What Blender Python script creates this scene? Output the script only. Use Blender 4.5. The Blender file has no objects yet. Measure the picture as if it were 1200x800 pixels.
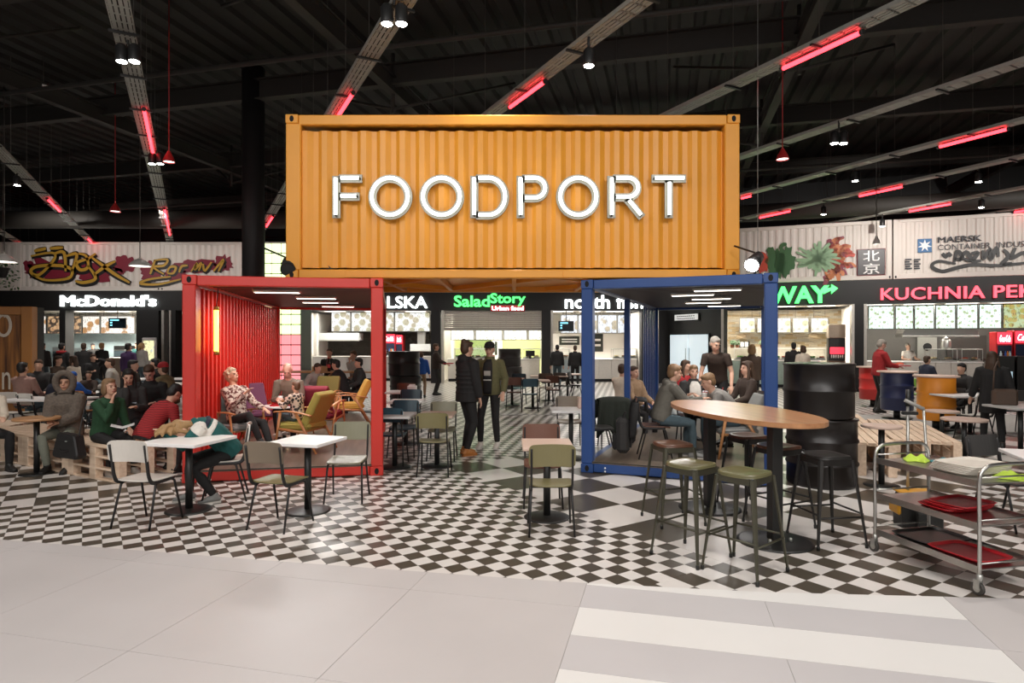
import bpy, math, random
from mathutils import Vector, Matrix, Quaternion
random.seed(7)
SC = bpy.context.scene
COL = SC.collection
PI = math.pi
R = math.radians
sin, cos = math.sin, math.cos

# ------------------------------------------------------------ camera, world, lights, exposure
EYE = 1.76
FPX = 730.0            # focal length in pixels of the 1200 x 800 frame
cd = bpy.data.cameras.new('camera')
cd.sensor_width = 36.0
cd.lens = 36.0 * FPX / 1200.0
cd.clip_end = 300
cam = bpy.data.objects.new('camera', cd)
cam.location = (0, 0, EYE)
cam.rotation_euler = (PI / 2, 0, 0)
COL.objects.link(cam)
SC.camera = cam

w = bpy.data.worlds.new('hall_ambience')
w.use_nodes = True
w.node_tree.nodes['Background'].inputs[0].default_value = (1.0, 0.96, 0.93, 1)
w.node_tree.nodes['Background'].inputs[1].default_value = 0.27
SC.world = w
SC.view_settings.view_transform = 'Standard'
SC.view_settings.look = 'None'
SC.view_settings.gamma = 1.0
SC.view_settings.use_curve_mapping = False
SC.view_settings.exposure = 0.15

def area(name, loc, size, power, color=(1, .965, .94), rot=(0, 0, 0), sy=None):
    l = bpy.data.lights.new(name, 'AREA')
    l.energy = power
    l.color = color
    l.size = size
    if sy:
        l.shape = 'RECTANGLE'
        l.size_y = sy
    o = bpy.data.objects.new(name, l)
    o.location = loc
    o.rotation_euler = rot
    COL.objects.link(o)
    return o

def spot(name, loc, target, power, angle=70, color=(1, .955, .90), blend=.6, r=.05):
    l = bpy.data.lights.new(name, 'SPOT')
    l.energy = power
    l.color = color
    l.spot_size = R(angle)
    l.spot_blend = blend
    l.shadow_soft_size = r
    o = bpy.data.objects.new(name, l)
    o.location = loc
    d = Vector(target) - Vector(loc)
    o.rotation_euler = d.to_track_quat('-Z', 'Y').to_euler()
    COL.objects.link(o)
    return o

# ceiling luminaires of the concourse the photographer stands in
area('concourse_light', (-4, -1.5, 6.4), 5, 300, rot=(R(12), 0, 0), sy=2.5)
area('concourse_light', (4, -1.5, 6.4), 5, 300, rot=(R(12), 0, 0), sy=2.5)
area('concourse_light', (0, -6.5, 6.4), 9, 420, rot=(R(35), 0, 0), sy=3)
# ceiling spots of the food hall (aimed down from the cable trays)
for (x, y, p) in [(-3.4, 4.6, 170), (-1.3, 4.4, 330), (1.6, 4.0, 230), (4.3, 5.0, 250), (-6.4, 7.2, 330), (-.2, 8.2, 260), (2.9, 6.2, 200),
                  (5.4, 8.8, 420), (8.5, 12.5, 520), (-9.5, 13, 560), (0.2, 13, 520), (.6, 19, 700), (-5.5, 19, 520),
                  (7.2, 17.5, 560), (-13, 19, 620), (12, 16, 520)]:
    spot('ceiling_spot_light', (x, y, 5.8), (x * .99, y + .35, 0), p, 88, blend=.9, r=.07)

# two unseen spots added to brighten the orange sign container
for x in (-3.2, 3.2): spot('added_sign_light', (x, 2.2, 6.0), (x * .45, 8.3, 3.7), 210, 62, blend=.9, r=.08)
# unseen spots washing the white containers, plus added ones brightening the mid-hall floor
for (x, y, tx, ty, tz, p, a) in [(-16, 20, -17, 26, 4.8, 620, 75), (-11.5, 20, -11.5, 26, 4.8, 620, 75), (11.5, 16.5, 12, 22, 4.8, 900, 80), (15.5, 14.5, 16.5, 20, 4.8, 900, 80),
                              (-2, 22, -1.5, 24, 0, 700, 100), (3, 22, 3, 24, 0, 700, 100), (-10, 18, -9.5, 20, 0, 500, 100), (8, 14.5, 8.5, 16, 0, 500, 100)]:
    spot('unseen_wash_light', (x, y, 5.9), (tx, ty, tz), p, a, blend=.9, r=.08)

# ------------------------------------------------------------ pixel -> place helpers
def G(px, py, z=0.0):
    Y = FPX * (EYE - z) / (py - 400.0)
    return ((px - 600) * Y / FPX, Y)
def atx(px, Y): return (px - 600) * Y / FPX
def atz(py, Y): return EYE - (py - 400) * Y / FPX

# ------------------------------------------------------------ materials
MATS = {}
def mat(name, col, rough=.5, metal=0., emit=0., ecol=None, noise=.12, scale=14., bump=0., spec=None, coat=0.):
    if name in MATS: return MATS[name]
    m = bpy.data.materials.new(name)
    m.use_nodes = True
    nt = m.node_tree
    b = nt.nodes['Principled BSDF']
    b.inputs['Base Color'].default_value = (*col, 1)
    b.inputs['Roughness'].default_value = rough
    b.inputs['Metallic'].default_value = metal
    if spec is not None: b.inputs['Specular IOR Level'].default_value = spec
    if coat: b.inputs['Coat Weight'].default_value = coat
    if emit:
        b.inputs['Emission Color'].default_value = (*(ecol or col), 1)
        b.inputs['Emission Strength'].default_value = emit
    elif noise:
        tc = nt.nodes.new('ShaderNodeTexCoord')
        n = nt.nodes.new('ShaderNodeTexNoise')
        n.inputs['Scale'].default_value = scale
        n.inputs['Detail'].default_value = 4
        nt.links.new(tc.outputs['Object'], n.inputs['Vector'])
        mx = nt.nodes.new('ShaderNodeMix')
        mx.data_type = 'RGBA'
        mx.inputs['A'].default_value = (*[c * (1 - noise) for c in col], 1)
        mx.inputs['B'].default_value = (*[min(1, c * (1 + noise)) for c in col], 1)
        nt.links.new(n.outputs['Fac'], mx.inputs['Factor'])
        nt.links.new(mx.outputs['Result'], b.inputs['Base Color'])
        if bump:
            bp = nt.nodes.new('ShaderNodeBump')
            bp.inputs['Strength'].default_value = bump
            bp.inputs['Distance'].default_value = .01
            nt.links.new(n.outputs['Fac'], bp.inputs['Height'])
            nt.links.new(bp.outputs['Normal'], b.inputs['Normal'])
    MATS[name] = m
    return m

def nodes(name, rough=.5):
    m = bpy.data.materials.new(name)
    m.use_nodes = True
    MATS[name] = m
    nt = m.node_tree
    b = nt.nodes['Principled BSDF']
    b.inputs['Roughness'].default_value = rough
    def N(t, **kw):
        n = nt.nodes.new('ShaderNode' + t)
        for k, v in kw.items(): setattr(n, k, v)
        return n
    def L(a, c): nt.links.new(a, c)
    return m, b, N, L

def wood(name, c1, c2, scale=3., axis=0, rough=.45):
    if name in MATS: return MATS[name]
    m, b, N, L = nodes(name, rough)
    tc = N('TexCoord'); mp = N('Mapping')
    sc = [scale * 6] * 3; sc[axis] = scale * .5
    mp.inputs['Scale'].default_value = sc
    n = N('TexNoise'); n.inputs['Scale'].default_value = 1.6; n.inputs['Detail'].default_value = 5
    r = N('ValToRGB')
    r.color_ramp.elements[0].color = (*c1, 1); r.color_ramp.elements[0].position = .3
    r.color_ramp.elements[1].color = (*c2, 1); r.color_ramp.elements[1].position = .7
    L(tc.outputs['Object'], mp.inputs['Vector']); L(mp.outputs['Vector'], n.inputs['Vector'])
    L(n.outputs['Fac'], r.inputs['Fac']); L(r.outputs['Color'], b.inputs['Base Color'])
    return m

def menu_mat(name, base, a, c, strength=1.6, scale=9., bias=.5, seed=0.):
    """back-lit printed board: blobs of food colours and rows of print on a pale ground"""
    if name in MATS: return MATS[name]
    m, b, N, L = nodes(name, .4)
    tc = N('TexCoord'); mp = N('Mapping')
    mp.inputs['Location'].default_value = (seed * 3.7, seed * 1.3, seed * 2.1)
    L(tc.outputs['Object'], mp.inputs['Vector'])
    v = N('TexVoronoi'); v.inputs['Scale'].default_value = scale * .8
    L(mp.outputs['Vector'], v.inputs['Vector'])
    n = N('TexNoise'); n.inputs['Scale'].default_value = scale; n.inputs['Detail'].default_value = 3
    L(mp.outputs['Vector'], n.inputs['Vector'])
    r1 = N('ValToRGB'); r1.color_ramp.interpolation = 'EASE'
    r1.color_ramp.elements[0].position = bias - .1; r1.color_ramp.elements[0].color = (1, 1, 1, 1)
    r1.color_ramp.elements[1].position = bias + .06; r1.color_ramp.elements[1].color = (0, 0, 0, 1)
    L(v.outputs['Distance'], r1.inputs['Fac'])
    mx = N('Mix', data_type='RGBA')
    mx.inputs['A'].default_value = (*a, 1); mx.inputs['B'].default_value = (*c, 1)
    L(n.outputs['Fac'], mx.inputs['Factor'])
    mx2 = N('Mix', data_type='RGBA')
    mx2.inputs['A'].default_value = (*base, 1)
    L(r1.outputs['Color'], mx2.inputs['Factor']); L(mx.outputs['Result'], mx2.inputs['B'])
    # rows of small print
    mp3 = N('Mapping'); mp3.inputs['Scale'].default_value = (28, 1, 11)
    L(mp.outputs['Vector'], mp3.inputs['Vector'])
    n3 = N('TexNoise'); n3.inputs['Scale'].default_value = 1.0; n3.inputs['Detail'].default_value = 1
    L(mp3.outputs['Vector'], n3.inputs['Vector'])
    r3 = N('ValToRGB'); r3.color_ramp.elements[0].position = .60; r3.color_ramp.elements[0].color = (1, 1, 1, 1)
    r3.color_ramp.elements[1].position = .66; r3.color_ramp.elements[1].color = (.42, .40, .36, 1)
    L(n3.outputs['Fac'], r3.inputs['Fac'])
    mu = N('Mix', data_type='RGBA', blend_type='MULTIPLY'); mu.inputs['Factor'].default_value = 1
    L(mx2.outputs['Result'], mu.inputs['A']); L(r3.outputs['Color'], mu.inputs['B'])
    mx2 = mu
    L(mx2.outputs['Result'], b.inputs['Emission Color'])
    b.inputs['Emission Strength'].default_value = strength
    b.inputs['Base Color'].default_value = (.05, .05, .05, 1)
    return m

def pattern_mat(name, c1, c2, kind, scale):
    """printed cloth: knit rows, dots or flowers"""
    if name in MATS: return MATS[name]
    m, b, N, L = nodes(name, .9)
    tc = N('TexCoord')
    if kind == 'knit':
        t = N('TexWave', wave_type='BANDS', bands_direction='Z'); t.inputs['Scale'].default_value = scale
        t.inputs['Distortion'].default_value = 2; t.inputs['Detail'].default_value = 1
        out = t.outputs['Fac']
    elif kind == 'dots':
        t = N('TexVoronoi'); t.inputs['Scale'].default_value = scale; out = t.outputs['Distance']
    else:
        t = N('TexNoise'); t.inputs['Scale'].default_value = scale; t.inputs['Detail'].default_value = 3; out = t.outputs['Fac']
    L(tc.outputs['Object'], t.inputs['Vector'])
    r = N('ValToRGB')
    r.color_ramp.elements[0].position = .42; r.color_ramp.elements[0].color = (*c1, 1)
    r.color_ramp.elements[1].position = .55; r.color_ramp.elements[1].color = (*c2, 1)
    L(out, r.inputs['Fac']); L(r.outputs['Color'], b.inputs['Base Color'])
    return m

# ------------------------------------------------------------ mesh builder
class MB:
    def __init__(s): s.v = []; s.f = []; s.sm = []; s.mi = []
    def add(s, vs, fs, smooth=False, m=0):
        o = len(s.v)
        s.v += [tuple(p) for p in vs]
        for f in fs:
            s.f.append([i + o for i in f]); s.sm.append(smooth); s.mi.append(m)
        return s
    def box(s, x0, y0, z0, x1, y1, z1, m=0):
        x0, x1 = min(x0, x1), max(x0, x1); y0, y1 = min(y0, y1), max(y0, y1); z0, z1 = min(z0, z1), max(z0, z1)
        return s.add([(x0, y0, z0), (x1, y0, z0), (x1, y1, z0), (x0, y1, z0), (x0, y0, z1), (x1, y0, z1), (x1, y1, z1), (x0, y1, z1)],
                     [(0, 3, 2, 1), (4, 5, 6, 7), (0, 1, 5, 4), (1, 2, 6, 5), (2, 3, 7, 6), (3, 0, 4, 7)], m=m)
    def cbox(s, x0, y0, z0, x1, y1, z1, b=.006, m=0):
        """box with chamfered edges"""
        x0, x1 = min(x0, x1), max(x0, x1); y0, y1 = min(y0, y1), max(y0, y1); z0, z1 = min(z0, z1), max(z0, z1)
        b = min(b, (x1 - x0) * .45, (y1 - y0) * .45, (z1 - z0) * .45)
        vs = []; ix = {}
        for i, x in enumerate((x0, x1)):
            for j, y in enumerate((y0, y1)):
                for k, z in enumerate((z0, z1)):
                    sx, sy, sz = (b if i == 0 else -b), (b if j == 0 else -b), (b if k == 0 else -b)
                    for a, p in enumerate(((x, y + sy, z + sz), (x + sx, y, z + sz), (x + sx, y + sy, z))):
                        ix[i, j, k, a] = len(vs); vs.append(p)
        fs = []
        for i in (0, 1):
            fs.append([ix[i, j, k, 0] for j, k in ((0, 0), (1, 0), (1, 1), (0, 1))][::(1 if i else -1)])
            fs.append([ix[j, i, k, 1] for j, k in ((0, 0), (0, 1), (1, 1), (1, 0))][::(1 if i else -1)])
            fs.append([ix[j, k, i, 2] for j, k in ((0, 0), (1, 0), (1, 1), (0, 1))][::(1 if i else -1)])
        for j in (0, 1):
            for k in (0, 1):
                q = (-1 if (j + k) % 2 else 1)
                fs.append([ix[0, j, k, 1], ix[0, j, k, 2], ix[1, j, k, 2], ix[1, j, k, 1]][::-q])
                fs.append([ix[j, 0, k, 2], ix[j, 0, k, 0], ix[j, 1, k, 0], ix[j, 1, k, 2]][::-q])
                fs.append([ix[j, k, 0, 0], ix[j, k, 0, 1], ix[j, k, 1, 1], ix[j, k, 1, 0]][::-q])
        for i in (0, 1):
            for j in (0, 1):
                for k in (0, 1):
                    fs.append([ix[i, j, k, a] for a in range(3)][::(1 if (i + j + k) % 2 else -1)])
        return s.add(vs, fs, m=m)
    def tube(s, pts, r, n=8, side=None, smooth=True, m=0, cap=True, closed=False):
        P = [Vector(p) for p in pts]
        k = len(P)
        rs = r if isinstance(r, (list, tuple)) else [r] * k
        up = Vector(side) if side is not None else None
        vs = []
        x = None
        for i, p in enumerate(P):
            if closed: t = P[(i + 1) % k] - P[i - 1]
            else: t = P[min(i + 1, k - 1)] - P[max(i - 1, 0)]
            if t.length < 1e-9: t = Vector((0, 0, 1))
            t.normalize()
            if up is not None: x = up - up.dot(t) * t
            elif x is None:
                a = Vector((0, 0, 1)) if abs(t.z) < .9 else Vector((1, 0, 0))
                x = a.cross(t)
            else: x = x - x.dot(t) * t
            if x.length < 1e-6: x = t.orthogonal()
            x = x.normalized()
            y = t.cross(x)
            rx, ry = rs[i] if isinstance(rs[i], (list, tuple)) else (rs[i], rs[i])
            for j in range(n):
                a = 2 * PI * (j + .5) / n
                vs.append(p + x * (cos(a) * rx) + y * (sin(a) * ry))
        fs = []
        for i in range(k if closed else k - 1):
            i2 = (i + 1) % k
            for j in range(n):
                fs.append((i * n + j, i * n + (j + 1) % n, i2 * n + (j + 1) % n, i2 * n + j))
        s.add(vs, fs, smooth and n > 4, m)
        if cap and not closed:
            o = len(s.v) - len(vs)
            s.f.append([o + j for j in reversed(range(n))]); s.sm.append(False); s.mi.append(m)
            s.f.append([o + (k - 1) * n + j for j in range(n)]); s.sm.append(False); s.mi.append(m)
        return s
    def lathe(s, prof, n=20, c=(0, 0, 0), m=0, smooth=True, closed=True):
        vs = []; fs = []
        for (r, z) in prof:
            for j in range(n):
                a = 2 * PI * j / n
                vs.append((c[0] + r * cos(a), c[1] + r * sin(a), c[2] + z))
        for i in range(len(prof) - 1):
            for j in range(n):
                fs.append((i * n + j, i * n + (j + 1) % n, (i + 1) * n + (j + 1) % n, (i + 1) * n + j))
        s.add(vs, fs, smooth, m)
        if closed:
            o = len(s.v) - len(vs)
            if prof[0][0] > 1e-5:
                s.f.append([o + j for j in reversed(range(n))]); s.sm.append(False); s.mi.append(m)
            if prof[-1][0] > 1e-5:
                s.f.append([o + (len(prof) - 1) * n + j for j in range(n)]); s.sm.append(False); s.mi.append(m)
        return s
    def ell(s, c, r, rot=None, nu=12, nv=8, m=0):
        c = Vector(c)
        vs = []; fs = []
        def T(p):
            q = Vector(p)
            return c + (rot @ q if rot is not None else q)
        vs.append(T((0, 0, -r[2])))
        for i in range(1, nv):
            b = -PI / 2 + PI * i / nv
            for j in range(nu):
                a = 2 * PI * j / nu
                vs.append(T((r[0] * cos(b) * cos(a), r[1] * cos(b) * sin(a), r[2] * sin(b))))
        vs.append(T((0, 0, r[2])))
        for j in range(nu):
            fs.append((0, 1 + (j + 1) % nu, 1 + j))
            e = len(vs) - 1; q = 1 + (nv - 2) * nu
            fs.append((e, q + j, q + (j + 1) % nu))
        for i in range(nv - 2):
            for j in range(nu):
                a = 1 + i * nu
                fs.append((a + j, a + (j + 1) % nu, a + nu + (j + 1) % nu, a + nu + j))
        return s.add(vs, fs, True, m)
    def prism(s, poly, z0, z1, m=0, plane='xy', smooth=False):
        """poly in 2D, extruded; plane xy (along z), xz (along y)"""
        n = len(poly)
        if plane == 'xy': vs = [(a, b, z0) for a, b in poly] + [(a, b, z1) for a, b in poly]
        else: vs = [(a, z0, b) for a, b in poly] + [(a, z1, b) for a, b in poly]
        fs = [tuple(range(n))[::-1], tuple(range(n, 2 * n))] + [(i, (i + 1) % n, n + (i + 1) % n, n + i) for i in range(n)]
        return s.add(vs, fs, smooth, m)
    def board(s, w, h, t, bend=0., n=8, org=(0, 0, 0), tilt=0., corner=.04, m=0):
        """upright curved board, bent in plan (ends come forward to -y), rounded corners; base at org"""
        out = []
        pts = []
        def edge(u): # u in -1..1 -> half-height inset for rounded corners
            d = (1 - abs(u)) * w / 2
            return corner - math.sqrt(max(0, corner ** 2 - max(0, corner - d) ** 2)) if d < corner else 0
        us = [-1, -.985, -.95, -.88] + [-.8 + 1.6 * i / n for i in range(n + 1)] + [.88, .95, .985, 1]
        M = Matrix.Rotation(tilt, 4, 'X')
        vs = []
        for u in us:
            e = edge(u)
            y = -bend * u * u
            for (yy, z) in ((y, e), (y + t, e), (y + t, h - e), (y, h - e)):
                p = M @ Vector((u * w / 2, yy, z))
                vs.append((p.x + org[0], p.y + org[1], p.z + org[2]))
        fs = []
        k = len(us)
        for i in range(k - 1):
            a = i * 4; b = a + 4
            for q in range(4): fs.append((a + q, b + q, b + (q + 1) % 4, a + (q + 1) % 4))
        fs.append((3, 2, 1, 0)); fs.append(tuple((k - 1) * 4 + q for q in range(4)))
        return s.add([v for v in vs], [f[::-1] for f in fs], False, m)
    def ribbon(s, pts, wd, n=(0, -1, 0), t=.004, m=0):
        """flat painted stroke of a given width lying in a plane with normal n"""
        P = [Vector(p) for p in pts]; N = Vector(n)
        vs = []; k = len(P)
        ws = wd if isinstance(wd, (list, tuple)) else [wd] * k
        for i, p in enumerate(P):
            d = P[min(i + 1, k - 1)] - P[max(i - 1, 0)]
            x = d.cross(N).normalized() if d.length > 1e-9 else Vector((0, 0, 1))
            vs += [p - x * ws[i] / 2, p + x * ws[i] / 2]
        return s.add(vs, [(2 * i, 2 * i + 1, 2 * i + 3, 2 * i + 2) for i in range(k - 1)], False, m)
    def build(s, name, mats, parent=None, kind=None):
        me = bpy.data.meshes.new(name)
        me.from_pydata(s.v, [], s.f)
        me.polygons.foreach_set('use_smooth', s.sm)
        if not isinstance(mats, (list, tuple)): mats = [mats]
        for q in mats: me.materials.append(q)
        if len(mats) > 1: me.polygons.foreach_set('material_index', s.mi)
        me.update()
        return link(name, me, parent, kind)

def link(name, data, parent=None, kind=None):
    o = bpy.data.objects.new(name, data)
    COL.objects.link(o)
    if parent is not None: o.parent = parent
    if kind: o['kind'] = kind
    return o

def thing(name, label, cat, loc=(0, 0, 0), rot=0., group=None):
    o = bpy.data.objects.new(name, None)
    o.empty_display_size = .1
    COL.objects.link(o)
    o.location = loc if len(loc) == 3 else (*loc, 0)
    o.rotation_euler = (0, 0, rot)
    o['label'] = label; o['category'] = cat
    if group: o['group'] = group
    return o
def tag(o, label, cat, group=None):
    o['label'] = label; o['category'] = cat
    if group: o['group'] = group
    return o
KIDS = {}
def dup(root, loc, rot=0., label=None, group=None, swap=None):
    """copy of a thing with its parts and sub-parts; swap maps material names"""
    def cp(o, parent):
        c = o.copy()
        if swap and c.type == 'MESH' and any(q.name in swap for q in c.data.materials if q):
            c.data = o.data.copy()
            for i, q in enumerate(c.data.materials):
                if q.name in swap: c.data.materials[i] = MATS[swap[q.name]]
        COL.objects.link(c)
        if parent is not None: c.parent = parent
        for k in o.children: cp(k, c)
        return c
    c = cp(root, None)
    c.location = loc if len(loc) == 3 else (*loc, 0)
    c.rotation_euler = (0, 0, rot)
    if label: c['label'] = label
    if group: c['group'] = group
    return c

def text_mesh(body, size, extrude=.02, offset=0., shear=0., space=1., align='LEFT'):
    cu = bpy.data.curves.new('lettering', 'FONT')
    cu.body = body; cu.size = size; cu.extrude = extrude; cu.bevel_depth = offset; cu.bevel_resolution = 1; cu.shear = shear
    cu.space_character = space; cu.resolution_u = 3; cu.align_x = align
    o = bpy.data.objects.new('lettering', cu)
    COL.objects.link(o)
    me = bpy.data.meshes.new_from_object(o)
    bpy.data.objects.remove(o)
    M = Matrix.Rotation(PI / 2, 4, 'X')   # stands upright, faces -y
    me.transform(M)
    return me

def text_fit(body, x0, z0, x1, z1, mats, parent, name='letter', y=0., extrude=.02, offset=0., shear=0., split=True, space=1.):
    """lettering scaled into the rectangle x0..x1, z0..z1, split into one part per letter"""
    me = text_mesh(body, 1., extrude, offset, shear, space)
    if not me.vertices: return []
    xs = [v.co.x for v in me.vertices]; zs = [v.co.z for v in me.vertices]
    ax, bx, az, bz = min(xs), max(xs), min(zs), max(zs)
    sx, sz = (x1 - x0) / (bx - ax), (z1 - z0) / (bz - az)
    me.transform(Matrix.Translation((x0 - ax * sx, y, z0 - az * sz)) @ Matrix.Diagonal((sx, 1, sz, 1)))
    vs = [tuple(v.co) for v in me.vertices]; fs = [tuple(p.vertices) for p in me.polygons]
    bpy.data.meshes.remove(me)
    if not split: return [MB().add(vs, fs).build(name, mats, parent)]
    # islands
    par = list(range(len(vs)))
    def fd(a):
        while par[a] != a:
            par[a] = par[par[a]]; a = par[a]
        return a
    for f in fs:
        for i in f[1:]: par[fd(i)] = fd(f[0])
    groups = {}
    for f in fs: groups.setdefault(fd(f[0]), []).append(f)
    items = []
    for g in groups.values():
        px = [vs[i][0] for f in g for i in f]
        items.append([min(px), max(px), g])
    items.sort(key=lambda q: q[0])
    merged = []
    for it in items:
        if merged and it[0] < merged[-1][1] - .35 * min(it[1] - it[0], merged[-1][1] - merged[-1][0]):
            merged[-1][1] = max(merged[-1][1], it[1]); merged[-1][2] = merged[-1][2] + it[2]
        else: merged.append(it)
    out = []
    for a, b, g in merged:
        ids = sorted({i for f in g for i in f}); mp = {i: k for k, i in enumerate(ids)}
        out.append(MB().add([vs[i] for i in ids], [[mp[i] for i in f] for f in g]).build(name, mats, parent))
    return out

def smooth_line(pts, n=6):
    """Catmull-Rom through points of any dimension"""
    P = [tuple(p) for p in pts]
    P = [P[0]] + P + [P[-1]]
    out = []
    for i in range(1, len(P) - 2):
        p0, p1, p2, p3 = P[i - 1], P[i], P[i + 1], P[i + 2]
        for k in range(n):
            t = k / n
            out.append(tuple(.5 * (2 * b + (c - a) * t + (2 * a - 5 * b + 4 * c - d) * t * t + (3 * b - a - 3 * c + d) * t ** 3) for a, b, c, d in zip(p0, p1, p2, p3)))
    out.append(P[-2])
    return out

# palette (linear values)
BLK = mat('black_paint', (.009, .008, .008), .6)
CEIL = mat('ceiling_black', (.013, .011, .009), .75, scale=2)
BEAM = mat('beam_black', (.026, .022, .018), .7)
STEEL = mat('galvanised_steel', (.50, .50, .47), .38, .8, scale=30)
CHROME = mat('brushed_stainless', (.52, .51, .48), .3, 1., scale=40)
BLKMET = mat('black_powder_coat', (.014, .014, .013), .42)
WHITE = mat('white_laminate', (.86, .84, .82), .35, noise=.03)
WALLW = mat('white_wall', (.80, .77, .72), .6, noise=.04, scale=3)
GLOWW = mat('white_glow', (1, 1, 1), emit=7, ecol=(1, .97, .92))

# ============================================================ FLOOR
GA, GB, GX, GY = 0.48072, 0.32873, 1.17819, 6.73773     # chequer grid: one 58 cm tile along u, and the grid's origin
def gw(u, v): return (GX + GA * u - GB * v, GY + GB * u + GA * v)
TILE_B = mat('black_floor_tile', (.072, .059, .043), .30, noise=.25, scale=5)
TILE_W = mat('white_floor_tile', (.66, .62, .585), .28, noise=.05, scale=4)
GROUT = mat('floor_grout', (.30, .28, .26), .8)
FARY = 15.0
def chequer_far():
    m, b, N, L = nodes('distant_chequer', .28)
    tc = N('TexCoord'); mp = N('Mapping', vector_type='TEXTURE')
    mp.inputs['Location'].default_value = (GX, GY, 0)
    mp.inputs['Rotation'].default_value = (0, 0, math.atan2(GB, GA))
    s = math.hypot(GA, GB) / 4
    mp.inputs['Scale'].default_value = (s, s, 1)
    c = N('TexChecker'); c.inputs['Scale'].default_value = 1
    c.inputs['Color1'].default_value = (.072, .059, .043, 1); c.inputs['Color2'].default_value = (.66, .62, .585, 1)
    ad = N('VectorMath', operation='ADD'); ad.inputs[1].default_value = (0, 0, .5)
    L(tc.outputs['Object'], mp.inputs['Vector']); L(mp.outputs['Vector'], ad.inputs[0]); L(ad.outputs['Vector'], c.inputs['Vector'])
    L(c.outputs['Color'], b.inputs['Base Color'])
    return m
fl = MB()
fl.add([(-30, 2, -.004), (30, 2, -.004), (30, FARY, -.004), (-30, FARY, -.004)], [(0, 1, 2, 3)], m=0)
fl.add([(-45, FARY, 0), (45, FARY, 0), (45, 45, 0), (-45, 45, 0)], [(0, 1, 2, 3)], m=1)
FLOOR = fl.build('floor', [GROUT, chequer_far()], kind='structure')
FLOOR['label'] = 'black and white chequered tile floor of the food hall'

CE1 = (cos(R(13.85)), -sin(R(13.85))); CE2 = (sin(R(13.85)), cos(R(13.85)))
def cw(p, q): return (p * CE1[0] + q * CE2[0], p * CE1[1] + q * CE2[1])
BND = [(-14, 4.05), (-5.73, 4.28), (-3.2, 4.38), (-1.11, 4.49), (-.54, 4.53), (.7, 4.67), (2.38, 4.97), (5, 5.6), (9, 6.8)]
def qb(p):
    for (a, b), (c, d) in zip(BND, BND[1:]):
        if p <= c: return b + (d - b) * (p - a) / (c - a)
    return BND[-1][1]
def behind_edge(x, y):
    p = x * CE1[0] + y * CE1[1]; q = x * CE2[0] + y * CE2[1]
    return q > qb(p) - .25

zones = [(-16, -1, -3, 6.25, 4), (-1, 16, -3, 5, 1), (-24, -6.5, 6.25, 22, 2), (-6.5, -1, 6.25, 22, 4), (-1, 24, 5, 22, 4), (-8, 26, -16, -3, 3)]
tiles = []
for (u0, u1, v0, v1, n) in zones:
    s = 1.0 / n
    nu = int(round((u1 - u0) * n)); nv = int(round((v1 - v0) * n))
    off = (1 if u0 == -1 and v0 == -3 else 0)
    for i in range(nu):
        for j in range(nv):
            u = u0 + i * s; v = v0 + j * s
            cx, cy = gw(u + s / 2, v + s / 2)
            if cy > FARY - .1 or cy < 3.6 or abs(cx) > .9 * cy + .8 or not behind_edge(cx, cy): continue
            px = 600 + FPX * cx / cy; py = 400 + FPX * EYE / cy
            a = (s * .58) ** 2 * FPX * FPX * EYE / cy ** 3
            seen = 0 <= px <= 1200 and py <= 720
            hid = (205 < px < 441 and 480 < py < 556) or (684 < px < 905 and 470 < py < 553)
            tiles.append((-(a if seen and not hid else 0), u, v, s, (i + j + off) % 2))
tiles.sort()
def tile_geo(mb, u, v, s, m=0):
    g = .0035
    c = [gw(u + g, v + g), gw(u + s - g, v + g), gw(u + s - g, v + s - g), gw(u + g, v + s - g)]
    d = [gw(u, v), gw(u + s, v), gw(u + s, v + s), gw(u, v + s)]
    mb.add([(x, y, 0) for x, y in c] + [(x, y, -.004) for x, y in d],
           [(0, 1, 2, 3), (4, 5, 1, 0), (5, 6, 2, 1), (6, 7, 3, 2), (7, 4, 0, 3)], m=m)
TM = {}
for k, (a, u, v, s, par) in enumerate(tiles[:300]):
    if (s, par) not in TM:
        mb = MB(); tile_geo(mb, 0, 0, s)
        o = gw(0, 0)
        mb.v = [(x - o[0], y - o[1], z) for x, y, z in mb.v]
        me = bpy.data.meshes.new('tile'); me.from_pydata(mb.v, [], mb.f)
        me.materials.append((TILE_B, TILE_W)[par]); TM[s, par] = me
    t = link('tile', TM[s, par], FLOOR)
    x, y = gw(u, v); t.location = (x, y, 0)
mb = MB()
for (a, u, v, s, par) in tiles[300:]: tile_geo(mb, u, v, s, par)
mb.build('tile_field', [TILE_B, TILE_W], FLOOR, kind='stuff')

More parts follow.
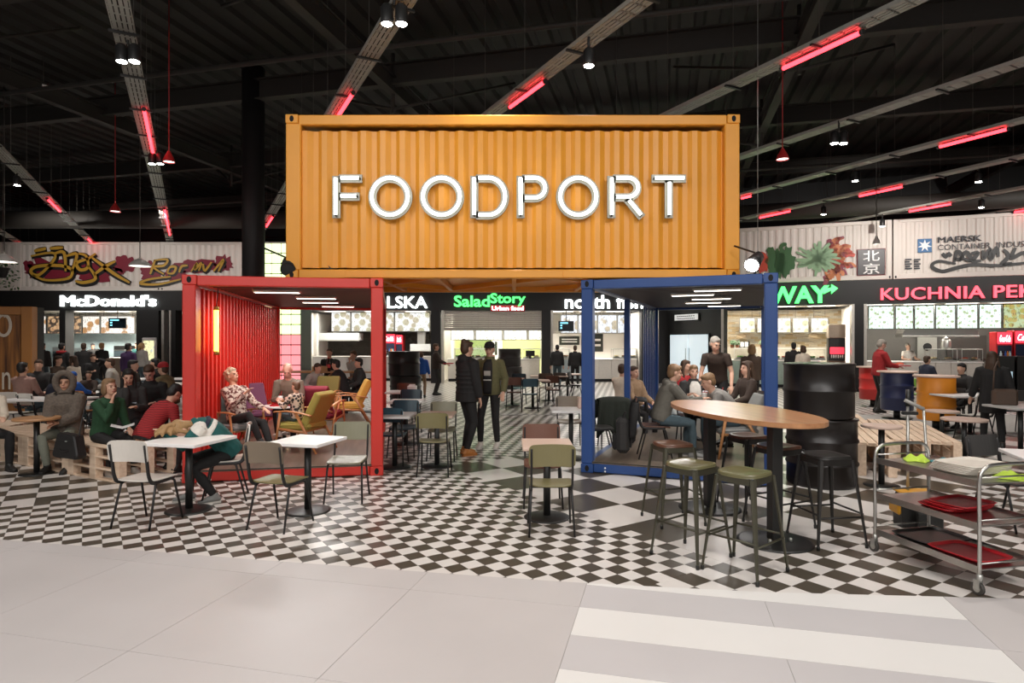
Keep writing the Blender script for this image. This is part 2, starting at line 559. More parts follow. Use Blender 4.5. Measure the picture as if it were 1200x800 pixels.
# concourse of large porcelain slabs with a striped crossing
SL_G = mat('grey_porcelain', (.505, .472, .462), .42, noise=.07, scale=1.6)
SL_W = mat('white_porcelain', (.72, .70, .675), .38, noise=.03, scale=2)
SL_D = mat('stripe_grey_porcelain', (.52, .495, .495), .40, noise=.06, scale=1.6)
cb = MB()
poly = [cw(p, qb(p) - .0) for p, _ in BND]
far_pts = [(x, y, .001) for x, y in poly]
near = [cw(9, -14), cw(-14, -14)]
cb.add(far_pts + [(x, y, .001) for x, y in near], [tuple(range(len(far_pts) + 2))[::-1]])
CONC = cb.build('floor', GROUT, kind='structure')
CONC['label'] = 'pale grey porcelain slab floor of the concourse in front of the chequered floor'
def slab(p0, p1, q0, q1, m, name='slab'):
    """slab between p0..p1, q0..q1, its far edge cut along the chequer's edge"""
    g = .0015
    p0 += g; p1 -= g; q0 += g; q1 -= g
    top = []
    k = 6
    for i in range(k + 1):
        p = p1 + (p0 - p1) * i / k
        top.append((p, min(q1, qb(p) - .001)))
    if min(q for _, q in top) <= q0 + .01 and max(q for _, q in top) <= q0 + .01: return
    top = [(p, max(q, q0 + .001)) for p, q in top]
    if q1 < min(qb(p0), qb(p1)) - .01: top = [top[0], top[-1]]
    pts = [(p0, q0), (p1, q0)] + top
    n = len(pts)
    mb = MB()
    mb.add([(*cw(*p), .004) for p in pts] + [(*cw(*p), .001) for p in pts],
           [tuple(range(n))] + [(i + n, (i + 1) % n + n, (i + 1) % n, i) for i in range(n)])
    mb.build(name, m, CONC)
W_ = 1.203
ps = [-.555 - W_ * k for k in range(9, -1, -1)]
for a, b in zip(ps, ps[1:]):
    for q0 in (-.69, .51, 1.71, 2.91, 4.11):
        slab(a, b, q0, q0 + 1.2, SL_G)
for k in range(3):
    for q0 in (-.69, .51, 1.71, 2.91, 4.11, 5.31):
        slab(1.855 + k * W_, 1.855 + (k + 1) * W_, q0, q0 + 1.2, SL_G)
for (q0, q1, m, nm) in [(4.5, 6, SL_W, 'white_stripe'), (4.11, 4.5, SL_D, 'grey_stripe'), (3.71, 4.11, SL_W, 'white_stripe'), (3.31, 3.71, SL_D, 'grey_stripe'),
                    (2.91, 3.31, SL_W, 'white_stripe'), (2.51, 2.91, SL_D, 'grey_stripe'), (2.11, 2.51, SL_W, 'white_stripe'), (1.71, 2.11, SL_D, 'grey_stripe')]:
    if m is SL_W: slab(-.555, 1.855, q0, q1, m, nm)
    else:
        slab(-.555, .65, q0, q1, m, nm); slab(.65, 1.855, q0, q1, m, nm)
mb = MB()
mb.add([(*cw(-14, -14), .003), (*cw(9, -14), .003), (*cw(9, -.69), .003), (*cw(-14, -.69), .003)], [(0, 1, 2, 3)])
mb.build('slab_field', SL_G, CONC, kind='stuff')

# ============================================================ CEILING: deck, beams, bracing, cable trays
mb = MB()
prof = []
x = -34.0
while x < 42:
    prof += [(x, 0), (x + .26, 0), (x + .32, .09), (x + .46, .09), (x + .52, 0)]
    x += .52
A = [(*cw(p, -4), 8.6 + z) for p, z in prof]; B = [(*cw(p, 42), 8.6 + z) for p, z in prof]
k = len(A)
mb.add(A + B, [(i, i + 1, i + 1 + k, i + k) for i in range(k - 1)])
mb.build('ceiling', CEIL, kind='structure')['label'] = 'black corrugated steel roof deck'
def beam(p0, q0, p1, q1, z, wd=.18, h=.4, nm='trim_1'):
    a = Vector((*cw(p0, q0), z)); b = Vector((*cw(p1, q1), z))
    d = (b - a).normalized(); n = Vector((-d.y, d.x, 0))
    mb = MB()
    for (o, hw, z0, z1) in ((0, wd / 2, -h / 2, -h / 2 + .03), (0, wd / 2, h / 2 - .03, h / 2), (0, .012, -h / 2 + .03, h / 2 - .03)):
        c = [a - n * hw, b - n * hw, b + n * hw, a + n * hw]
        mb.add([(q.x, q.y, z + z0) for q in c] + [(q.x, q.y, z + z1) for q in c], [(0, 3, 2, 1), (4, 5, 6, 7), (0, 1, 5, 4), (1, 2, 6, 5), (2, 3, 7, 6), (3, 0, 4, 7)])
    return mb.build(nm, BEAM, kind='structure')
for q in (8.5, 13.5, 18.5, 24, 30): beam(-26, q, 30, q, 8.0, .22, .5)
for p in (-14.5, -6.2, 2.6, 11, 19): beam(p, 2, p, 36, 7.75, .2, .4)
for (p, q) in [(-14.5, 8.5), (-6.2, 8.5), (2.6, 8.5), (11, 8.5), (-14.5, 18.5), (-6.2, 18.5), (11, 18.5), (19, 18.5), (2.6, 18.5), (-6.2, 13.5), (2.6, 13.5), (11, 13.5)]:
    for (dp, dq) in ((2.4, 2.2), (-2.4, 2.2)):
        a = (*cw(p + dp, q + dq), 8.45); b = (*cw(p, q), 7.2)
        MB().tube([a, b], .035, 6).build('trim_2', BEAM, kind='structure')
    MB().tube([(*cw(p, q), 8.5), (*cw(p, q), 7.1)], .045, 6).build('trim_2', BEAM, kind='structure')
# fire pipes under the roof
for q, z in ((11, 7.4), (21, 7.2), (27, 6.9)):
    MB().tube([(*cw(-24, q), z), (*cw(28, q), z)], .05, 8).build('trim_3', BEAM, kind='structure')
# round column beside the orange container
mb = MB().lathe([(.27, 0), (.27, 8.6)], 24, c=(atx(297, 15.6), 15.6, 0))
mb.build('trim_4', BLK, kind='structure')['label'] = 'black round building column'

# cable trays run in parallel, 27 degrees off the view
TD = Vector((-.457, .889, 0)); TN = Vector((.889, .457, 0)); TZ = 6.0
TRAYM = mat('tray_galvanised', (.44, .45, .41), .45, .4, scale=20)
SPOTB = mat('spot_housing', (.02, .02, .02), .4)
LENS = mat('spot_lens_glow', (1, .97, .9), emit=60, ecol=(1, .95, .86))
RED = mat('red_tube_glow', (1, .05, .09), emit=7, ecol=(1, .03, .042))
RODM = mat('hanger_rod', (.10, .09, .08), .5, .5)
def tray_point(px, py): # point of the tray plane seen at a pixel
    Y = FPX * (TZ - EYE) / (400 - py)
    return Vector(((px - 600) * Y / FPX, Y, TZ))
def make_tray(px, py, s0, s1, label, wd=.26):
    o = tray_point(px, py)
    t = thing('cable_tray', label, 'cable tray', o, math.atan2(TD.y, TD.x), 'parallel cable trays under the roof')
    for s in (-1, 1):
        MB().box(s0, s * wd / 2 - .006, 0, s1, s * wd / 2 + .006, .06).build('side_rail', TRAYM, t)
    mb = MB(); x = s0
    for y in (-.35, -.12, .12, .35): mb.box(s0, y * wd - .022, .0, s1, y * wd + .022, .006)
    x = s0
    while x < s1:
        mb.box(x, -wd / 2, .0, x + .03, wd / 2, .008); x += .22
    mb.build('perforated_base', TRAYM, t, kind='stuff')
    x = math.ceil(s0 / 1.6) * 1.6
    while x < s1:
        MB().tube([(x, 0, .06), (x, 0, 2.55)], .006, 4).build('hanger', RODM, t)
        MB().box(x - .02, -wd / 2 - .05, -.03, x + .02, wd / 2 + .05, 0).build('crossbar', BLKMET, t)
        x += 1.6
    return t, o
def on_tray(o, px): # distance along the tray where it crosses an image column
    k = (px - 600) / FPX
    # (o.x + s TD.x) = k (o.y + s TD.y)
    return (k * o.y - o.x) / (TD.x - k * TD.y)
def red_tube(o, px0, px1, label):
    a, b = sorted((on_tray(o, px0), on_tray(o, px1)))
    p = o + TD * a + Vector((0, 0, -.05)) + TN * .06
    t = thing('tube_light', label, 'tube light', p, math.atan2(TD.y, TD.x), 'red tube lights along the cable trays')
    L = b - a
    MB().tube([(.04, 0, 0), (L - .04, 0, 0)], .032, 8).build('tube', RED, t)
    for x in (0, L - .04): MB().tube([(x, 0, 0), (x + .05, 0, 0)], .038, 8).build('end_cap', SPOTB, t)
    MB().box(.1, -.03, .034, L - .1, .03, .05).build('housing', SPOTB, t)
def ceiling_spot(loc, label, tilt=(0, 0), twin=False):
    t = thing('ceiling_spotlight', label, 'spotlight', loc, 0, 'black ceiling spotlights')
    for dx in ((-.09, .09) if twin else (0,)):
        h = MB().lathe([(.055, .0), (.075, .0), (.08, .03), (.08, .2), (.05, .24)], 14, c=(dx, 0, 0)).build('housing', SPOTB, t)
        MB().lathe([(.0, -.006), (.066, -.006), (.066, .004), (.0, .004)], 14, c=(dx, 0, 0), closed=False).build('lens', LENS, h)
    MB().tube([(0, 0, .24), (0, 0, .44)], .02, 6).build('stem', SPOTB, t)
    return t
trays = {}
trays['leftmost'] = make_tray(0, 272, -4, 12, 'cable tray at the far left edge, above the black graffiti lettering')
trays['left'] = make_tray(60, 238, -12, 12, 'cable tray on the left running down to the black graffiti lettering')
trays['column'] = make_tray(165, 128, -9, 20, 'cable tray left of the black column, with a red tube half way')
trays['red'] = make_tray(405, 112, -6, 16, 'cable tray passing behind the left half of the orange container')
trays['middle'] = make_tray(615, 106, -7, 14, 'broad cable tray ending in red tubes behind the middle of the orange container')
trays['right'] = make_tray(960, 54, -9, 8, 'cable tray crossing the top right with one long red tube')
trays['right2'] = make_tray(1000, 141, -11, 9, 'cable tray below the long red tube at upper right, without tubes')
trays['right3'] = make_tray(1140, 158, -8, 14, 'cable tray right of the orange container with a red tube near the right edge')
trays['right4'] = make_tray(1030, 222, -10, 14, 'lower cable tray at right with a red tube over the chinese character sign')
trays['right5'] = make_tray(1090, 241, -10, 12, 'lowest cable tray at right above the shipping company lettering')
tn = lambda s, n: '%s red tube light on the %s' % (n, s)
red_tube(trays['leftmost'][1], 18, 31, tn('cable tray at the far left edge', 'short'))
red_tube(trays['left'][1], 52, 68, tn('left cable tray', 'nearest'))
red_tube(trays['left'][1], 100, 110, tn('left cable tray', 'middle'))
red_tube(trays['left'][1], 115, 121, tn('left cable tray', 'farthest'))
red_tube(trays['column'][1], 164, 176, tn('cable tray left of the black column', 'nearest'))
red_tube(trays['column'][1], 190, 197, tn('cable tray left of the black column', 'middle'))
red_tube(trays['red'][1], 388, 410, tn('tray behind the left half of the orange container', 'steep'))
red_tube(trays['red'][1], 310, 318, tn('tray behind the left end of the orange container', 'short far'))
red_tube(trays['middle'][1], 593, 636, tn('broad tray behind the middle of the orange container', 'bright'))
red_tube(trays['right'][1], 912, 1009, tn('top right cable tray', 'longest'))
red_tube(trays['right3'][1], 1097, 1182, tn('tray right of the orange container', 'long'))
red_tube(trays['right3'][1], 866, 881, tn('tray right of the orange container', 'short'))
red_tube(trays['right4'][1], 1004, 1059, tn('lower right cable tray', 'middle'))
red_tube(trays['right4'][1], 888, 927, tn('lower right cable tray', 'left-hand'))
red_tube(trays['right5'][1], 1063, 1116, tn('lowest right cable tray', 'right-hand'))
red_tube(trays['right5'][1], 944, 982, tn('lowest right cable tray', 'left-hand'))
t2 = make_tray(1110, 259, -9, 10, 'farthest cable tray at right close above the white container wall')
red_tube(t2[1], 1067, 1115, tn('farthest right cable tray', 'right-hand'))
red_tube(t2[1], 970, 1012, tn('farthest right cable tray', 'left-hand'))
red_tube(t2[1], 1186, 1215, tn('farthest right cable tray', 'cut-off'))
for (px, py, z, lb, tw) in [(150, 72, 5.7, 'twin spotlight on the tray left of the black column, near the top', True), (183, 192, 5.7, 'twin spotlight on the tray left of the black column, lower down', True),
        (462, 28, 5.7, 'bright twin spotlight at the top, left of the picture centre', True), (690, 77, 5.6, 'single bright spotlight above the orange container', False),
        (983, 168, 5.6, 'twin spotlight right of the orange container', True), (1002, 212, 5.7, 'small spotlight right of the orange container', False),
        (1147, 213, 5.7, 'small spotlight at right under the long red tube', False), (1150, 243, 5.7, 'lowest small spotlight near the right edge', False),
        (20, 217, 5.7, 'small spotlight near the left edge', False), (965, 251, 5.7, 'small spotlight over the vegetable painting', False),
        (35, 305, 5.3, 'tiny spotlight before the black graffiti lettering', False), (115, 303, 5.3, 'tiny spotlight between the graffiti words', False), (1034, 265, 5.6, 'tiny spotlight over the chinese character sign', False),
        (1146, 268, 5.6, 'tiny spotlight over the shipping company lettering', False), (212, 309, 5.2, 'tiny spotlight above the red container corner', False)]:
    Y = FPX * (z - EYE) / (400 - py)
    ceiling_spot(((px - 600) * Y / FPX, Y, z), lb, twin=tw)

# red and white pendant lamps
PRED = mat('red_enamel', (.45, .03, .03), .3); PWH = mat('lamp_white_glow', (1, .95, .88), emit=3)
CORD = mat('red_cord', (.35, .02, .02), .6)
def pendant(px, py, Y, r, label, red=True, group='red pendant lamps on red cords'):
    x, z = atx(px, Y), atz(py, Y)
    t = thing('pendant_lamp', label, 'pendant lamp', (x, Y, z), 0, group)
    MB().lathe([(r, 0), (r * 1.02, .03), (r * .8, .1), (r * .4, .18), (.03, .22)], 18, closed=False).build('lamp_shade', PRED if red else mat('white_enamel', (.7, .68, .64), .3), t)
    MB().lathe([(0, .02), (r * .93, .02), (r * .93, .035), (0, .035)], 18, closed=False).build('diffuser', PWH, t)
    MB().tube([(0, 0, .2), (0, 0, 8.6 - z)], .012, 5).build('cord', CORD if red else RODM, t)
    return t
pendant(198, 190, 12.5, .11 * 1.0, 'red pendant lamp on a red cord right of the slanted tray with spotlights')
pendant(135, 248, 16.5, .13, 'small red pendant lamp hanging over the graffiti wall')
pendant(917, 187, 12.5, .12, 'red pendant lamp hanging right of the orange container')
pendant(5, 307, 16, .27, 'white pendant lamp at the left edge', False, 'white dome pendant lamps')
pendant(164, 312, 17, .27, 'white pendant lamp between the two graffiti words', False, 'white dome pendant lamps')
pendant(1027, 286, 17, .0001 + .09, 'small white pendant lamp in front of the chinese character sign', False, 'white dome pendant lamps')
t = thing('smoke_detector', 'small white smoke detector at upper left', 'smoke detector', (atx(51, 15), 15, atz(104, 15)))
MB().lathe([(.0, 0), (.08, .01), (.1, .04), (.1, .08)], 14).build('cover', WHITE, t)
MB().tube([(0, 0, .08), (0, 0, 8.6 - atz(104, 15))], .008, 5).build('stem', RODM, t)
# thin steel cable right of the orange container
tag(MB().tube([(atx(888, 9.6), 9.6, 2.6), (atx(888, 9.6), 9.6, 8.6)], .006, 5).build('steel_cable', STEEL), 'thin vertical steel cable right of the orange container', 'cable')
# flat red-lit duct above the graffiti
for (x0, x1, y, z, r, nm) in [(-24, -7, 23, 6.25, .32, 'a'), (7, 25, 22.5, 6.3, .3, 'b')]:
    MB().tube([(x0, y, z), (x1, y - (0 if x0 < 0 else 5.5), z)], r, 12).build('trim_5', BEAM, kind='structure')

# ============================================================ SHIPPING CONTAINERS
def paint(name, c, r=.42): return mat(name, c, r, noise=.10, scale=2.2, bump=.05)
ORANGE = paint('orange_container_paint', (.80, .335, .030))
REDP = paint('red_container_paint', (.64, .040, .028), .4)
BLUEP = paint('blue_container_paint', (.018, .062, .22), .38)
FLOORW = wood('dark_container_floor', (.10, .075, .055), (.20, .155, .115), 1.2, 1, .35)
HOLE = mat('casting_hole', (.004, .004, .004), .8)
def corrug(L, H, depth=.036, pitch=.278, t=.004):
    """corrugated wall in the x-z plane, outer face towards -y, from 0..L"""
    pr = []; x = 0
    while x < L - .01:
        for dx, y in ((0, 0), (.072, 0), (.14, depth), (.21, depth)):
            if x + dx < L: pr.append((x + dx, y))
        x += pitch
    pr.append((L, pr[-1][1]))
    mb = MB(); k = len(pr)
    vs = [(x, y, 0) for x, y in pr] + [(x, y, H) for x, y in pr]
    vs += [(x, y + t, 0) for x, y in pr] + [(x, y + t, H) for x, y in pr]
    mb.add(vs, [(i, i + 1, i + 1 + k, i + k) for i in range(k - 1)] + [(i + 2 * k, i + 3 * k, i + 1 + 3 * k, i + 1 + 2 * k) for i in range(k - 1)])
    return mb
def casting(t, x, y, z, m, s=.17, h=.12, d=.16):
    c = MB().cbox(x, y, z, x + s, y + d, z + h, .008).build('corner_casting', m, t)
    hz = z + h / 2
    b = MB()
    b.prism([(x + s / 2 + .028 * cos(a), hz + .042 * sin(a)) for a in [2 * PI * i / 12 for i in range(12)]], y - .003, y + .01, plane='xz')
    b.build('lifting_hole', HOLE, c)
def place_panel(mb, name, m, t, loc, rz):
    o = mb.build(name, m, t); o.location = loc; o.rotation_euler = (0, 0, rz); return o

def container_frame(t, m, W, D, H, post=.155, rail=.13, floor=.15, backposts=True):
    for y in (0, D - post):
        for x in (0, W - post):
            MB().cbox(x, y, .12, x + post, y + post, H - .12, .012).build('corner_post', m, t)
    for y in (.004, D - .124):
        MB().cbox(.17, y, H - rail, W - .17, y + .12, H - .006, .01).build('top_rail', m, t)
        MB().cbox(.17, y, .012, W - .17, y + .12, floor - .02, .01).build('bottom_rail', m, t)
    for x in (.006, W - .126):
        MB().cbox(x, .16, H - .10, x + .12, D - .16, H - .004, .01).build('side_rail', m, t)
        MB().cbox(x, .16, .012, x + .12, D - .16, floor - .02, .01).build('side_sill', m, t)
    for x in (-.004, W - .166):
        for y in (-.004, D - .156):
            for z in (0, H - .12): casting(t, x, y, z, m)

STRIP = mat('ceiling_strip_glow', (1, .95, .85), emit=5, ecol=(1, .92, .80))
DARKROOF = mat('container_ceiling', (.045, .036, .030), .45)
def walk_in(name, label, m, loc, rot, walls, lamps):
    W, D, H = 2.44, 6.06, 2.59
    t = thing(name, label, 'shipping container', loc, rot)
    container_frame(t, m, W, D, H)
    MB().box(.13, .005, .13, W - .13, D - .005, .15).build('floor_deck', FLOORW, t)
    MB().box(.02, .004, .142, W - .02, .012, .152).build('floor_edge', BLKMET, t)
    place_panel(corrug(D - .3, W - .26, .03, .2), 'roof_panel', DARKROOF, t, (.13, .15, 0), 0).matrix_local = \
        Matrix.Translation((W - .13, .15, H - .05)) @ Matrix(((0, 0, -1, 0), (1, 0, 0, 0), (0, -1, 0, 0), (0, 0, 0, 1)))
    for (side, y0, y1) in walls:
        mb = corrug(y1 - y0, H - .29, .036, .20)
        if side == 'L': place_panel(mb, 'corrugated_wall', m, t, (.075, y1, .16), -PI / 2)
        elif side == 'R': place_panel(mb, 'corrugated_wall', m, t, (W - .075, y0, .16), PI / 2)
    for (x, y) in lamps:
        l = MB().cbox(x - .32, y - .07, H - .135, x + .32, y + .07, H - .10, .01).build('strip_lamp', mat('lamp_body', (.6, .58, .54), .4), t)
        MB().box(x - .30, y - .055, H - .139, x + .30, y + .055, H - .136).build('diffuser', STRIP, l)
    return t
RA = R(11.0); RO = (-4.173, 7.71)
RY = F_ = None
RO = (-4.09, 7.72)
red = walk_in('red_container', 'open red shipping container used as a lounge, under the left end of the orange one', REDP, (*RO, 0), RA,
              [('L', .155, 5.9), ('R', .155, 5.9)], [(.95, 1.0), (1.35, 2.2), (1.3, 3.3), (1.5, 4.6)])
def rc(x, y, z=.15): return (RO[0] + x * cos(RA) - y * sin(RA), RO[1] + x * sin(RA) + y * cos(RA), z)
BA = R(-21.5); BO = (.93, 8.39)
blue = walk_in('blue_container', 'open blue shipping container with diners inside, under the orange one', BLUEP, (*BO, 0), BA,
               [('L', 4.3, 5.9)], [(1.7, .8), (1.3, 1.6), (1.5, 2.6), (1.3, 3.6), (1.6, 4.8)])
MB().cbox(.03, 2.75, .15, .13, 2.85, 2.49, .01).build('intermediate_post', BLUEP, blue)
def bc(x, y, z=.15): return (BO[0] + x * cos(BA) - y * sin(BA), BO[1] + x * sin(BA) + y * cos(BA), z)
# white door stickers and small bolts on the front sills
for t, m in ((red, REDP), (blue, BLUEP)):
    for z in (.035, .08):
        MB().lathe([(.012, 0), (.012, .01)], 8).build('bolt', WHITE, t).matrix_local = Matrix.Translation((.33, 0, z)) @ Matrix.Rotation(PI / 2, 4, 'X')
# lamps inside the two open containers
for (x, y) in ((.95, 1.0), (1.35, 2.6), (1.5, 4.6)):
    p = rc(x, y, 2.44); area('red_container_lamp', p, .6, 26, rot=(0, 0, RA), sy=.12)
for (x, y) in ((1.7, .8), (1.4, 2.4), (1.5, 4.4)):
    p = bc(x, y, 2.44); area('blue_container_lamp', p, .6, 20, rot=(0, 0, BA), sy=.12)
# yellow tube lamp on the red left wall
YEL = mat('yellow_tube_glow', (1, .80, .12), emit=7, ecol=(1, .72, .06))
p = rc(.24, .62, 1.62)
t = thing('tube_lamp', 'vertical yellow tube lamp hanging at the red corrugated wall', 'tube lamp', p, RA)
MB().tube([(0, 0, 0), (0, 0, .56)], .03, 10).build('tube', YEL, t)
for z in (-.04, .56): MB().tube([(0, 0, z), (0, 0, z + .05)], .036, 10).build('end_cap', mat('brass_cap', (.35, .25, .05), .4, .6), t)
MB().tube([(0, 0, .61), (.02, 0, .84)], .006, 5).build('cable', BLKMET, t)

# ---- the orange container across the top, with the neon lettering
OW, OD, OH = 6.06, 2.44, 2.20
OX, OY, OZ = -3.02, 8.31, 2.592
orange = thing('orange_container', 'orange shipping container with neon lettering, lying across the red and blue ones', 'shipping container', (OX, OY, OZ), 0)
container_frame(orange, ORANGE, OW, OD, OH, post=.2, rail=.14)
place_panel(corrug(OW - .40, OH - .36, .036, .262), 'corrugated_wall', ORANGE, orange, (.2, .06, .16), 0)
place_panel(corrug(OW - .40, OH - .36, .036, .262), 'corrugated_wall', ORANGE, orange, (OW - .2, OD - .06, .16), PI)
for x, rz, y in ((.06, -PI / 2, OD - .2), (OW - .06, PI / 2, .2)):
    place_panel(corrug(OD - .4, OH - .36), 'end_wall', ORANGE, orange, (x, y, .16), rz)
MB().box(.1, .1, OH - .06, OW - .1, OD - .1, OH - .03).build('roof_panel', ORANGE, orange)
MB().box(.1, .1, .10, OW - .1, OD - .1, .12).build('underside', ORANGE, orange)
for a, b in (((.2, .2), (2.0, 2.2)), ((2.0, 2.2), (3.6, .2)), ((3.6, .2), (5.6, 2.2)), ((2.0, .2), (.2, 2.2)), ((5.6, .2), (3.6, 2.2))):
    MB().tube([(*a, .055), (*b, .055)], [(.05, .035)] * 2, 4, side=(0, 0, 1)).build('floor_brace', ORANGE, orange)
for x in (1.2, 2.0, 3.05, 4.1, 4.9):
    MB().box(x - .03, .13, .02, x + .03, OD - .13, .09).build('cross_member', ORANGE, orange)
# overlap plates along the bottom rail
MB().cbox(.8, -.01, .02, 3.7, .004, .115, .004).build('rail_plate', ORANGE, orange)
MB().cbox(3.7, -.014, .02, 5.35, .004, .12, .004).build('rail_plate', ORANGE, orange)

TRAYC = mat('letter_channel', (.24, .235, .20), .4, .4)
NEON = mat('neon_white_glow', (1, 1, .96), emit=1.7, ecol=(.97, 1, .93))
NGLASS = mat('neon_tube_dim', (.8, .82, .76), .3, emit=.55, ecol=(.9, .95, .85))
sign = thing('neon_sign', 'large white neon lettering reading FOODPORT on the orange container', 'neon sign', (0, OY - .02, 0), 0)
def ltr(strokes, name='letter'):
    """strokes: pixel polylines on the container's front plane"""
    L_ = link(name, None, sign) if False else None
    first = None
    for st in strokes:
        pts = [(atx(x, OY), 0, atz(y, OY)) for x, y in st]
        ch = MB()
        P = [Vector(p) for p in pts]
        d0 = (P[1] - P[0]).normalized() * .035; d1 = (P[-1] - P[-2]).normalized() * .035
        loop = (P[0] - P[-1]).length < .01
        if not loop: P = [P[0] - d0] + P[1:-1] + [P[-1] + d1]
        ch.tube(P if not loop else P[:-1], [(.024, .076)] * (len(P) - (1 if loop else 0)), 4, side=(0, 1, 0), closed=loop)
        # shallow channel with lips
        o = ch.build('channel', TRAYC, first or sign)
        if first is None: o.name = 'letter'; first = o
        o.location = (0, .0, 0) if o is first else (0, 0, 0)
        k = len(pts)
        q = [(x, -.055, z) for x, y, z in pts]
        MB().tube(q[:-1] if loop else q, .025, 10, closed=loop).build('neon_tube', NEON, first)
        if not loop:
            for e in (q[0], q[-1]):
                MB().tube([(e[0], -.0, e[2]), (e[0], -.06, e[2])], .016, 6).build('tube_support', HOLE, first)
def arc(cx, cy, rx, ry, a0, a1, n=14): return [(cx + rx * cos(R(a0 + (a1 - a0) * i / n)), cy - ry * sin(R(a0 + (a1 - a0) * i / n))) for i in range(n + 1)]
T_, B_ = 210, 253
ltr([[(395, T_), (395, B_)], [(401, T_), (422, T_)], [(401, 231), (419, 231)]])
ltr([arc(458, 231.5, 21, 21.5, 90, 450, 28)])
ltr([arc(518, 231.5, 21.5, 21.5, 90, 450, 28)])
ltr([[(556, T_), (556, B_)], [(561, T_), (572, T_)] + arc(573, 231.5, 19, 21.5, 90, -90, 14) + [(572, B_), (561, B_)]])
ltr([[(610, T_), (610, B_)], [(615, T_), (627, T_)] + arc(627, 221.5, 11.5, 11.5, 90, -90, 12) + [(615, 233)]])
ltr([arc(677, 231.5, 21, 21.5, 90, 450, 28)])
ltr([[(716, T_), (716, B_)], [(721, T_), (735, T_)] + arc(735, 221, 11.5, 11, 90, -90, 12) + [(721, 232)], [(736, 236), (750, 253)]])
ltr([[(766, T_), (800, T_)], [(783, 215), (783, B_)]])

# ---- floodlights standing on the red and blue containers
def flood(loc, rz, label, lit):
    t = thing('floodlight', label, 'floodlight', loc, rz)
    MB().box(-.09, -.09, 0, .09, .09, .02).build('base', BLKMET, t)
    MB().tube([(0, 0, .02), (0, 0, .12)], .018, 6).build('stem', BLKMET, t)
    h = MB().tube([(0, .14, .26), (0, 0, .19), (0, -.12, .12)], [.07, .085, .10], 12).build('housing', SPOTB, t)
    MB().tube([(0, -.121, .119), (0, -.124, .117)], .085, 12).build('lens', LENS if lit else mat('dark_lens', (.05, .05, .05), .15), h)
    MB().tube([(-.3, .1, .42), (-.02, .06, .3), (.0, .03, .24)], .012, 6).build('arm', BLKMET, t)
    return t
flood(rc(1.18, .45, 2.595), R(20), 'black floodlight on top of the red container, left one', False)
flood(rc(1.75, .5, 2.595), R(-25), 'black floodlight on top of the red container by the orange corner', False)
flood(bc(2.18, .35, 2.595), R(-40), 'shining floodlight on top of the blue container', True)

# ---- timber-faced container at the left edge
WOODB = wood('stained_timber', (.05, .014, .004), (.42, .17, .035), 1.1, 2, .5)
OCHRE = paint('ochre_frame', (.36, .15, .035))
LX1 = 37; LYD = 15.0
t = thing('wooden_booth', 'dark stained timber booth with an ochre frame and white painted letters at the left edge', 'booth', (atx(LX1, LYD), LYD, 0), R(8))
Wb, Hb = 3.6, atz(359, LYD)
MB().cbox(-.24, 0, .0, 0, .24, Hb, .015).build('corner_post', OCHRE, t)
MB().cbox(-Wb, 0, .0, -Wb + .24, .24, Hb, .015).build('corner_post', OCHRE, t)
MB().cbox(-Wb + .24, .01, Hb - .2, -.24, .22, Hb - .004, .01).build('top_rail', OCHRE, t)
MB().box(-Wb, .24, 0, 0, .5, Hb - .01).build('body', BLK, t)
x = -Wb + .24; i = 0
while x < -.25:
    x2 = min(x + .28, -.24)
    MB().cbox(x + .003, .06 + .01 * (i % 2), .02, x2 - .003, .14, Hb - .2, .006).build('plank', WOODB, t)
    x = x2; i += 1
CREAM = mat('cream_paint', (.62, .55, .45), .6)
zc = 1.76
def bx(px): return (px - 37) * LYD / FPX
def bz(py): return atz(py, LYD)
L_ = []
MB().ribbon([(bx(6 + 0) + .15 * cos(a), .045, bz(381) + .25 * sin(a)) for a in [2 * PI * i / 20 for i in range(21)]], .07).build('painted_letter', CREAM, t)
MB().ribbon([(bx(7), .045, bz(366)), (bx(7), .045, bz(372))], .03).build('painted_letter', CREAM, t)
text_fit('in', bx(-1), bz(456), bx(13), bz(428), CREAM, t, 'painted_letter', y=.052, extrude=.004)

# ---- lit glass-block tower seen behind the red container and beside the column
GREENG = mat('pale_green_glass_glow', (.9, 1, .6), emit=1.35, ecol=(.86, 1, .55))
PINKG = mat('pink_glass_glow', (1, .4, .4), emit=1.0, ecol=(1, .33, .36))
GRIDM = mat('glass_frame', (.03, .035, .03), .5)
TY = 17.0
t = thing('glass_block_tower', 'lit glass block tower, pale green above pink, behind the red container', 'light tower', (atx(283, TY), TY, 0))
tw = atx(352, TY) - atx(283, TY)
th = 4.45
MB().box(.02, .06, 0, tw - .02, 1.0, th).build('body', GRIDM, t)
n = 6; cwid = tw / n; rows = 16; chh = th / rows
for i in range(n):
    for j in range(rows):
        MB().cbox(i * cwid + .014, 0, j * chh + .014, (i + 1) * cwid - .014, .06, (j + 1) * chh - .014, .01).build('glass_block', PINKG if (j + 1) * chh < 2.1 else GREENG, t)

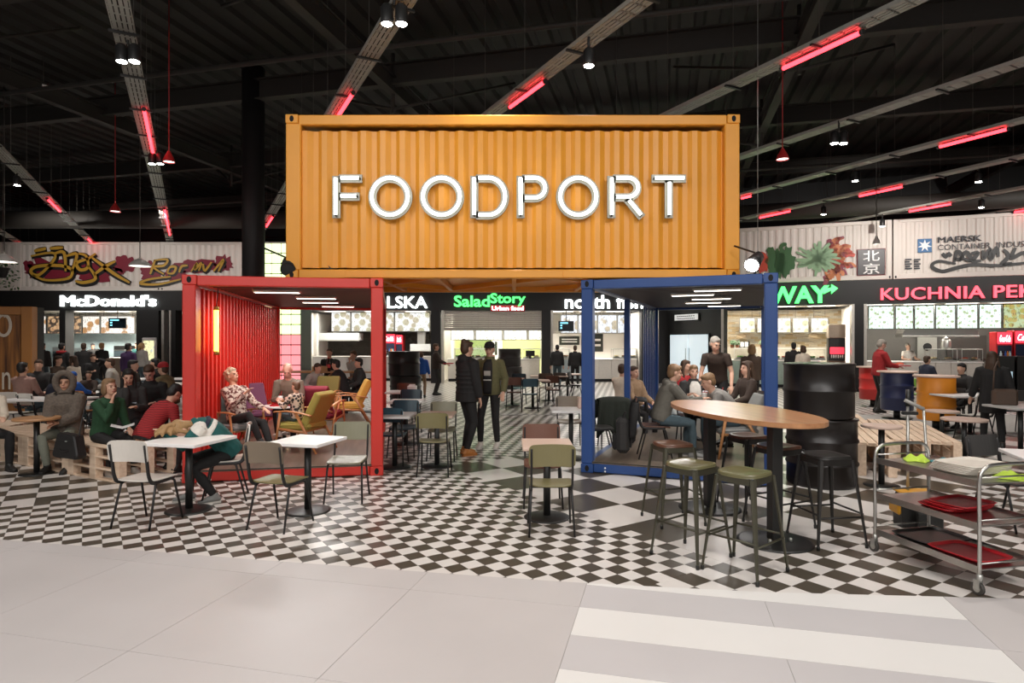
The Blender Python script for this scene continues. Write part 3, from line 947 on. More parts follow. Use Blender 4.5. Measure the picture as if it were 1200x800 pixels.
# ============================================================ SHOP FRONTS (two straight runs of wall)
class Frame:
    def __init__(s, x, y, ang): s.x, s.y, s.a = x, y, ang; s.c, s.s = cos(ang), sin(ang)
    def loc(s, px, py, d=0.):
        """wall coordinate and height seen at a pixel, on the plane d metres behind the shop front"""
        ox, oy = s.x - s.s * d, s.y + s.c * d
        k = (px - 600) / FPX
        t = (k * oy - ox) / (s.c - k * s.s)
        Y = oy + s.s * t
        return t, EYE - (py - 400) * Y / FPX
    def w(s, t, d, z=0.): return (s.x + s.c * t - s.s * d, s.y + s.s * t + s.c * d, z)
CF = Frame(0, 26.3, 0)
WF = Frame(7.86, 23.4, R(-20.2))
def put(o, f): o.location = (f.x, f.y, 0); o.rotation_euler = (0, 0, f.a); return o
def sbox(f, name, px0, py0, px1, py1, d0, d1, m, kind='structure', z0=None, z1=None):
    a, za = f.loc(px0, py0, d0); b, zb = f.loc(px1, py1, d0)
    mb = MB().box(a, d0, zb if z0 is None else z0, b, d1, za if z1 is None else z1)
    return put(mb.build(name, m, kind=kind), f)
def rect(f, px0, py0, px1, py1, d):
    a, _ = f.loc(px0, py0, d); b, _ = f.loc(px1, py1, d)
    m_ = (px0 + px1) / 2
    return a, f.loc(m_, py1, d)[1], b, f.loc(m_, py0, d)[1]
def fthing(f, name, label, cat, s, d, z=0., group=None):
    return thing(name, label, cat, f.w(s, d, z), f.a, group)

FASCIA = mat('fascia_black', (.009, .008, .0075), .55)
ZF, ZC = 3.07, 3.90          # underside and top of the black fascia
# shell of the left/centre run
L0, L1 = -26.0, CF.loc(782, 400)[0]
DEP = 5.5
def sh(name, a, b, d0, d1, z0, z1, m, f=CF): return put(MB().box(a, d0, z0, b, d1, z1).build(name, m, kind='structure'), f)
sh('wall_back', L0, L1 + .8, DEP, DEP + .15, 0, ZF + .6, WALLW)
sh('trim_6', L0, L1, 0, .5, ZF, ZC, FASCIA)
sh('ceiling', L0, L1, .5, DEP, ZF + .1, ZF + .2, WALLW)
def pier(f, px0, px1, d1=.5, m=BLK, d0=-.02, z1=ZF): 
    a, b = f.loc(px0, 400)[0], f.loc(px1, 400)[0]
    return sh('wall_pier', a, b, d0, d1, 0, z1, m, f)
for a, b in ((70, 77), (160, 186), (197, 206), (505, 516), (635, 645), (752, 783)): pier(CF, a, b)
for px in (163, 345, 510, 640, 755): pier(CF, px - 1.2, px + 1.2, DEP, WALLW, .5)
ALU = mat('aluminium_jamb', (.55, .52, .47), .35, .6)
for a, b in ((190, 193), (517.5, 520), (645.5, 648), (199, 201)): pier(CF, a, b, .3, ALU, -.06)
# link wall with the frosted doors, between the two runs
A_ = CF.w(L1, 0); B_2 = WF.w(0, 0)
la = math.atan2(B_2[1] - A_[1], B_2[0] - A_[0])
LF = Frame(A_[0], A_[1], la)
LL = math.hypot(B_2[0] - A_[0], B_2[1] - A_[1])
sh('wall_link', 0, LL, 0, .3, 0, ZC, FASCIA, LF)
# wing shell
W1 = 14.0
sh('wall_back', -1, W1, 5.0, 5.15, 0, ZF + .6, WALLW, WF)
sh('trim_6', 0, W1, 0, .5, ZF, ZC, FASCIA, WF)
sh('ceiling', -.3, W1, .5, 5, ZF + .1, ZF + .2, WALLW, WF)
pier(WF, 845, 848, .5, ALU); pier(WF, 998, 1001, .4, ALU, -.06); pier(WF, 1001, 1012); pier(WF, 1012, 1015.5, .4, ALU, -.06)
pier(WF, 843, 845.5, 5, WALLW, .3); pier(WF, 1004, 1008, 5, WALLW, .5)
sh('wall_right', W1, W1 + .2, -14, 5, 0, 8, BLK, WF)
sh('wall_left', L0 - .2, L0, -18, DEP, 0, 8, BLK)
# dark upper walls behind the white containers
sh('wall_upper', L0, L1 + 3, 5.5, 5.7, ZF + .7, 8.6, BLK); sh('wall_upper', -2, W1, 5.0, 5.2, ZF + .7, 8.6, BLK, WF)

# interior lamps of the shops (ceiling panels)
def shop_lamp(f, px0, px1, d, p, col=(1, .94, .84), panels=3, where=''):
    a, b = f.loc(px0, 400)[0], f.loc(px1, 400)[0]
    for i in range(panels):
        c = a + (b - a) * (i + .5) / panels
        t = fthing(f, 'ceiling_panel_lamp', ('left', 'middle', 'right', 'far right')[i] + ' lit ceiling panel inside the ' + where, 'ceiling lamp', c, d, ZF + .06, 'ceiling panel lamps in the shops')
        MB().cbox(-.5, -.25, 0, .5, .25, .05, .01).build('frame', WHITE, t)
        MB().box(-.46, -.21, -.004, .46, .21, .0).build('diffuser', mat('panel_glow', (1, .96, .9), emit=2.5), t)
    c = f.w((a + b) / 2, d, ZF)
    area('shop_light', c, abs(b - a) * .9, p, col, (0, 0, f.a), 1.0)
shop_lamp(CF, 40, 158, 2.2, 380, where='burger shop'); shop_lamp(CF, 350, 503, 2.2, 170, where='polish kitchen'); shop_lamp(CF, 520, 634, 2.2, 230, (1, .95, .80), where='salad shop'); shop_lamp(CF, 648, 750, 2.2, 230, where='fish bar')
shop_lamp(WF, 850, 996, 2.0, 270, (1, .93, .80), where='sandwich bar'); shop_lamp(WF, 1016, 1240, 2.0, 200, panels=4, where='kitchen at right')

# ---------------------------------------------------------- lit lettering over the shops
GLW = mat('sign_white_glow', (1, 1, 1), emit=3.2, ecol=(.92, 1, 1))
GLG = mat('sign_green_glow', (.1, 1, .2), emit=1.7, ecol=(.10, 1, .20))
GLP = mat('sign_red_glow', (1, .1, .15), emit=1.5, ecol=(1, .10, .14))
def shop_sign(f, body, px0, py0, px1, py1, m, label, offset=.02, shear=0, space=1.):
    a, z0, b, z1 = rect(f, px0, py0, px1, py1, -.06)
    t = fthing(f, 'shop_sign', label, 'sign', a, -.06, 0)
    text_fit(body, 0, z0, b - a, z1, m, t, 'letter', 0, .04, offset, shear, space=space)
    return t, a
shop_sign(CF, "McDonald's", 71, 345.5, 183, 359, GLW, 'white lit letters over the burger counter at left', .024)
shop_sign(CF, 'POLSKA', 425.5, 347, 501, 361, GLW, 'white lit letters, partly hidden behind the red container', .012)
t, a = shop_sign(CF, 'Salad', 532, 346, 574, 359.5, GLG, 'green lit lettering above the half closed shutter', .022)
x0, z0, x1, z1 = rect(CF, 574.5, 344, 616, 358, -.06)
text_fit('Story', x0 - a, z0 - .02, x1 - a, z1 + .02, GLG, t, 'letter', 0, .04, .022, 0)
x0, z0, x1, z1 = rect(CF, 575, 358, 615, 364.5, -.06)
MB().cbox(x0 - a, .0, z0, x1 - a, .05, z1 + .02, .01).build('backing_plate', mat('sign_red_plate', (.5, .02, .03), .4), t)
text_fit('Urban food', x0 - a + .05, z0 + .03, x1 - a - .05, z1 - .02, GLW, t, 'strapline', -.03, .02, .01, split=False)
shop_sign(CF, 'north fish', 662, 345.5, 754, 361.5, GLW, 'white lit letters crossing behind the blue front post', .014)
t, a = shop_sign(WF, 'SUBWAY', 855, 335.5, 972, 356, GLG, 'green lit letters with an arrow tail, right of the blue container', .035)
x0, z0, x1, z1 = rect(WF, 965, 333, 982, 346, -.07)
MB().prism([(x0 - a, z0 + .05), (x0 - a + .25, z0 + .18), (x0 - a + .25, z0 + .05), (x1 - a, (z0 + z1) / 2 + .05), (x0 - a + .25, z1), (x0 - a + .25, z1 - .12), (x0 - a, z0 + .25)],
           -.04, .04, plane='xz').build('arrow', GLG, t)
shop_sign(WF, 'KUCHNIA PEKIŃSKA', 1032, 329, 1300, 349, GLP, 'red lit letters over the kitchen at right', .012, space=1.05)

# ---------------------------------------------------------- white containers above the fascia, with paintings
WCONT = mat('white_container_paint', (.66, .60, .545), .5, noise=.05, scale=2, bump=.03)
def white_container(f, a, b, label, d=-.02, z0=ZC + .01, H=2.05):
    t = fthing(f, 'white_container', label, 'shipping container', a, d, z0)
    W = b - a
    for x in (0, W - .16): MB().cbox(x, 0, 0, x + .16, .16, H, .01).build('corner_post', WCONT, t)
    MB().cbox(.16, 0, 0, W - .16, .1, .17, .01).build('bottom_rail', WCONT, t)
    MB().cbox(.16, 0, H - .12, W - .16, .1, H, .01).build('top_rail', WCONT, t)
    place_panel(corrug(W - .32, H - .29, .025, .25), 'corrugated_wall', WCONT, t, (.16, .03, .17), 0)
    MB().box(.02, .1, .02, W - .02, 2.3, H - .02).build('body', WCONT, t)
    for x in (.02, W - .12):
        MB().prism([(x + .05 + .03 * cos(q), .07 + .045 * sin(q)) for q in [2 * PI * i / 10 for i in range(10)]], -.004, .01, plane='xz').build('lifting_hole', HOLE, t)
    return t
def cfx(px): return CF.loc(px, 400)[0]
def wfx(px): return WF.loc(px, 400)[0]
WC1 = white_container(CF, cfx(-150), cfx(20), 'white container at the far left with a green plant before it')
WC2 = white_container(CF, cfx(20.3), cfx(188), 'white container with black and yellow graffiti at left')
WC3 = white_container(CF, cfx(188.3), cfx(360), 'white container over the red one, left of the orange one')
WC4 = white_container(WF, -.5, 5.58, 'white container with a vegetable painting and a chinese character sign')
WC5 = white_container(WF, 5.62, 11.7, 'white container with shipping company lettering and a black scrawl')
GY_ = mat('graffiti_yellow', (.50, .29, .03), .5); GK = mat('graffiti_black', (.012, .010, .010), .5); GR = mat('graffiti_crimson', (.20, .012, .03), .5)
def stroke(t, f, a, pts, wpx, m, d, name='painted_stroke'):
    q = [(f.loc(x, y, -.03)[0] - a, d, f.loc(x, y, -.03)[1] - ZC - .01) for x, y in smooth_line(pts, 5)]
    k = len(q)
    wd = wpx * .036
    return MB().ribbon(q, [wd * (.55 + .45 * sin(PI * (i + .6) / (k + .2))) for i in range(k)]).build(name, m, t)
def blob(t, f, a, cx, cy, rx, ry, m, d, seed, name='paint_splash'):
    rnd = random.Random(seed); n = 26
    q = []
    for i in range(n):
        an = 2 * PI * i / n; r = rnd.uniform(.62, 1.08)
        s_, z_ = f.loc(cx + rx * r * cos(an), cy + ry * r * sin(an), -.03)
        q.append((s_ - a, d, z_ - ZC - .01))
    return MB().add(q, [tuple(range(n))]).build(name, m, t)
a2 = cfx(20.3); a3 = cfx(188.3)
G1 = [[(36, 300), (60, 296), (64, 303), (46, 322), (36, 318), (44, 312), (70, 311), (84, 316), (80, 326), (54, 328), (38, 322)],
      [(64, 297), (75, 296), (77, 318)], [(78, 300), (90, 298), (84, 318)], [(92, 297), (101, 300), (103, 313), (94, 316), (90, 308), (103, 303), (112, 297)],
      [(103, 311), (112, 326), (98, 331), (88, 329)], [(108, 302), (122, 312), (136, 322), (152, 331)], [(135, 306), (122, 313), (110, 322)], [(40, 294), (54, 291)], [(58, 291), (74, 290)]]
G2 = [[(182, 304), (176, 321)], [(180, 305), (196, 304), (192, 311), (180, 313), (192, 321)], [(196, 320), (199, 313), (206, 313), (203, 320), (196, 320)],
      [(210, 319), (213, 312), (220, 311)], [(224, 318), (231, 308), (228, 316), (236, 308), (233, 317)], [(238, 309), (240, 317), (248, 307)], [(250, 318), (262, 304), (256, 318)],
      [(200, 324), (176, 327), (164, 332), (185, 333), (212, 327)]]
for (cx, cy, rx, ry, sd) in [(60, 316, 34, 15, 1), (112, 318, 30, 14, 2), (146, 310, 16, 12, 3), (33, 312, 7, 8, 4)]: blob(WC2, CF, a2, cx, cy, rx, ry, GR, -.004, sd)
for (cx, cy, rx, ry, sd) in [(176, 318, 14, 13, 5)]: blob(WC2, CF, a2, cx, cy, rx, ry, GR, -.004, sd)
for (cx, cy, rx, ry, sd) in [(232, 312, 34, 9, 6), (262, 309, 14, 11, 7), (205, 320, 16, 11, 8)]: blob(WC3, CF, a3, cx, cy, rx, ry, GR, -.004, sd)
for g in G1:
    stroke(WC2, CF, a2, [(x + 1, y + 1.2) for x, y in g], 8.5, GK, -.008)
for g in G1: stroke(WC2, CF, a2, g, 3.8, GY_, -.014)
for i, g in enumerate(G2):
    tgt, aa = (WC2, a2) if i in (0, ) else (WC3, a3)
    stroke(tgt, CF, aa, [(x + 1, y + 1) for x, y in g], 6.5, GK, -.008); stroke(tgt, CF, aa, g, 2.8, GY_, -.014)
# vegetable painting (pepper, leafy burst) on the wing
PG = mat('painted_pepper_green', (.02, .10, .02), .4); PL = mat('painted_leaf_green', (.22, .36, .20), .5); PR_ = mat('painted_tomato_red', (.50, .05, .02), .5); PO = mat('painted_orange', (.55, .17, .05), .5); PP = mat('painted_purple', (.22, .02, .05), .5)
aw4 = -.5; aw5 = 5.62
for (cx, cy, rx, ry, sd) in [(907, 307, 11, 20, 11), (922, 306, 11, 21, 12), (914, 308, 8, 19, 15)]: blob(WC4, WF, aw4, cx, cy, rx, ry, PG, -.006, sd, 'painted_pepper')
stroke(WC4, WF, aw4, [(914, 292), (917, 287), (922, 286)], 4, PG, -.008)
blob(WC4, WF, aw4, 893, 309, 8, 14, PR_, -.006, 13, 'painted_tomato')
rnd = random.Random(3)
for i in range(70):
    an = rnd.uniform(-1.6, 1.35); r0 = rnd.uniform(8, 26); r1 = r0 + rnd.uniform(5, 15)
    cx, cy = 966, 303
    stroke(WC4, WF, aw4, [(cx + r0 * cos(an), cy - r0 * .8 * sin(an)), (cx + (r0 + r1) / 2 * cos(an + .1), cy - (r0 + r1) / 2 * .8 * sin(an + .1)), (cx + r1 * cos(an), cy - r1 * .8 * sin(an))], rnd.uniform(2, 4.5), (PR_, PO, PP, PO)[i % 4], -.005)
for i in range(22):
    an = 2 * PI * i / 22 + rnd.uniform(-.1, .1); r1 = rnd.uniform(18, 30)
    stroke(WC4, WF, aw4, [(959, 303), (959 + r1 * .5 * cos(an), 303 - r1 * .42 * sin(an + .12)), (959 + r1 * cos(an), 303 - r1 * .75 * sin(an))], rnd.uniform(2.5, 4.5), PL, -.009)
# chinese character sign
s0, z0, s1, z1 = rect(WF, 1005, 292, 1037, 322, -.05)
t = fthing(WF, 'character_sign', 'square black sign with two white chinese characters', 'sign', s0, -.06, 0)
MB().cbox(0, 0, z0, s1 - s0, .04, z1, .01).build('panel', mat('sign_maroon_black', (.012, .006, .007), .4), t)
MB().cbox(-.02, .01, z0 - .02, s1 - s0 + .02, .05, z1 + .02, .01).build('frame', mat('sign_dark_red', (.2, .02, .03), .4), t)
for i, ch in enumerate('北京'):
    hz = (z1 - z0) / 2
    text_fit(ch, .16, z1 - (i + 1) * hz + .03, s1 - s0 - .16, z1 - i * hz - .04, WHITE, t, 'character', y=-.006, extrude=.005, offset=.01, split=False)
# shipping company lettering, star emblem and scrawl
def wtxt(body, px0, py0, px1, py1, m, off=.0, name='painted_letter'):
    x0, z0, x1, z1 = rect(WF, px0, py0, px1, py1, -.03)
    text_fit(body, x0 - aw5, z0 - ZC - .01, x1 - aw5, z1 - ZC - .01, m, WC5, name, y=-.01, extrude=.004, offset=off)
NAVY = mat('print_dark', (.03, .032, .04), .5); EMB = mat('emblem_blue', (.03, .13, .30), .4)
x0, z0, x1, z1 = rect(WF, 1075.5, 280, 1092, 296, -.03)
MB().cbox(x0 - aw5, -.012, z0 - ZC, x1 - aw5, -.004, z1 - ZC, .003).build('emblem', EMB, WC5)
cx, cz = (x0 + x1) / 2 - aw5, (z0 + z1) / 2 - ZC
MB().prism([(cx + (.21 if i % 2 == 0 else .085) * cos(PI / 2 + PI * i / 7), cz + (.21 if i % 2 == 0 else .085) * sin(PI / 2 + PI * i / 7)) for i in range(14)], -.018, -.012, plane='xz').build('emblem_star', WHITE, WC5)
wtxt('MAERSK', 1099, 276.3, 1151, 283.3, NAVY, .02); wtxt('CONTAINER  INDUSTRY', 1099, 284.0, 1222, 290.5, NAVY, .0)
rnd = random.Random(8)
for (c0, c1, n) in ((1060.5, 1069, 5), (1071, 1079.5, 5)):
    for i in range(n):
        x0, z0, x1, z1 = rect(WF, c0, 303.5 + i * 2.6, c1 - rnd.uniform(0, 3), 305.3 + i * 2.6, -.03)
        MB().box(x0 - aw5, -.01, z0 - ZC, x1 - aw5, -.006, z1 - ZC).build('print_mark', NAVY, WC5)
SCR = [[(1104, 297), (1110, 302)], [(1110, 296), (1115, 300)], [(1118, 307), (1122, 294), (1128, 303), (1117, 303)], [(1124, 306), (1132, 295), (1138, 305), (1130, 303)], [(1138, 297), (1146, 296), (1140, 306), (1150, 305)],
       [(1152, 293), (1153, 303), (1160, 292), (1161, 304), (1168, 290), (1170, 301)], [(1176, 292), (1182, 300), (1175, 309), (1186, 308)], [(1190, 290), (1186, 302), (1200, 296), (1204, 306)],
       [(1120, 309), (1100, 306), (1092, 312), (1104, 318), (1120, 314), (1140, 310), (1170, 311), (1210, 307)]]
for g in SCR: stroke(WC5, WF, aw5, g, 3.6, GK, -.012, 'painted_stroke')
# hanging plant at the far left
PLM = mat('ivy_leaf', (.03, .10, .02), .5)
t = thing('hanging_plant', 'green plant hanging at the left edge before the white container', 'plant', (atx(3, 20), 20, atz(318, 20)))
rnd = random.Random(5)
mb = MB()
for i in range(90):
    a, rr = rnd.uniform(0, 2 * PI), rnd.uniform(.05, .42); z = rnd.uniform(-.5, .35)
    p = Vector((rr * cos(a), rr * sin(a), z)); d = Vector((rnd.uniform(-1, 1), rnd.uniform(-1, 1), rnd.uniform(-1, .3))).normalized() * .13
    n_ = d.orthogonal().normalized() * .035
    mb.add([p, p + d * .5 + n_, p + d, p + d * .5 - n_], [(0, 1, 2, 3)])
mb.build('leaves', PLM, t, kind='stuff')
MB().lathe([(.12, -.2), (.2, .1), (.22, .12)], 12).build('pot', BLKMET, t)
MB().tube([(0, 0, .1), (0, 0, 4.5)], .008, 5).build('hanger', RODM, t)

# ---------------------------------------------------------- fittings of the shops
M_BURG = menu_mat('burger_menu_light', (.95, .88, .80), (.22, .07, .02), (.75, .40, .12), 1.0, 3.2, .42, 1)
M_BURGD = menu_mat('burger_menu_dark', (.05, .03, .02), (.35, .12, .04), (.85, .62, .35), .9, 6, .52, 2)
M_POL = menu_mat('polish_menu', (.92, .95, .92), (.40, .25, .18), (.50, .58, .32), .85, 3.5, .44, 3)
M_SAL = menu_mat('salad_menu', (1, .98, .9), (.7, .65, .5), (.7, .8, .6), 1.3, 8, .24, 4)
M_NOR = menu_mat('fish_menu', (.74, .82, .98), (.60, .45, .16), (.12, .12, .14), .80, 3.2, .46, 5)
M_SUB = menu_mat('sandwich_menu', (1, .94, .74), (.75, .5, .25), (.55, .7, .35), .95, 4, .38, 6)
M_KUC = menu_mat('kitchen_menu', (.80, 1, .88), (.30, .40, .20), (.5, .55, .35), 1.2, 9, .36, 7)
M_KUCF = menu_mat('kitchen_food_photo', (.5, .6, .35), (.65, .22, .1), (.25, .55, .12), 1.0, 7, .5, 8)
def menu(f, px0, py0, px1, py1, d, m, label, group=None, th=.08):
    x0, z0, x1, z1 = rect(f, px0, py0, px1, py1, d)
    t = fthing(f, 'menu_board', label, 'menu board', x0, d, z0, group)
    W, H = x1 - x0, z1 - z0
    MB().cbox(0, 0, 0, W, th, H, .01).build('frame', mat('menu_frame', (.10, .10, .09), .4), t)
    MB().box(.03, -.006, .03, W - .03, .01, H - .03).build('screen', m, t)
    for x in (.12, W - .12): MB().tube([(x, th / 2, H - .01), (x, th / 2, ZF + .12 - z0)], .008, 5).build('hanger', RODM, t)
    return t
def counter(f, px0, px1, d, dep, h, m, top, label, panels=4, kick=True):
    a, b = f.loc(px0, 400, 0)[0], f.loc(px1, 400, 0)[0]
    t = fthing(f, 'service_counter', label, 'counter', a, d)
    W = b - a
    n = max(1, panels)
    for i in range(n):
        MB().cbox(W * i / n + .006, 0, .12, W * (i + 1) / n - .006, .06, h - .04, .008).build('front_panel', m, t)
    MB().box(.02, .06, .1, W - .02, dep - .02, h - .04).build('carcass', m, t)
    MB().cbox(-.03, -.04, h - .04, W + .03, dep, h, .008).build('worktop', top, t)
    MB().box(.03, .05, 0, W - .03, dep - .05, .12).build('plinth', BLK, t)
    return t
# burger counter (left)
for i, (a, b, m, lb) in enumerate([(37, 54, M_BURG, 'pale burger menu board beside the timber booth'), (55.5, 70, M_BURGD, 'dark burger menu board left of the black pier'), (77, 95.5, M_BURGD, 'dark burger menu board right of the black pier'),
                                   (96.5, 117, M_BURG, 'pale burger menu board left of the hanging screen'), (118, 158, M_BURG, 'pale burger menu board behind the hanging screen')]):
    menu(CF, a, 370, b, 391, 3.8, m, lb)
STEELK = mat('kitchen_steel', (.45, .52, .54), .3, .7)
sbox(CF, 'wall_kitchen', 36, 391, 160, 470, 4.6, 4.7, mat('kitchen_backdrop', (.55, .68, .70), .4), z0=0)
counter(CF, 37, 158, 1.4, .7, 1.05, mat('counter_brown', (.10, .07, .05), .5), WHITE, 'long service counter under the burger menu boards', 6)
def screen_tv(f, px0, py0, px1, py1, d, label):
    x0, z0, x1, z1 = rect(f, px0, py0, px1, py1, d)
    t = fthing(f, 'order_screen', label, 'screen', x0, d, z0)
    W, H = x1 - x0, z1 - z0
    MB().cbox(0, 0, 0, W, .07, H, .01).build('casing', BLKMET, t)
    MB().box(.03, -.004, .03, W - .03, .0, H - .03).build('display', mat('display_dark', (.01, .02, .03), .2), t)
    for i in range(3): MB().box(.08, -.007, H - .12 - i * .11, .08 + W * (.5 if i == 0 else .12), -.004, H - .06 - i * .11).build('display_text', mat('display_blue_glow', (.3, .8, 1), emit=1.2, ecol=(.25, .8, 1)), t)
    MB().tube([(W / 2, .04, H), (W / 2, .04, ZF + .1 - z0)], .02, 6).build('hanger', BLKMET, t)
    return t
screen_tv(CF, 127, 372.5, 147.5, 384.5, 1.0, 'black order screen hanging over the burger counter')
t = fthing(CF, 'order_kiosk', 'white order kiosk with a pale yellow screen beside the black pier', 'kiosk', CF.loc(166, 400, -.6)[0], -.6)
kw = CF.loc(182.5, 400, -.6)[0] - CF.loc(166, 400, -.6)[0]
MB().cbox(0, 0, .9, kw, .12, atz(395.5, 25.7), .03).build('head', WHITE, t)
MB().box(.07, -.006, .98, kw - .07, .0, atz(399, 25.7)).build('screen', menu_mat('kiosk_screen', (1, .96, .55), (.6, .75, .7), (.9, .9, .8), .95, 4, .22, 9), t)
MB().cbox(.15, .02, .02, kw - .15, .1, .9, .01).build('stand', WHITE, t); MB().cbox(.05, -.12, 0, kw - .05, .25, .03, .005).build('base', STEEL, t)
for (px, w_, h_, lb) in [(61, .5, .5, 'steel fryer hood'), (85, .6, .45, 'steel warming cabinet'), (106, .4, .4, 'dark drinks machine'), (133, 1.1, .55, 'black drinks dispenser')]:
    t = fthing(CF, 'kitchen_machine', lb + ' on the back bench of the burger counter', 'kitchen machine', CF.loc(px, 400, 3.9)[0], 3.9, 1.0)
    MB().cbox(0, 0, 0, w_, .4, h_, .02).build('casing', BLKMET if 'dark' in lb or 'black' in lb else STEELK, t)
    MB().cbox(.04, -.03, .05, w_ - .04, .0, h_ * .55, .01).build('door', mat('machine_glass', (.05, .07, .08), .15), t)
    MB().tube([(.08, -.05, h_ * .62), (w_ - .08, -.05, h_ * .62)], .012, 6).build('handle', STEEL, t)
counter(CF, -40, 157, 3.8, .6, 1.0, STEELK, STEELK, 'steel back bench of the burger kitchen', 6)
# polish kitchen counter (seen through the red container)
for i, (a, b) in enumerate([(388, 411), (411.5, 437), (437.5, 462), (462.5, 504)]):
    menu(CF, a, 365.5, b, 388.5, 3.0, M_POL, ('leftmost', 'second', 'third', 'right-hand')[i] + ' bright menu board seen through and beside the red container')
STONE = mat('dark_stone_wall', (.075, .070, .060), .8, noise=.5, scale=3, bump=.6)
bk = sbox(CF, 'wall_stone', 345, 389, 509, 470, 4.7, 4.85, STONE, z0=0)
a0, a1 = CF.loc(345, 400, 4.62)[0], CF.loc(509, 400, 4.62)[0]
rnd = random.Random(9); z = .9; sm_ = []
while z < 2.25:
    x = a0; hgt = rnd.uniform(.1, .16)
    while x < a1:
        ln = rnd.uniform(.3, .7); sm_.append((x, z, min(x + ln, a1), z + hgt)); x += ln
    z += hgt
for (x, z_, x2, z2) in sm_[:300]:
    MB().cbox(x + .006, 4.60 + rnd.uniform(0, .04), z_ + .006, x2 - .006, 4.7, z2 - .006, .01).build('stone', STONE, bk)
counter(CF, 352, 503, 1.5, .7, 1.1, WHITE, WHITE, 'white service counter of the polish kitchen', 7)
sbox(CF, 'wall_column', 353, 364, 371, 470, 2.4, 2.7, WALLW, z0=0, z1=ZF)
t = fthing(CF, 'extractor_hood', 'white extractor hood under the bright menu boards', 'hood', CF.loc(371, 400, 3)[0], 2.9, atz(398.5, 29.2))
MB().prism([(0, 0), (2.0, 0), (2.0, .34), (0, .34)], 0, .9, plane='xz').build('canopy', mat('hood_white', (.62, .65, .66), .4), t); MB().box(.7, .3, .34, 1.3, .8, ZF + .12 - atz(398.5, 29.2)).build('duct', STEEL, t); MB().cbox(-.02, -.02, -.04, 2.02, .03, .02, .01).build('rim', STEEL, t)
t = fthing(CF, 'extractor_hood', 'white hood right of the red drinks fridge', 'hood', CF.loc(481, 400, 3)[0], 2.9, atz(411, 29.2))
MB().prism([(0, 0), (.95, 0), (.95, .32), (0, .32)], 0, .9, plane='xz').build('canopy', MATS['hood_white'], t); MB().box(.3, .3, .32, .65, .7, ZF + .12 - atz(411, 29.2)).build('duct', STEEL, t); MB().cbox(-.02, -.02, -.03, .97, .03, .02, .01).build('rim', STEEL, t)
COKE = mat('fridge_red', (.50, .015, .02), .35); COKEG = mat('fridge_header_glow', (1, .06, .1), emit=.9, ecol=(1, .05, .09))
def fridge(f, px0, px1, py0, d, label, glass=True, Hh=None, inner=True):
    a, b = f.loc(px0, 400, d)[0], f.loc(px1, 400, d)[0]
    z1 = f.loc((px0 + px1) / 2, py0, d)[1]
    t = fthing(f, 'drinks_fridge', label, 'fridge', a, d)
    W = b - a
    MB().cbox(0, .02, 0, W, .7, z1, .02).build('cabinet', COKE, t)
    MB().cbox(.02, -.02, z1 - .42, W - .02, .02, z1 - .02, .01).build('header', COKEG, t)
    text_fit('Coca-Cola', .08, z1 - .34, W - .08, z1 - .12, GLW, t, 'lettering', y=-.03, extrude=.006, offset=.0, shear=.35, split=False)
    dr = MB().cbox(.03, -.01, .25, W - .03, .02, z1 - .46, .01).build('door', mat('fridge_glass', (.02, .025, .05), .1), t)
    MB().tube([(W - .08, -.04, .7), (W - .08, -.04, 1.3)], .012, 6).build('handle', STEEL, dr)
    if inner:
        cols = [mat('bottle_cola', (.04, .01, .01), .2), mat('bottle_blue', (.05, .12, .4), .2), mat('bottle_orange', (.6, .2, .03), .2), mat('bottle_clear', (.5, .6, .65), .1)]
        for r_ in range(4):
            sf = MB().box(.05, -.018, .3 + r_ * .3, W - .05, -.01, .315 + r_ * .3).build('shelf', STEEL, dr)
            for k in range(5):
                x = .1 + (W - .2) * k / 4
                MB().lathe([(.035, 0), (.035, .14), (.014, .19), (.014, .22)], 8, c=(x, -.05, .316 + r_ * .3)).build('bottle', cols[(k + r_) % 4], dr)
    return t
fridge(CF, 450, 463, 391, 3.2, 'red drinks fridge behind the red container edge')
fridge(CF, 463.5, 472, 392, 3.3, 'plain red drinks fridge next to the glass one', inner=False)
# salad shop: shutter half down, lit strip, glass counter
a, z0, b, z1 = rect(CF, 520, 364, 635, 386, .15)
t = fthing(CF, 'roller_shutter', 'half lowered metal roller shutter of the salad shop', 'shutter', a, .15, 0)
n = 9; W = b - a
for i in range(n):
    zz = z0 + (z1 - z0) * i / n
    MB().cbox(0, 0, zz + .01, W, .04, zz + (z1 - z0) / n, .014).build('slat', mat('shutter_grey', (.42, .38, .35), .4, .4), t)
MB().cbox(0, -.01, z0 - .04, W, .05, z0 + .01, .01).build('bottom_rail', ALU, t)
for i, (p, q) in enumerate([(528, 556), (557, 589), (590, 618), (619, 635)]):
    menu(CF, p, 386.5, q, 398.5, 2.0, M_SAL, ('leftmost', 'second', 'third', 'rightmost')[i] + ' panel of the lit strip under the roller shutter')
sbox(CF, 'wall_salad', 520, 398, 636, 470, 4.2, 4.3, mat('lime_wall', (.60, .66, .30), .5), z0=0)
sbox(CF, 'wall_salad', 519, 392, 529, 470, 2.4, 4.2, WALLW, z0=0, z1=ZF)
POST = menu_mat('salad_poster', (.45, .62, .12), (.85, .85, .5), (.2, .45, .05), .8, 1.5, .5, 11)
menu(CF, 541, 398, 575, 446, 4.0, POST, 'green salad poster on the back wall of the salad shop')
t = fthing(CF, 'kitchen_door', 'white kitchen door with a glass slot in the salad shop', 'door', CF.loc(577, 400, 4)[0], 4.0)
MB().cbox(0, 0, 0, .48, .06, 2.05, .01).build('leaf', WHITE, t); MB().cbox(.12, -.01, 1.1, .24, .0, 1.75, .005).build('glass_slot', mat('dark_glass', (.03, .04, .03), .1), t); MB().tube([(.4, -.04, .95), (.4, -.04, 1.1)], .012, 6).build('handle', STEEL, t)
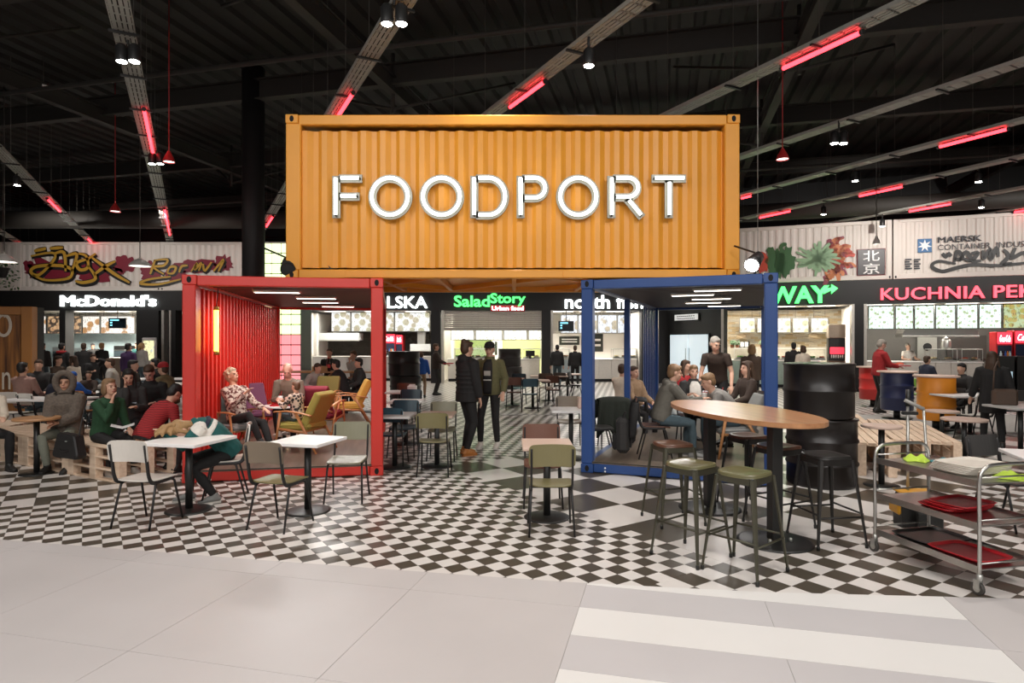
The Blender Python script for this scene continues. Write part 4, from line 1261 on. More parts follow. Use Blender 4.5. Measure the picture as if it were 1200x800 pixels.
counter(CF, 521, 634, 1.2, .8, 1.0, mat('cream_counter', (.70, .66, .60), .4), WHITE, 'cream counter of the salad shop', 5)
def glass_case(f, px0, px1, d, z0, label, cols):
    a, b = f.loc(px0, 400, d)[0], f.loc(px1, 400, d)[0]
    t = fthing(f, 'display_case', label, 'display case', a, d, z0)
    W = b - a
    MB().cbox(0, 0, 0, W, .5, .05, .01).build('base', STEEL, t)
    for x in (0, W - .02):
        for y in (0, .48): MB().box(x, y, .05, x + .02, y + .02, .42).build('upright', STEEL, t)
    MB().cbox(0, 0, .42, W, .5, .45, .01).build('top_shelf', STEEL, t)
    g = mat('clear_glass', (.9, .95, .95), .03)
    b_ = g.node_tree.nodes['Principled BSDF']; b_.inputs['Transmission Weight'].default_value = 1; b_.inputs['IOR'].default_value = 1.1
    MB().box(.02, .004, .05, W - .02, .010, .42).build('front_glass', g, t)
    n = max(2, int(W / .3))
    rn = random.Random(int(px0))
    for i in range(n):
        x = W * (i + .5) / n
        c = cols[i % len(cols)]
        tr = MB().cbox(x - .12, .1, .052, x + .12, .42, .10, .01).build('food_tray', STEEL, t)
        mb = MB()
        for k in range(7): mb.ell((x + rn.uniform(-.09, .09), .26 + rn.uniform(-.12, .12), .12), (.045, .045, .035), nu=7, nv=5)
        mb.build('food', c, tr, kind='stuff')
    return t
FOODS = [mat('food_green', (.12, .35, .05), .6), mat('food_red', (.55, .08, .03), .5), mat('food_cream', (.75, .62, .35), .6), mat('food_brown', (.3, .14, .05), .6)]
glass_case(CF, 532, 580, 1.3, 1.0, 'glass salad case on the cream counter behind the two men', FOODS)
glass_case(CF, 613, 634, 1.3, 1.0, 'glass salad case with a card terminal at the right of the salad shop', FOODS[1:])
t = fthing(CF, 'card_terminal', 'dark till screen on the salad counter', 'till', CF.loc(616, 400, 1.25)[0], 1.2, 1.0)
MB().cbox(0, 0, .12, .4, .04, .36, .01).build('screen', BLKMET, t); MB().cbox(.15, 0, 0, .25, .06, .12, .01).build('foot', BLKMET, t)
# fish bar
for i, (p, q) in enumerate([(657, 677), (677.5, 700), (700.5, 723), (723.5, 737), (737.5, 751)]):
    menu(CF, p, 368.5, q, 390.5, 3.2, M_NOR, ('leftmost', 'second', 'third', 'fourth', 'rightmost')[i] + ' bluish menu board of the fish bar')
CHALK = mat('chalkboard', (.035, .04, .035), .8)
for (p, q, y0, y1, lb) in [(656, 680, 394, 404, 'long chalkboard left of the blue front post'), (694, 708, 391, 412, 'square chalkboard seen through the blue container side')]:
    x0, z0, x1, z1 = rect(CF, p, y0, q, y1, 4.0)
    t = fthing(CF, 'chalkboard', lb, 'chalkboard', x0, 4.34, z0)
    MB().cbox(0, 0, 0, x1 - x0, .05, z1 - z0, .01).build('board', CHALK, t)
    for k in range(2): MB().box(.12, -.004, (z1 - z0) * (.3 + .3 * k), x1 - x0 - .12, 0, (z1 - z0) * (.42 + .3 * k)).build('chalk_line', WHITE, t)
screen_tv(CF, 654.5, 376, 672.5, 388, 1.2, 'black order screen hanging in the fish bar')
sbox(CF, 'wall_fish', 645, 391, 752, 470, 4.4, 4.5, WALLW, z0=0)
counter(CF, 690, 752, 1.0, .8, 1.0, mat('pale_counter', (.72, .68, .62), .4), WHITE, 'white counter of the fish bar seen past the blue front post', 4)
counter(CF, 647, 689, 1.2, .8, 1.0, STEELK, STEEL, 'steel and glass counter of the fish bar left of the blue front post', 3)
glass_case(CF, 650, 668, 1.3, 1.0, 'steaming fish display case on the steel counter', FOODS[2:])
glass_case(CF, 718, 748, 1.2, 1.0, 'fish display case on the white counter', FOODS[2:])
# frosted doors in the link wall
x0, z0, x1, z1 = rect(LF, 785, 392, 830, 462, -.05)
t = fthing(LF, 'frosted_door', 'pale frosted glass double door behind the blue container', 'door', x0, -.06)
W = x1 - x0
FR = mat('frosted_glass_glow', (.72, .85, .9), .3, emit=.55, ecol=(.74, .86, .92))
for i in range(2):
    MB().cbox(W * i / 2 + .02, 0, .04, W * (i + 1) / 2 - .02, .05, z1, .01).build('leaf', FR, t)
    MB().tube([(W / 2 + (-.1 if i == 0 else .1), -.04, .9), (W / 2 + (-.1 if i == 0 else .1), -.04, 1.5)], .015, 6).build('handle', STEEL, t)
MB().box(-.05, .0, 0, .0, .06, z1 + .05).build('frame', BLKMET, t); MB().box(W, 0, 0, W + .05, .06, z1 + .05).build('frame', BLKMET, t)
x0, z0, x1, z1 = rect(LF, 790, 367, 819, 376, -.05)
t = fthing(LF, 'notice_board', 'notice', 'sign', x0, -.06, z0)
t['label'] = 'white notice plate with two lines of print over the frosted doors'
MB().cbox(0, 0, 0, x1 - x0, .04, z1 - z0, .01).build('frame', BLKMET, t); MB().box(.05, -.006, .04, x1 - x0 - .05, 0, z1 - z0 - .04).build('plate', mat('plate_glow', (.8, .8, .78), emit=.55), t)
for k, n in ((0, 9), (1, 12)):
    for i in range(n): MB().box(.2 + (x1 - x0 - .4) * i / n, -.01, (z1 - z0) * (.56 - .30 * k), .2 + (x1 - x0 - .4) * (i + .7) / n, -.006, (z1 - z0) * (.70 - .30 * k)).build('print_mark', NAVY, t)
# sandwich bar: brick back wall, lit menus, drinks dispenser
BRK = [mat('pale_brick', (.42, .36, .27), .8, noise=.2), mat('ochre_brick', (.34, .26, .15), .8, noise=.2), mat('grey_brick', (.36, .33, .27), .8, noise=.2)]
bw = sbox(WF, 'wall_brick', 846, 362, 999, 470, 3.6, 3.7, mat('mortar', (.45, .41, .34), .9), z0=0, z1=ZF)
a0, a1 = WF.loc(849, 400, 3.56)[0], WF.loc(997, 400, 3.56)[0]
rnd = random.Random(4); bm_ = []
bl, bh = .30, .105
me_b = []
for q in BRK:
    mb = MB().cbox(0, 0, 0, bl - .012, .04, bh - .012, .006)
    me = bpy.data.meshes.new('brick'); me.from_pydata(mb.v, [], mb.f); me.materials.append(q); me_b.append(me)
z = 1.55; cnt = 0; r_ = 0
while z < ZF - .05 and cnt < 300:
    x = a0 + (bl / 2 if r_ % 2 else 0)
    while x < a1 - bl and cnt < 300:
        o = link('brick', rnd.choice(me_b), bw); o.location = (x, 3.565 + rnd.uniform(0, .012), z); x += bl; cnt += 1
    z += bh; r_ += 1
for i, (p, q) in enumerate([(866.5, 885), (887, 908), (908.5, 927), (928.5, 948), (950, 971)]):
    menu(WF, p, 372, q, 390, 3.0, M_SUB, ('leftmost', 'second', 'third', 'fourth', 'rightmost')[i] + ' creamy lit menu board of the sandwich bar')
counter(WF, 850, 966, 1.2, .8, 1.05, mat('teal_glass_counter', (.36, .46, .42), .25), WHITE, 'glass fronted counter of the sandwich bar', 5)
glass_case(WF, 905, 968, 1.3, 1.05, 'sandwich filling case at the sandwich bar', FOODS)
glass_case(WF, 860, 888, 1.3, 1.05, 'sandwich case seen through the blue container', FOODS)
for (px, py, lb) in [(869, 393.5, 'small oval wooden plaque left of the blue post'), (953, 393, 'small oval wooden plaque right of the blue post')]:
    s_, z_ = WF.loc(px, py, 3.2)
    t = fthing(WF, 'oval_plaque', lb, 'sign', s_, 3.2, z_)
    MB().prism([(.2 * cos(2 * PI * i / 18), .1 * sin(2 * PI * i / 18)) for i in range(18)], 0, .04, plane='xz').build('plaque', mat('plaque_brown', (.26, .19, .11), .6), t)
    MB().prism([(.17 * cos(2 * PI * i / 18), .075 * sin(2 * PI * i / 18)) for i in range(18)], -.006, .0, plane='xz').build('face', mat('plaque_face', (.40, .31, .2), .6), t)
s_, z_ = WF.loc(872, 403.5, 3.2)
t = fthing(WF, 'wall_clock_panel', 'black framed panel with two dark figures in the sandwich bar', 'sign', s_ - .22, 3.2, z_ - .14)
MB().cbox(0, 0, 0, .44, .04, .28, .03).build('frame', BLKMET, t)
for x in (.08, .25): MB().cbox(x, -.008, .04, x + .12, 0, .24, .01).build('panel', WHITE, t)
s_, _ = WF.loc(971, 400, .9)
t = fthing(WF, 'soda_dispenser', 'tall dark soda dispenser with red panel at the right of the sandwich bar', 'drinks machine', s_, .9)
dw = WF.loc(991, 400, .9)[0] - s_
zt = WF.loc(980, 380, .9)[1]
MB().cbox(0, 0, 0, dw, .6, 1.05, .01).build('cabinet', mat('dispenser_brown', (.16, .09, .05), .5), t)
MB().cbox(0, .05, 1.05, dw, .6, zt - .5, .01).build('back', BLKMET, t)
MB().cbox(0, -.02, zt - .5, dw, .6, zt, .02).build('ice_head', mat('dispenser_tan', (.34, .27, .21), .4, .3), t)
MB().cbox(.05, -.03, 1.3, dw - .05, .05, 1.55, .01).build('red_panel', COKEG, t)
for k in range(6): MB().tube([(.1 + k * (dw - .2) / 5, 0, 1.27), (.1 + k * (dw - .2) / 5, 0, 1.15)], .02, 6).build('nozzle', WHITE, t)
# potted green herbs on the sandwich counter
for i, (px, d_) in enumerate([(858, 1.25), (864, 1.25), (893, 1.25)]):
    t = fthing(WF, 'potted_herb', ('small green herb pot behind the standing person', 'second small herb pot behind the standing person', 'green herb pot beside the blue post')[i], 'plant', WF.loc(px, 400, d_)[0], d_ - .25 + .2, 1.05 if i < 0 else 1.05)
    t.location.z = 1.51 if 0 else 1.05 + .46
    MB().lathe([(.06, 0), (.08, .12)], 10).build('pot', mat('terracotta', (.3, .12, .06), .7), t)
    mb = MB(); rn = random.Random(i)
    for k in range(24):
        p = Vector((rn.uniform(-.1, .1), rn.uniform(-.1, .1), .12 + rn.uniform(0, .16))); mb.ell(p, (.045, .045, .02), nu=6, nv=4)
    mb.build('leaves', PL, t, kind='stuff')
# chinese kitchen at right
for i, (p, q, m) in enumerate([(1017.5, 1048, M_KUC), (1049, 1070.5, M_KUC), (1071.5, 1095, M_KUC), (1096, 1120, M_KUC), (1121, 1146, M_KUC), (1147, 1174, M_KUC), (1175, 1206, M_KUCF), (1207, 1240, M_KUC)]):
    k = .0
    x0, _ = WF.loc(p, 400, .7); x1, _ = WF.loc(q, 400, .7)
    z0, z1 = WF.loc(1017, 386, .7)[1], WF.loc(1017, 358.5, .7)[1]
    t = fthing(WF, 'menu_board', 'greenish lit menu board, ' + ('first', 'second', 'third', 'fourth', 'fifth', 'sixth', 'seventh (food photograph)', 'eighth')[i] + ' from the left over the kitchen at right', 'menu board', x0, .7, z0)
    MB().cbox(0, 0, 0, x1 - x0, .08, z1 - z0, .01).build('frame', MATS['menu_frame'], t)
    MB().box(.025, -.006, .03, x1 - x0 - .025, .01, z1 - z0 - .03).build('screen', m, t)
sbox(WF, 'wall_kitchen', 1013, 385, 1260, 480, 4.0, 4.1, mat('kitchen_taupe', (.11, .105, .095), .6), z0=0)
DKP = mat('kitchen_dark_panel', (.05, .045, .04), .5)
sbox(WF, 'wall_kitchen', 1110, 393, 1156, 420, 3.9, 4.0, DKP)
t = fthing(WF, 'kitchen_door', 'steel kitchen door with a round window behind the counter at right', 'door', WF.loc(1075, 400, 3.9)[0], 3.88)
dw = WF.loc(1098, 400, 3.9)[0] - WF.loc(1075, 400, 3.9)[0]
MB().cbox(0, 0, 0, dw, .06, 2.2, .01).build('leaf', mat('door_steel', (.45, .46, .42), .4, .5), t)
MB().lathe([(.0, 0), (.13, 0), (.15, .02), (.15, .03)], 16).build('porthole', mat('porthole_dark', (.03, .03, .03), .2), t).matrix_local = Matrix.Translation((dw / 2, -.0, 1.55)) @ Matrix.Rotation(PI / 2, 4, 'X')
MB().tube([(dw - .1, -.04, 1), (dw - .1, -.04, 1.2)], .012, 6).build('handle', STEEL, t)
t = fthing(WF, 'extractor_hood', 'stainless extractor hood below the greenish menu boards', 'hood', WF.loc(1058, 400, 1.6)[0], 1.6, WF.loc(1100, 394, 1.6)[1])
hw = WF.loc(1147, 400, 1.6)[0] - WF.loc(1058, 400, 1.6)[0]
MB().box(hw * .4, .3, .3, hw * .6, .9, ZF + .12 - t.location.z).build('duct', STEEL, t)
MB().prism([(0, 0), (hw, 0), (hw, .12), (hw - .1, .3), (.1, .3), (0, .12)], 0, 1.2, plane='xz').build('canopy', CHROME, t); MB().cbox(-.02, -.02, -.03, hw + .02, .04, .03, .01).build('rim', STEEL, t)
counter(WF, 1016, 1166, 1.1, .8, 1.05, mat('warm_white_counter', (.66, .62, .56), .4), WHITE, 'white counter of the kitchen at right', 8)
glass_case(WF, 1088, 1122, 1.15, 1.05, 'empty glass case on the counter at right', FOODS[2:3])
glass_case(WF, 1127, 1152, 1.15, 1.05, 'glass case with meat dishes on the counter at right', FOODS[1:])
t = fthing(WF, 'rice_cooker', 'steel pot on the counter at right', 'pot', WF.loc(1109, 400, 1.4)[0], 1.45, 1.5)
MB().lathe([(.15, 0), (.16, .05), (.16, .3), (.13, .34)], 16).build('body', STEEL, t); MB().lathe([(.14, .34), (.05, .4), (.02, .44)], 16).build('lid', STEEL, t)
fridge(WF, 1168, 1187, 388.5, .9, 'red drinks fridge with bottles at the right of the kitchen')
fridge(WF, 1189, 1225, 387, .85, 'big red drinks fridge cut by the right edge', inner=False)

for i, p in enumerate((1170, 1192)):
    q = 1191 if i == 0 else 1218
    a, b = WF.loc(p, 400, .1)[0], WF.loc(q, 400, .1)[0]
    t = fthing(WF, 'black_cabinet', ('black cabinet with a pale blue screen under the drinks fridges at right', 'black cabinet cut by the right edge under the big red fridge')[i], 'cabinet', a, .1)
    MB().cbox(0, 0, 0, b - a - .04, .6, 1.28, .01).build('body', BLKMET, t)
    MB().cbox(.05, -.02, .30, b - a - .1, .0, .78, .01).build('screen' if i == 0 else 'door', mat('cabinet_screen', (.4, .55, .62), emit=.55, ecol=(.5, .68, .78)) if i == 0 else BLK, t)

# ============================================================ FURNITURE
def shell(name, c, r=.32): return mat(name, c, r, noise=.08, scale=6)
SH_W = shell('white_chair_shell', (.66, .62, .56)); SH_O = shell('olive_chair_shell', (.19, .165, .075)); SH_G = shell('sage_chair_shell', (.22, .21, .14)); SH_T = shell('taupe_chair_shell', (.20, .155, .11))
SH_B = shell('brown_chair_shell', (.14, .060, .038)); SH_N = shell('petrol_chair_shell', (.035, .085, .115)); SH_K = shell('charcoal_chair_shell', (.045, .042, .040)); SH_A = shell('amber_chair_shell', (.40, .16, .04))
FRAME = mat('chair_frame_black', (.013, .012, .012), .4)
MOVE = []
def build_chair(label, loc, rot, m, ms=None):
    """school-type chair: bent board seat and back on a black tube frame; faces -y"""
    t = thing('side_chair', label, 'chair', loc, rot)
    mb = MB(); n = 7; sw, sd = .40, .40
    vs = []; us = [-1, -.9, -.6, 0, .6, .9, 1]
    for j, v in enumerate(us):
        for i, u in enumerate(us):
            k = 1 - .10 * (abs(u) ** 6) * (abs(v) ** 6) * 1.2
            z = .455 - .018 * (1 - u * u) * (1 - v * v * .5) - (.03 * max(0, -v - .55) ** 1.3) + .02 * max(0, v - .6)
            vs.append((u * sw / 2 * k, v * sd / 2 * k, z))
    q = len(us); N = q * q
    top = vs; bot = [(x, y, z - .014) for x, y, z in vs]
    fs = []
    for j in range(q - 1):
        for i in range(q - 1):
            a = j * q + i
            fs.append((a, a + 1, a + 1 + q, a + q)); fs.append((N + a, N + a + q, N + a + 1 + q, N + a + 1))
    ring = [i for i in range(q)] + [j * q + q - 1 for j in range(1, q)] + [N - 1 - i for i in range(1, q)] + [(q - 1 - j) * q for j in range(1, q - 1)]
    for a, b in zip(ring, ring[1:] + ring[:1]): fs.append((b, a, N + a, N + b))
    mb.add(top + bot, fs, True)
    mb.build('seat', ms or m, t)
    MB().board(.42, .205, .012, bend=-.035, tilt=R(-8), org=(0, .205, .635), corner=.045).build('backrest', m, t)
    fr = MB()
    for s in (-1, 1):
        x = s * .185
        pts = smooth_line([(x, .265, .80), (x, .235, .62), (x, .215, .50), (x, .17, .432), (x, .05, .425), (x * .98, -.12, .43)], 4)
        fr.tube(pts, [(.011, .02)] * len(pts), 8, side=(1, 0, 0))
    for y in (-.10, .12): fr.tube([(-.18, y, .427), (.18, y, .427)], .009, 6)
    fr.build('frame', FRAME, t)
    for s in (-1, 1):
        MB().tube([(s * .175, -.06, .432), (s * .185, -.12, .40), (s * .205, -.215, .0)], [.011, .012, .010], 7).build('leg', FRAME, t)
        MB().tube([(s * .175, .08, .432), (s * .185, .13, .40), (s * .205, .235, .0)], [.011, .012, .010], 7).build('leg', FRAME, t)
    return t
CH = build_chair('white chair with a black frame at the left white table, nearest the concourse', (-3.53, 6.05), R(180 - 10), SH_W)
def chair(label, x, y, face, sh='white_chair_shell', group=None, z=0):
    return dup(CH, (x, y, z), R(face), label, group, None if sh == 'white_chair_shell' else {'white_chair_shell': sh})
# rotation 0 faces the camera, 180 turns its back to it
chair('pale chair under the girl in the teal jacket sleeping on the table', -3.22, 6.98, -70)
ch_ = chair('taupe backed olive chair at the middle white table, turned away', -2.21, 5.97, 180 - 37 + 20, 'olive_chair_shell')
for k_ in ch_.children:
    if k_.name.startswith('backrest'): k_.data = k_.data.copy(); k_.data.materials[0] = SH_T
chair('sage green chair facing the camera by the right post of the red container', -1.84, 6.95, 3, 'sage_chair_shell')
chair('olive chair seen from behind at the single table before the blue container', .36, 5.83, 180, 'olive_chair_shell')
chair('brown chair facing the camera behind the single table before the blue container', .33, 6.75, 0, 'brown_chair_shell')
chair('olive chair turned away, at the pale table right of the red container', -1.03, 8.3, 180, 'olive_chair_shell')
chair('dark olive chair facing the camera, second table right of the red container', -1.05, 9.35, 0, 'sage_chair_shell')
chair('petrol blue chair in front of the stacked black drums by the red container', -1.68, 9.6, 0, 'petrol_chair_shell')
chair('petrol blue chair turned away behind the grey table at the red container', -1.72, 8.15 + .75, 180, 'petrol_chair_shell')
chair('petrol blue chair one row further back by the stacked black drums', -1.95, 11.8, 0, 'petrol_chair_shell')
chair('brown chair at the farthest small table by the stacked black drums', -2.35, 13.6, 0, 'brown_chair_shell')
chair('petrol blue chair with its back to the camera in the central table group', .45, 15.7, 180, 'petrol_chair_shell')
chair('brown chair at the left of the central table group', .05, 16.3, 180, 'brown_chair_shell')
chair('dark teal chair right behind the man in the olive jacket', .20, 17.7, 0, 'petrol_chair_shell')
chair('brown chair at the right of the central table group', 1.15, 17.1, 180 - 15, 'brown_chair_shell')
chair('pinkish wood chair in the middle of the central table group', .98, 17.9, 0, 'taupe_chair_shell')
chair('dark chair before the fish bar counter', 1.55, 18.7, 150, 'charcoal_chair_shell')
chair('black seated chair beside the fish bar customers', 2.0, 19.0, 70, 'charcoal_chair_shell')
chair('light wood chair behind the white table at the blue front post', .95, 10.3, 0, 'taupe_chair_shell')
chair('dark chair half hidden behind the blue front post', 1.35, 9.6, 90, 'charcoal_chair_shell')
chair('charcoal chair at the white table on the right edge', 4.75, 5.95, 15, 'charcoal_chair_shell')
chair('white chair beyond the round wooden table at the left edge', -9.2, 11.6, 180)
chair('white chair next to it beyond the round wooden table at left', -8.55, 11.3, 160)
chair('amber chair under the person in the pink sweater', -8.2, 11.9, 180, 'amber_chair_shell')
chair('dark chair between the hooded woman and the blonde in green', -6.95, 11.1, 180, 'brown_chair_shell')
chair('white chair seen through the blue container near the fish bar', 2.3, 13.0, 200, 'charcoal_chair_shell')
chair('white chair left of the dark walker at right', 8.3, 11.2, 190)
chair('charcoal chair behind the dark walker at right', 9.6, 12.0, 170, 'charcoal_chair_shell')
chair('charcoal chair under the dark haired guest at right', 8.9, 12.6, 150, 'charcoal_chair_shell')

def build_table(label, loc, rot, w, d, m, h=.745, r=.23, cat='table'):
    t = thing('pedestal_table', label, cat, loc, rot)
    MB().cbox(-w / 2, -d / 2, h - .035, w / 2, d / 2, h, .006).build('tabletop', m, t)
    MB().cbox(-.14, -.14, h - .055, .14, .14, h - .035, .004).build('mounting_plate', BLKMET, t)
    MB().lathe([(.036, .02), (.036, h - .05)], 14).build('column', BLKMET, t)
    MB().lathe([(r, 0), (r, .008), (r * .9, .016), (.05, .026)], 24).build('base', BLKMET, t)
    return t
PINKW = mat('pale_wood_laminate', (.60, .44, .36), .4, noise=.06); GREYT = mat('grey_laminate', (.50, .48, .46), .4, noise=.05)
build_table('white square table the sleeping girl leans on', (-3.37, 6.5), R(-12), .66, .66, WHITE)
build_table('white square table between the olive and the sage chair, before the red container', (-2.12, 6.47), R(-15), .58, .58, WHITE)
build_table('small pale wood table between two chairs before the blue container', (.35, 6.24), 0, .50, .58, PINKW)
build_table('grey table beside the right post of the red container', (-1.64, 8.72), 0, .53, .6, GREYT)
build_table('pale table between two olive chairs right of the red container', (-1.06, 8.8), 0, .5, .6, PINKW)
build_table('white table in the second row by the stacked black drums', (-1.83, 10.75), 0, .56, .6, WHITE)
build_table('white table in the third row by the stacked black drums', (-2.25, 12.75), 0, .6, .6, WHITE)
build_table('pinkish table at the front of the central group', (.55, 16.5), 0, .9, .7, PINKW)
build_table('brown table at the left of the central group', (.0, 17.1), 0, .7, .7, mat('brown_laminate', (.25, .12, .08), .4))
build_table('wooden table at the back of the central group', (1.1, 18.6), 0, 1.1, .7, PINKW)
build_table('wooden table before the fish bar', (1.75, 19.6), 0, .8, .7, PINKW)
build_table('white table left of the blue front post', (.89, 9.4), 0, .62, .6, WHITE)
build_table('white table cut by the right edge', (4.85, 5.5), R(-20), .7, .7, WHITE)
build_table('white table behind the hooded woman at left', (-8.3, 11.2), 0, 1.3, .7, WHITE)
build_table('white table between the hooded woman and the blonde', (-6.6, 11.9), 0, 1.2, .7, WHITE)
build_table('white table in the crowd before the burger counter', (-8.6, 15.2), 0, 1.4, .7, WHITE)
build_table('wooden table in the crowd by the man in the black jacket', (-6.9, 10.5), R(20), .9, .6, PINKW)
build_table('white table at the seated guests on the right', (8.75, 11.9), 0, 1.1, .7, WHITE)
build_table('white table with food in the left crowd', (-9.6, 17.2), 0, 1.6, .7, WHITE)
t = build_table('white high table at the right edge behind the dark walker', (8.0, 9.8), 0, .7, .7, GREYT)
# napkin boxes and small things on the tables
t = thing('napkin_box', 'white napkin box on the third table by the stacked drums', 'box', (-2.02, 12.6, .746))
MB().cbox(-.09, -.07, 0, .09, .07, .12, .01).build('box', WHITE, t); MB().box(-.06, -.01, .12, .06, .01, .15).build('napkin', WHITE, t)
t = thing('napkin_box', 'pale box on the white table left of the blue front post', 'box', (.80 + .3, 9.5, .746))
MB().cbox(-.1, -.08, 0, .1, .08, .17, .01).build('box', PINKW, t); MB().box(-.06, -.01, .17, .06, .01, .19).build('napkin', WHITE, t)

# ---- bar stools
STG = mat('stool_olive_metal', (.062, .058, .038), .38, .35); STD = mat('stool_dark_metal', (.022, .020, .018), .4, .3); SEATB = wood('stool_brown_wood', (.07, .03, .018), (.13, .055, .03), 2.2, 0, .3); SEATG = mat('stool_olive_seat', (.125, .115, .055), .28)
def build_stool(label, loc, rot):
    t = thing('bar_stool', label, 'stool', loc, rot)
    h = .765; hw = .165
    vs = []; fs = []; n = 32
    rings = [(0, -.012), (.5, -.010), (.85, -.003), (1, .0), (1.03, -.012), (1.0, -.028)]
    for r_, dz in rings:
        for i in range(n):
            a = 2 * PI * i / n
            k = (abs(cos(a)) ** 4 + abs(sin(a)) ** 4) ** -.25
            vs.append((hw * r_ * k * cos(a), hw * r_ * k * sin(a), h + dz + .008 * (r_ * k * sin(a)) ** 2))
    for j in range(len(rings) - 1):
        for i in range(n): fs.append((j * n + i, j * n + (i + 1) % n, (j + 1) * n + (i + 1) % n, (j + 1) * n + i))
    mb = MB().add(vs, fs, True); mb.add([], [])
    mb.f.append([(len(rings) - 1) * n + i for i in reversed(range(n))]); mb.sm.append(False); mb.mi.append(0)
    mb.build('seat', SEATG, t)
    ap = MB()
    for s in (-1, 1):
        ap.cbox(-hw * .86, s * hw * .9 - .008, h - .075, hw * .86, s * hw * .9 + .008, h - .02, .004)
        ap.cbox(s * hw * .9 - .008, -hw * .86, h - .075, s * hw * .9 + .008, hw * .86, h - .02, .004)
    ap.build('apron', STG, t)
    for sx in (-1, 1):
        for sy in (-1, 1):
            a = Vector((sx * hw * .9, sy * hw * .9, h - .03)); b = Vector((sx * .225, sy * .225, .03))
            l = MB().tube([a, a.lerp(b, .35), b], [(.026, .016), (.022, .014), (.012, .010)], 6, side=(sx, -sy, 0), smooth=False).build('leg', STG, t)
            MB().lathe([(.014, 0), (.015, .03), (.012, .035)], 8, c=(b.x, b.y, 0)).build('foot_cap', BLKMET, l)
    for s in (-1, 1):
        MB().tube([(-.205, s * .205, .26), (.205, s * .205, .26)], .009, 6).build('rung', STG, t)
        MB().tube([(s * .203, -.205, .285), (s * .203, .205, .285)], .009, 6).build('rung', STG, t)
    return t
ST = build_stool('olive metal bar stool nearest the concourse, third from the left', (1.79, 4.79), R(40))
def stool(label, x, y, rz, seat=None, fr=None):
    sw = {}
    if seat: sw['stool_olive_seat'] = seat
    if fr: sw['stool_olive_metal'] = fr
    return dup(ST, (x, y), R(rz), label, None, sw)
stool('metal bar stool with a brown seat, leftmost before the blue container', 1.58, 6.12, 12, 'stool_brown_wood')
stool('olive metal bar stool second from the left', 1.47, 5.12, 38)
stool('brown topped bar stool on the far side of the oval table, left one', 2.52, 6.64, 20, 'stool_brown_wood', 'stool_dark_metal')
stool('brown topped bar stool across the oval table, before the blue right post', 2.56, 5.98, 25, 'stool_brown_wood', 'stool_dark_metal')
stool('dark bar stool at the right end of the oval table, before the black drums', 2.77, 5.5, 8, 'stool_dark_metal', 'stool_dark_metal')

# ---- long oval bar table
OAK = wood('oiled_oak', (.36, .16, .07), (.50, .25, .115), 1.6, 1, .28)
t = thing('oval_bar_table', 'long oval oak bar table on two black columns', 'bar table', (2.2, 6.03), math.atan2(-.98, .2) + PI / 2)
el = [(.47 * (abs(cos(a)) ** .9) * (1 if cos(a) > 0 else -1), 1.06 * (abs(sin(a)) ** .95) * (1 if sin(a) > 0 else -1)) for a in [2 * PI * i / 64 for i in range(64)]]
MB().prism(el, 1.062, 1.10).build('tabletop', OAK, t)
MB().prism([(x * .985, y * .99) for x, y in el], 1.056, 1.062).build('underside_rim', mat('oak_edge', (.38, .20, .10), .4), t)
for y in (-.56, .56):
    MB().cbox(-.05, y - .05, .02, .05, y + .05, 1.05, .006).build('column', BLKMET, t)
    MB().cbox(-.16, y - .16, 1.03, .16, y + .16, 1.056, .004).build('mounting_plate', BLKMET, t)
    b = MB().lathe([(.32, 0), (.32, .008), (.29, .016), (.06, .022)], 28, c=(0, y, 0)).build('base', BLKMET, t)
    for s in (-1, 1): MB().lathe([(.014, 0), (.014, .03), (.006, .036)], 8, c=(s * .1, y - .08, .018)).build('bolt', STEEL, b)

# ---- black oil drums stacked as dividers
DRUM = mat('drum_black_gloss', (.012, .009, .008), .34, noise=.2)
def drum(label, x, y, z, r, h, ribs, m=DRUM, nm='oil_drum', group=None):
    t = thing(nm, label, 'drum', (x, y, z), 0, group)
    pr = [(r - .012, 0), (r, .012), (r, .03)]
    for k in ribs: pr += [(r, k - .03), (r + .016, k - .008), (r + .016, k + .008), (r, k + .03)]
    pr += [(r, h - .03), (r + .012, h - .02), (r + .012, h - .004), (r, h)]
    MB().lathe(pr, 32).build('body', m, t)
    MB().lathe([(r - .01, h - .012), (0, h - .012)], 32, closed=False).build('lid', m, t)
    MB().lathe([(.03, h - .012), (.03, h + .006), (.0, h + .006)], 10, c=(r * .6, 0, 0), closed=False).build('bung_cap', STEEL, t)
    return t
def stack(x, y, where, r=.40):
    drum('lower black oil drum of the stack ' + where, x, y, 0, r, .82, (.27, .55))
    drum('upper black oil drum of the stack ' + where, x - .04, y - .01, .833, r, .66, (.33,))
stack(3.85, 7.75, 'right of the blue container')
stack(-2.9, 17.0, 'between the red container and the two standing men', .42)
stack(-.05, 23.3, 'before the salad shop', .42)
# ---- coloured drum bar tables
def drum_table(label, x, y, m, r=.33):
    t = thing('drum_bar_table', label, 'bar table', (x, y))
    MB().lathe([(r * 1.2, 1.05), (r * 1.22, 1.06), (r * 1.22, 1.075), (r * 1.2, 1.085)], 32).build('tabletop', PINKW, t)
    pr = [(r - .01, .2), (r, .212)]
    for k in (.48, .76): pr += [(r, k - .03), (r + .014, k - .008), (r + .014, k + .008), (r, k + .03)]
    pr += [(r, 1.03), (r, 1.05)]
    MB().lathe(pr, 32).build('drum', m, t)
    MB().lathe([(.07, .02), (.07, .2)], 16).build('column', BLKMET, t)
    MB().lathe([(.3, 0), (.3, .01), (.07, .022)], 24).build('base', BLKMET, t)
    return t
drum_table('orange drum bar table with a pale round top at right', *G(1097, 503)[:2], paint('drum_orange', (.85, .30, .02)))
drum_table('navy drum bar table beside the man in the red jacket', *G(1051, 490)[:2], paint('drum_navy', (.022, .030, .09)))
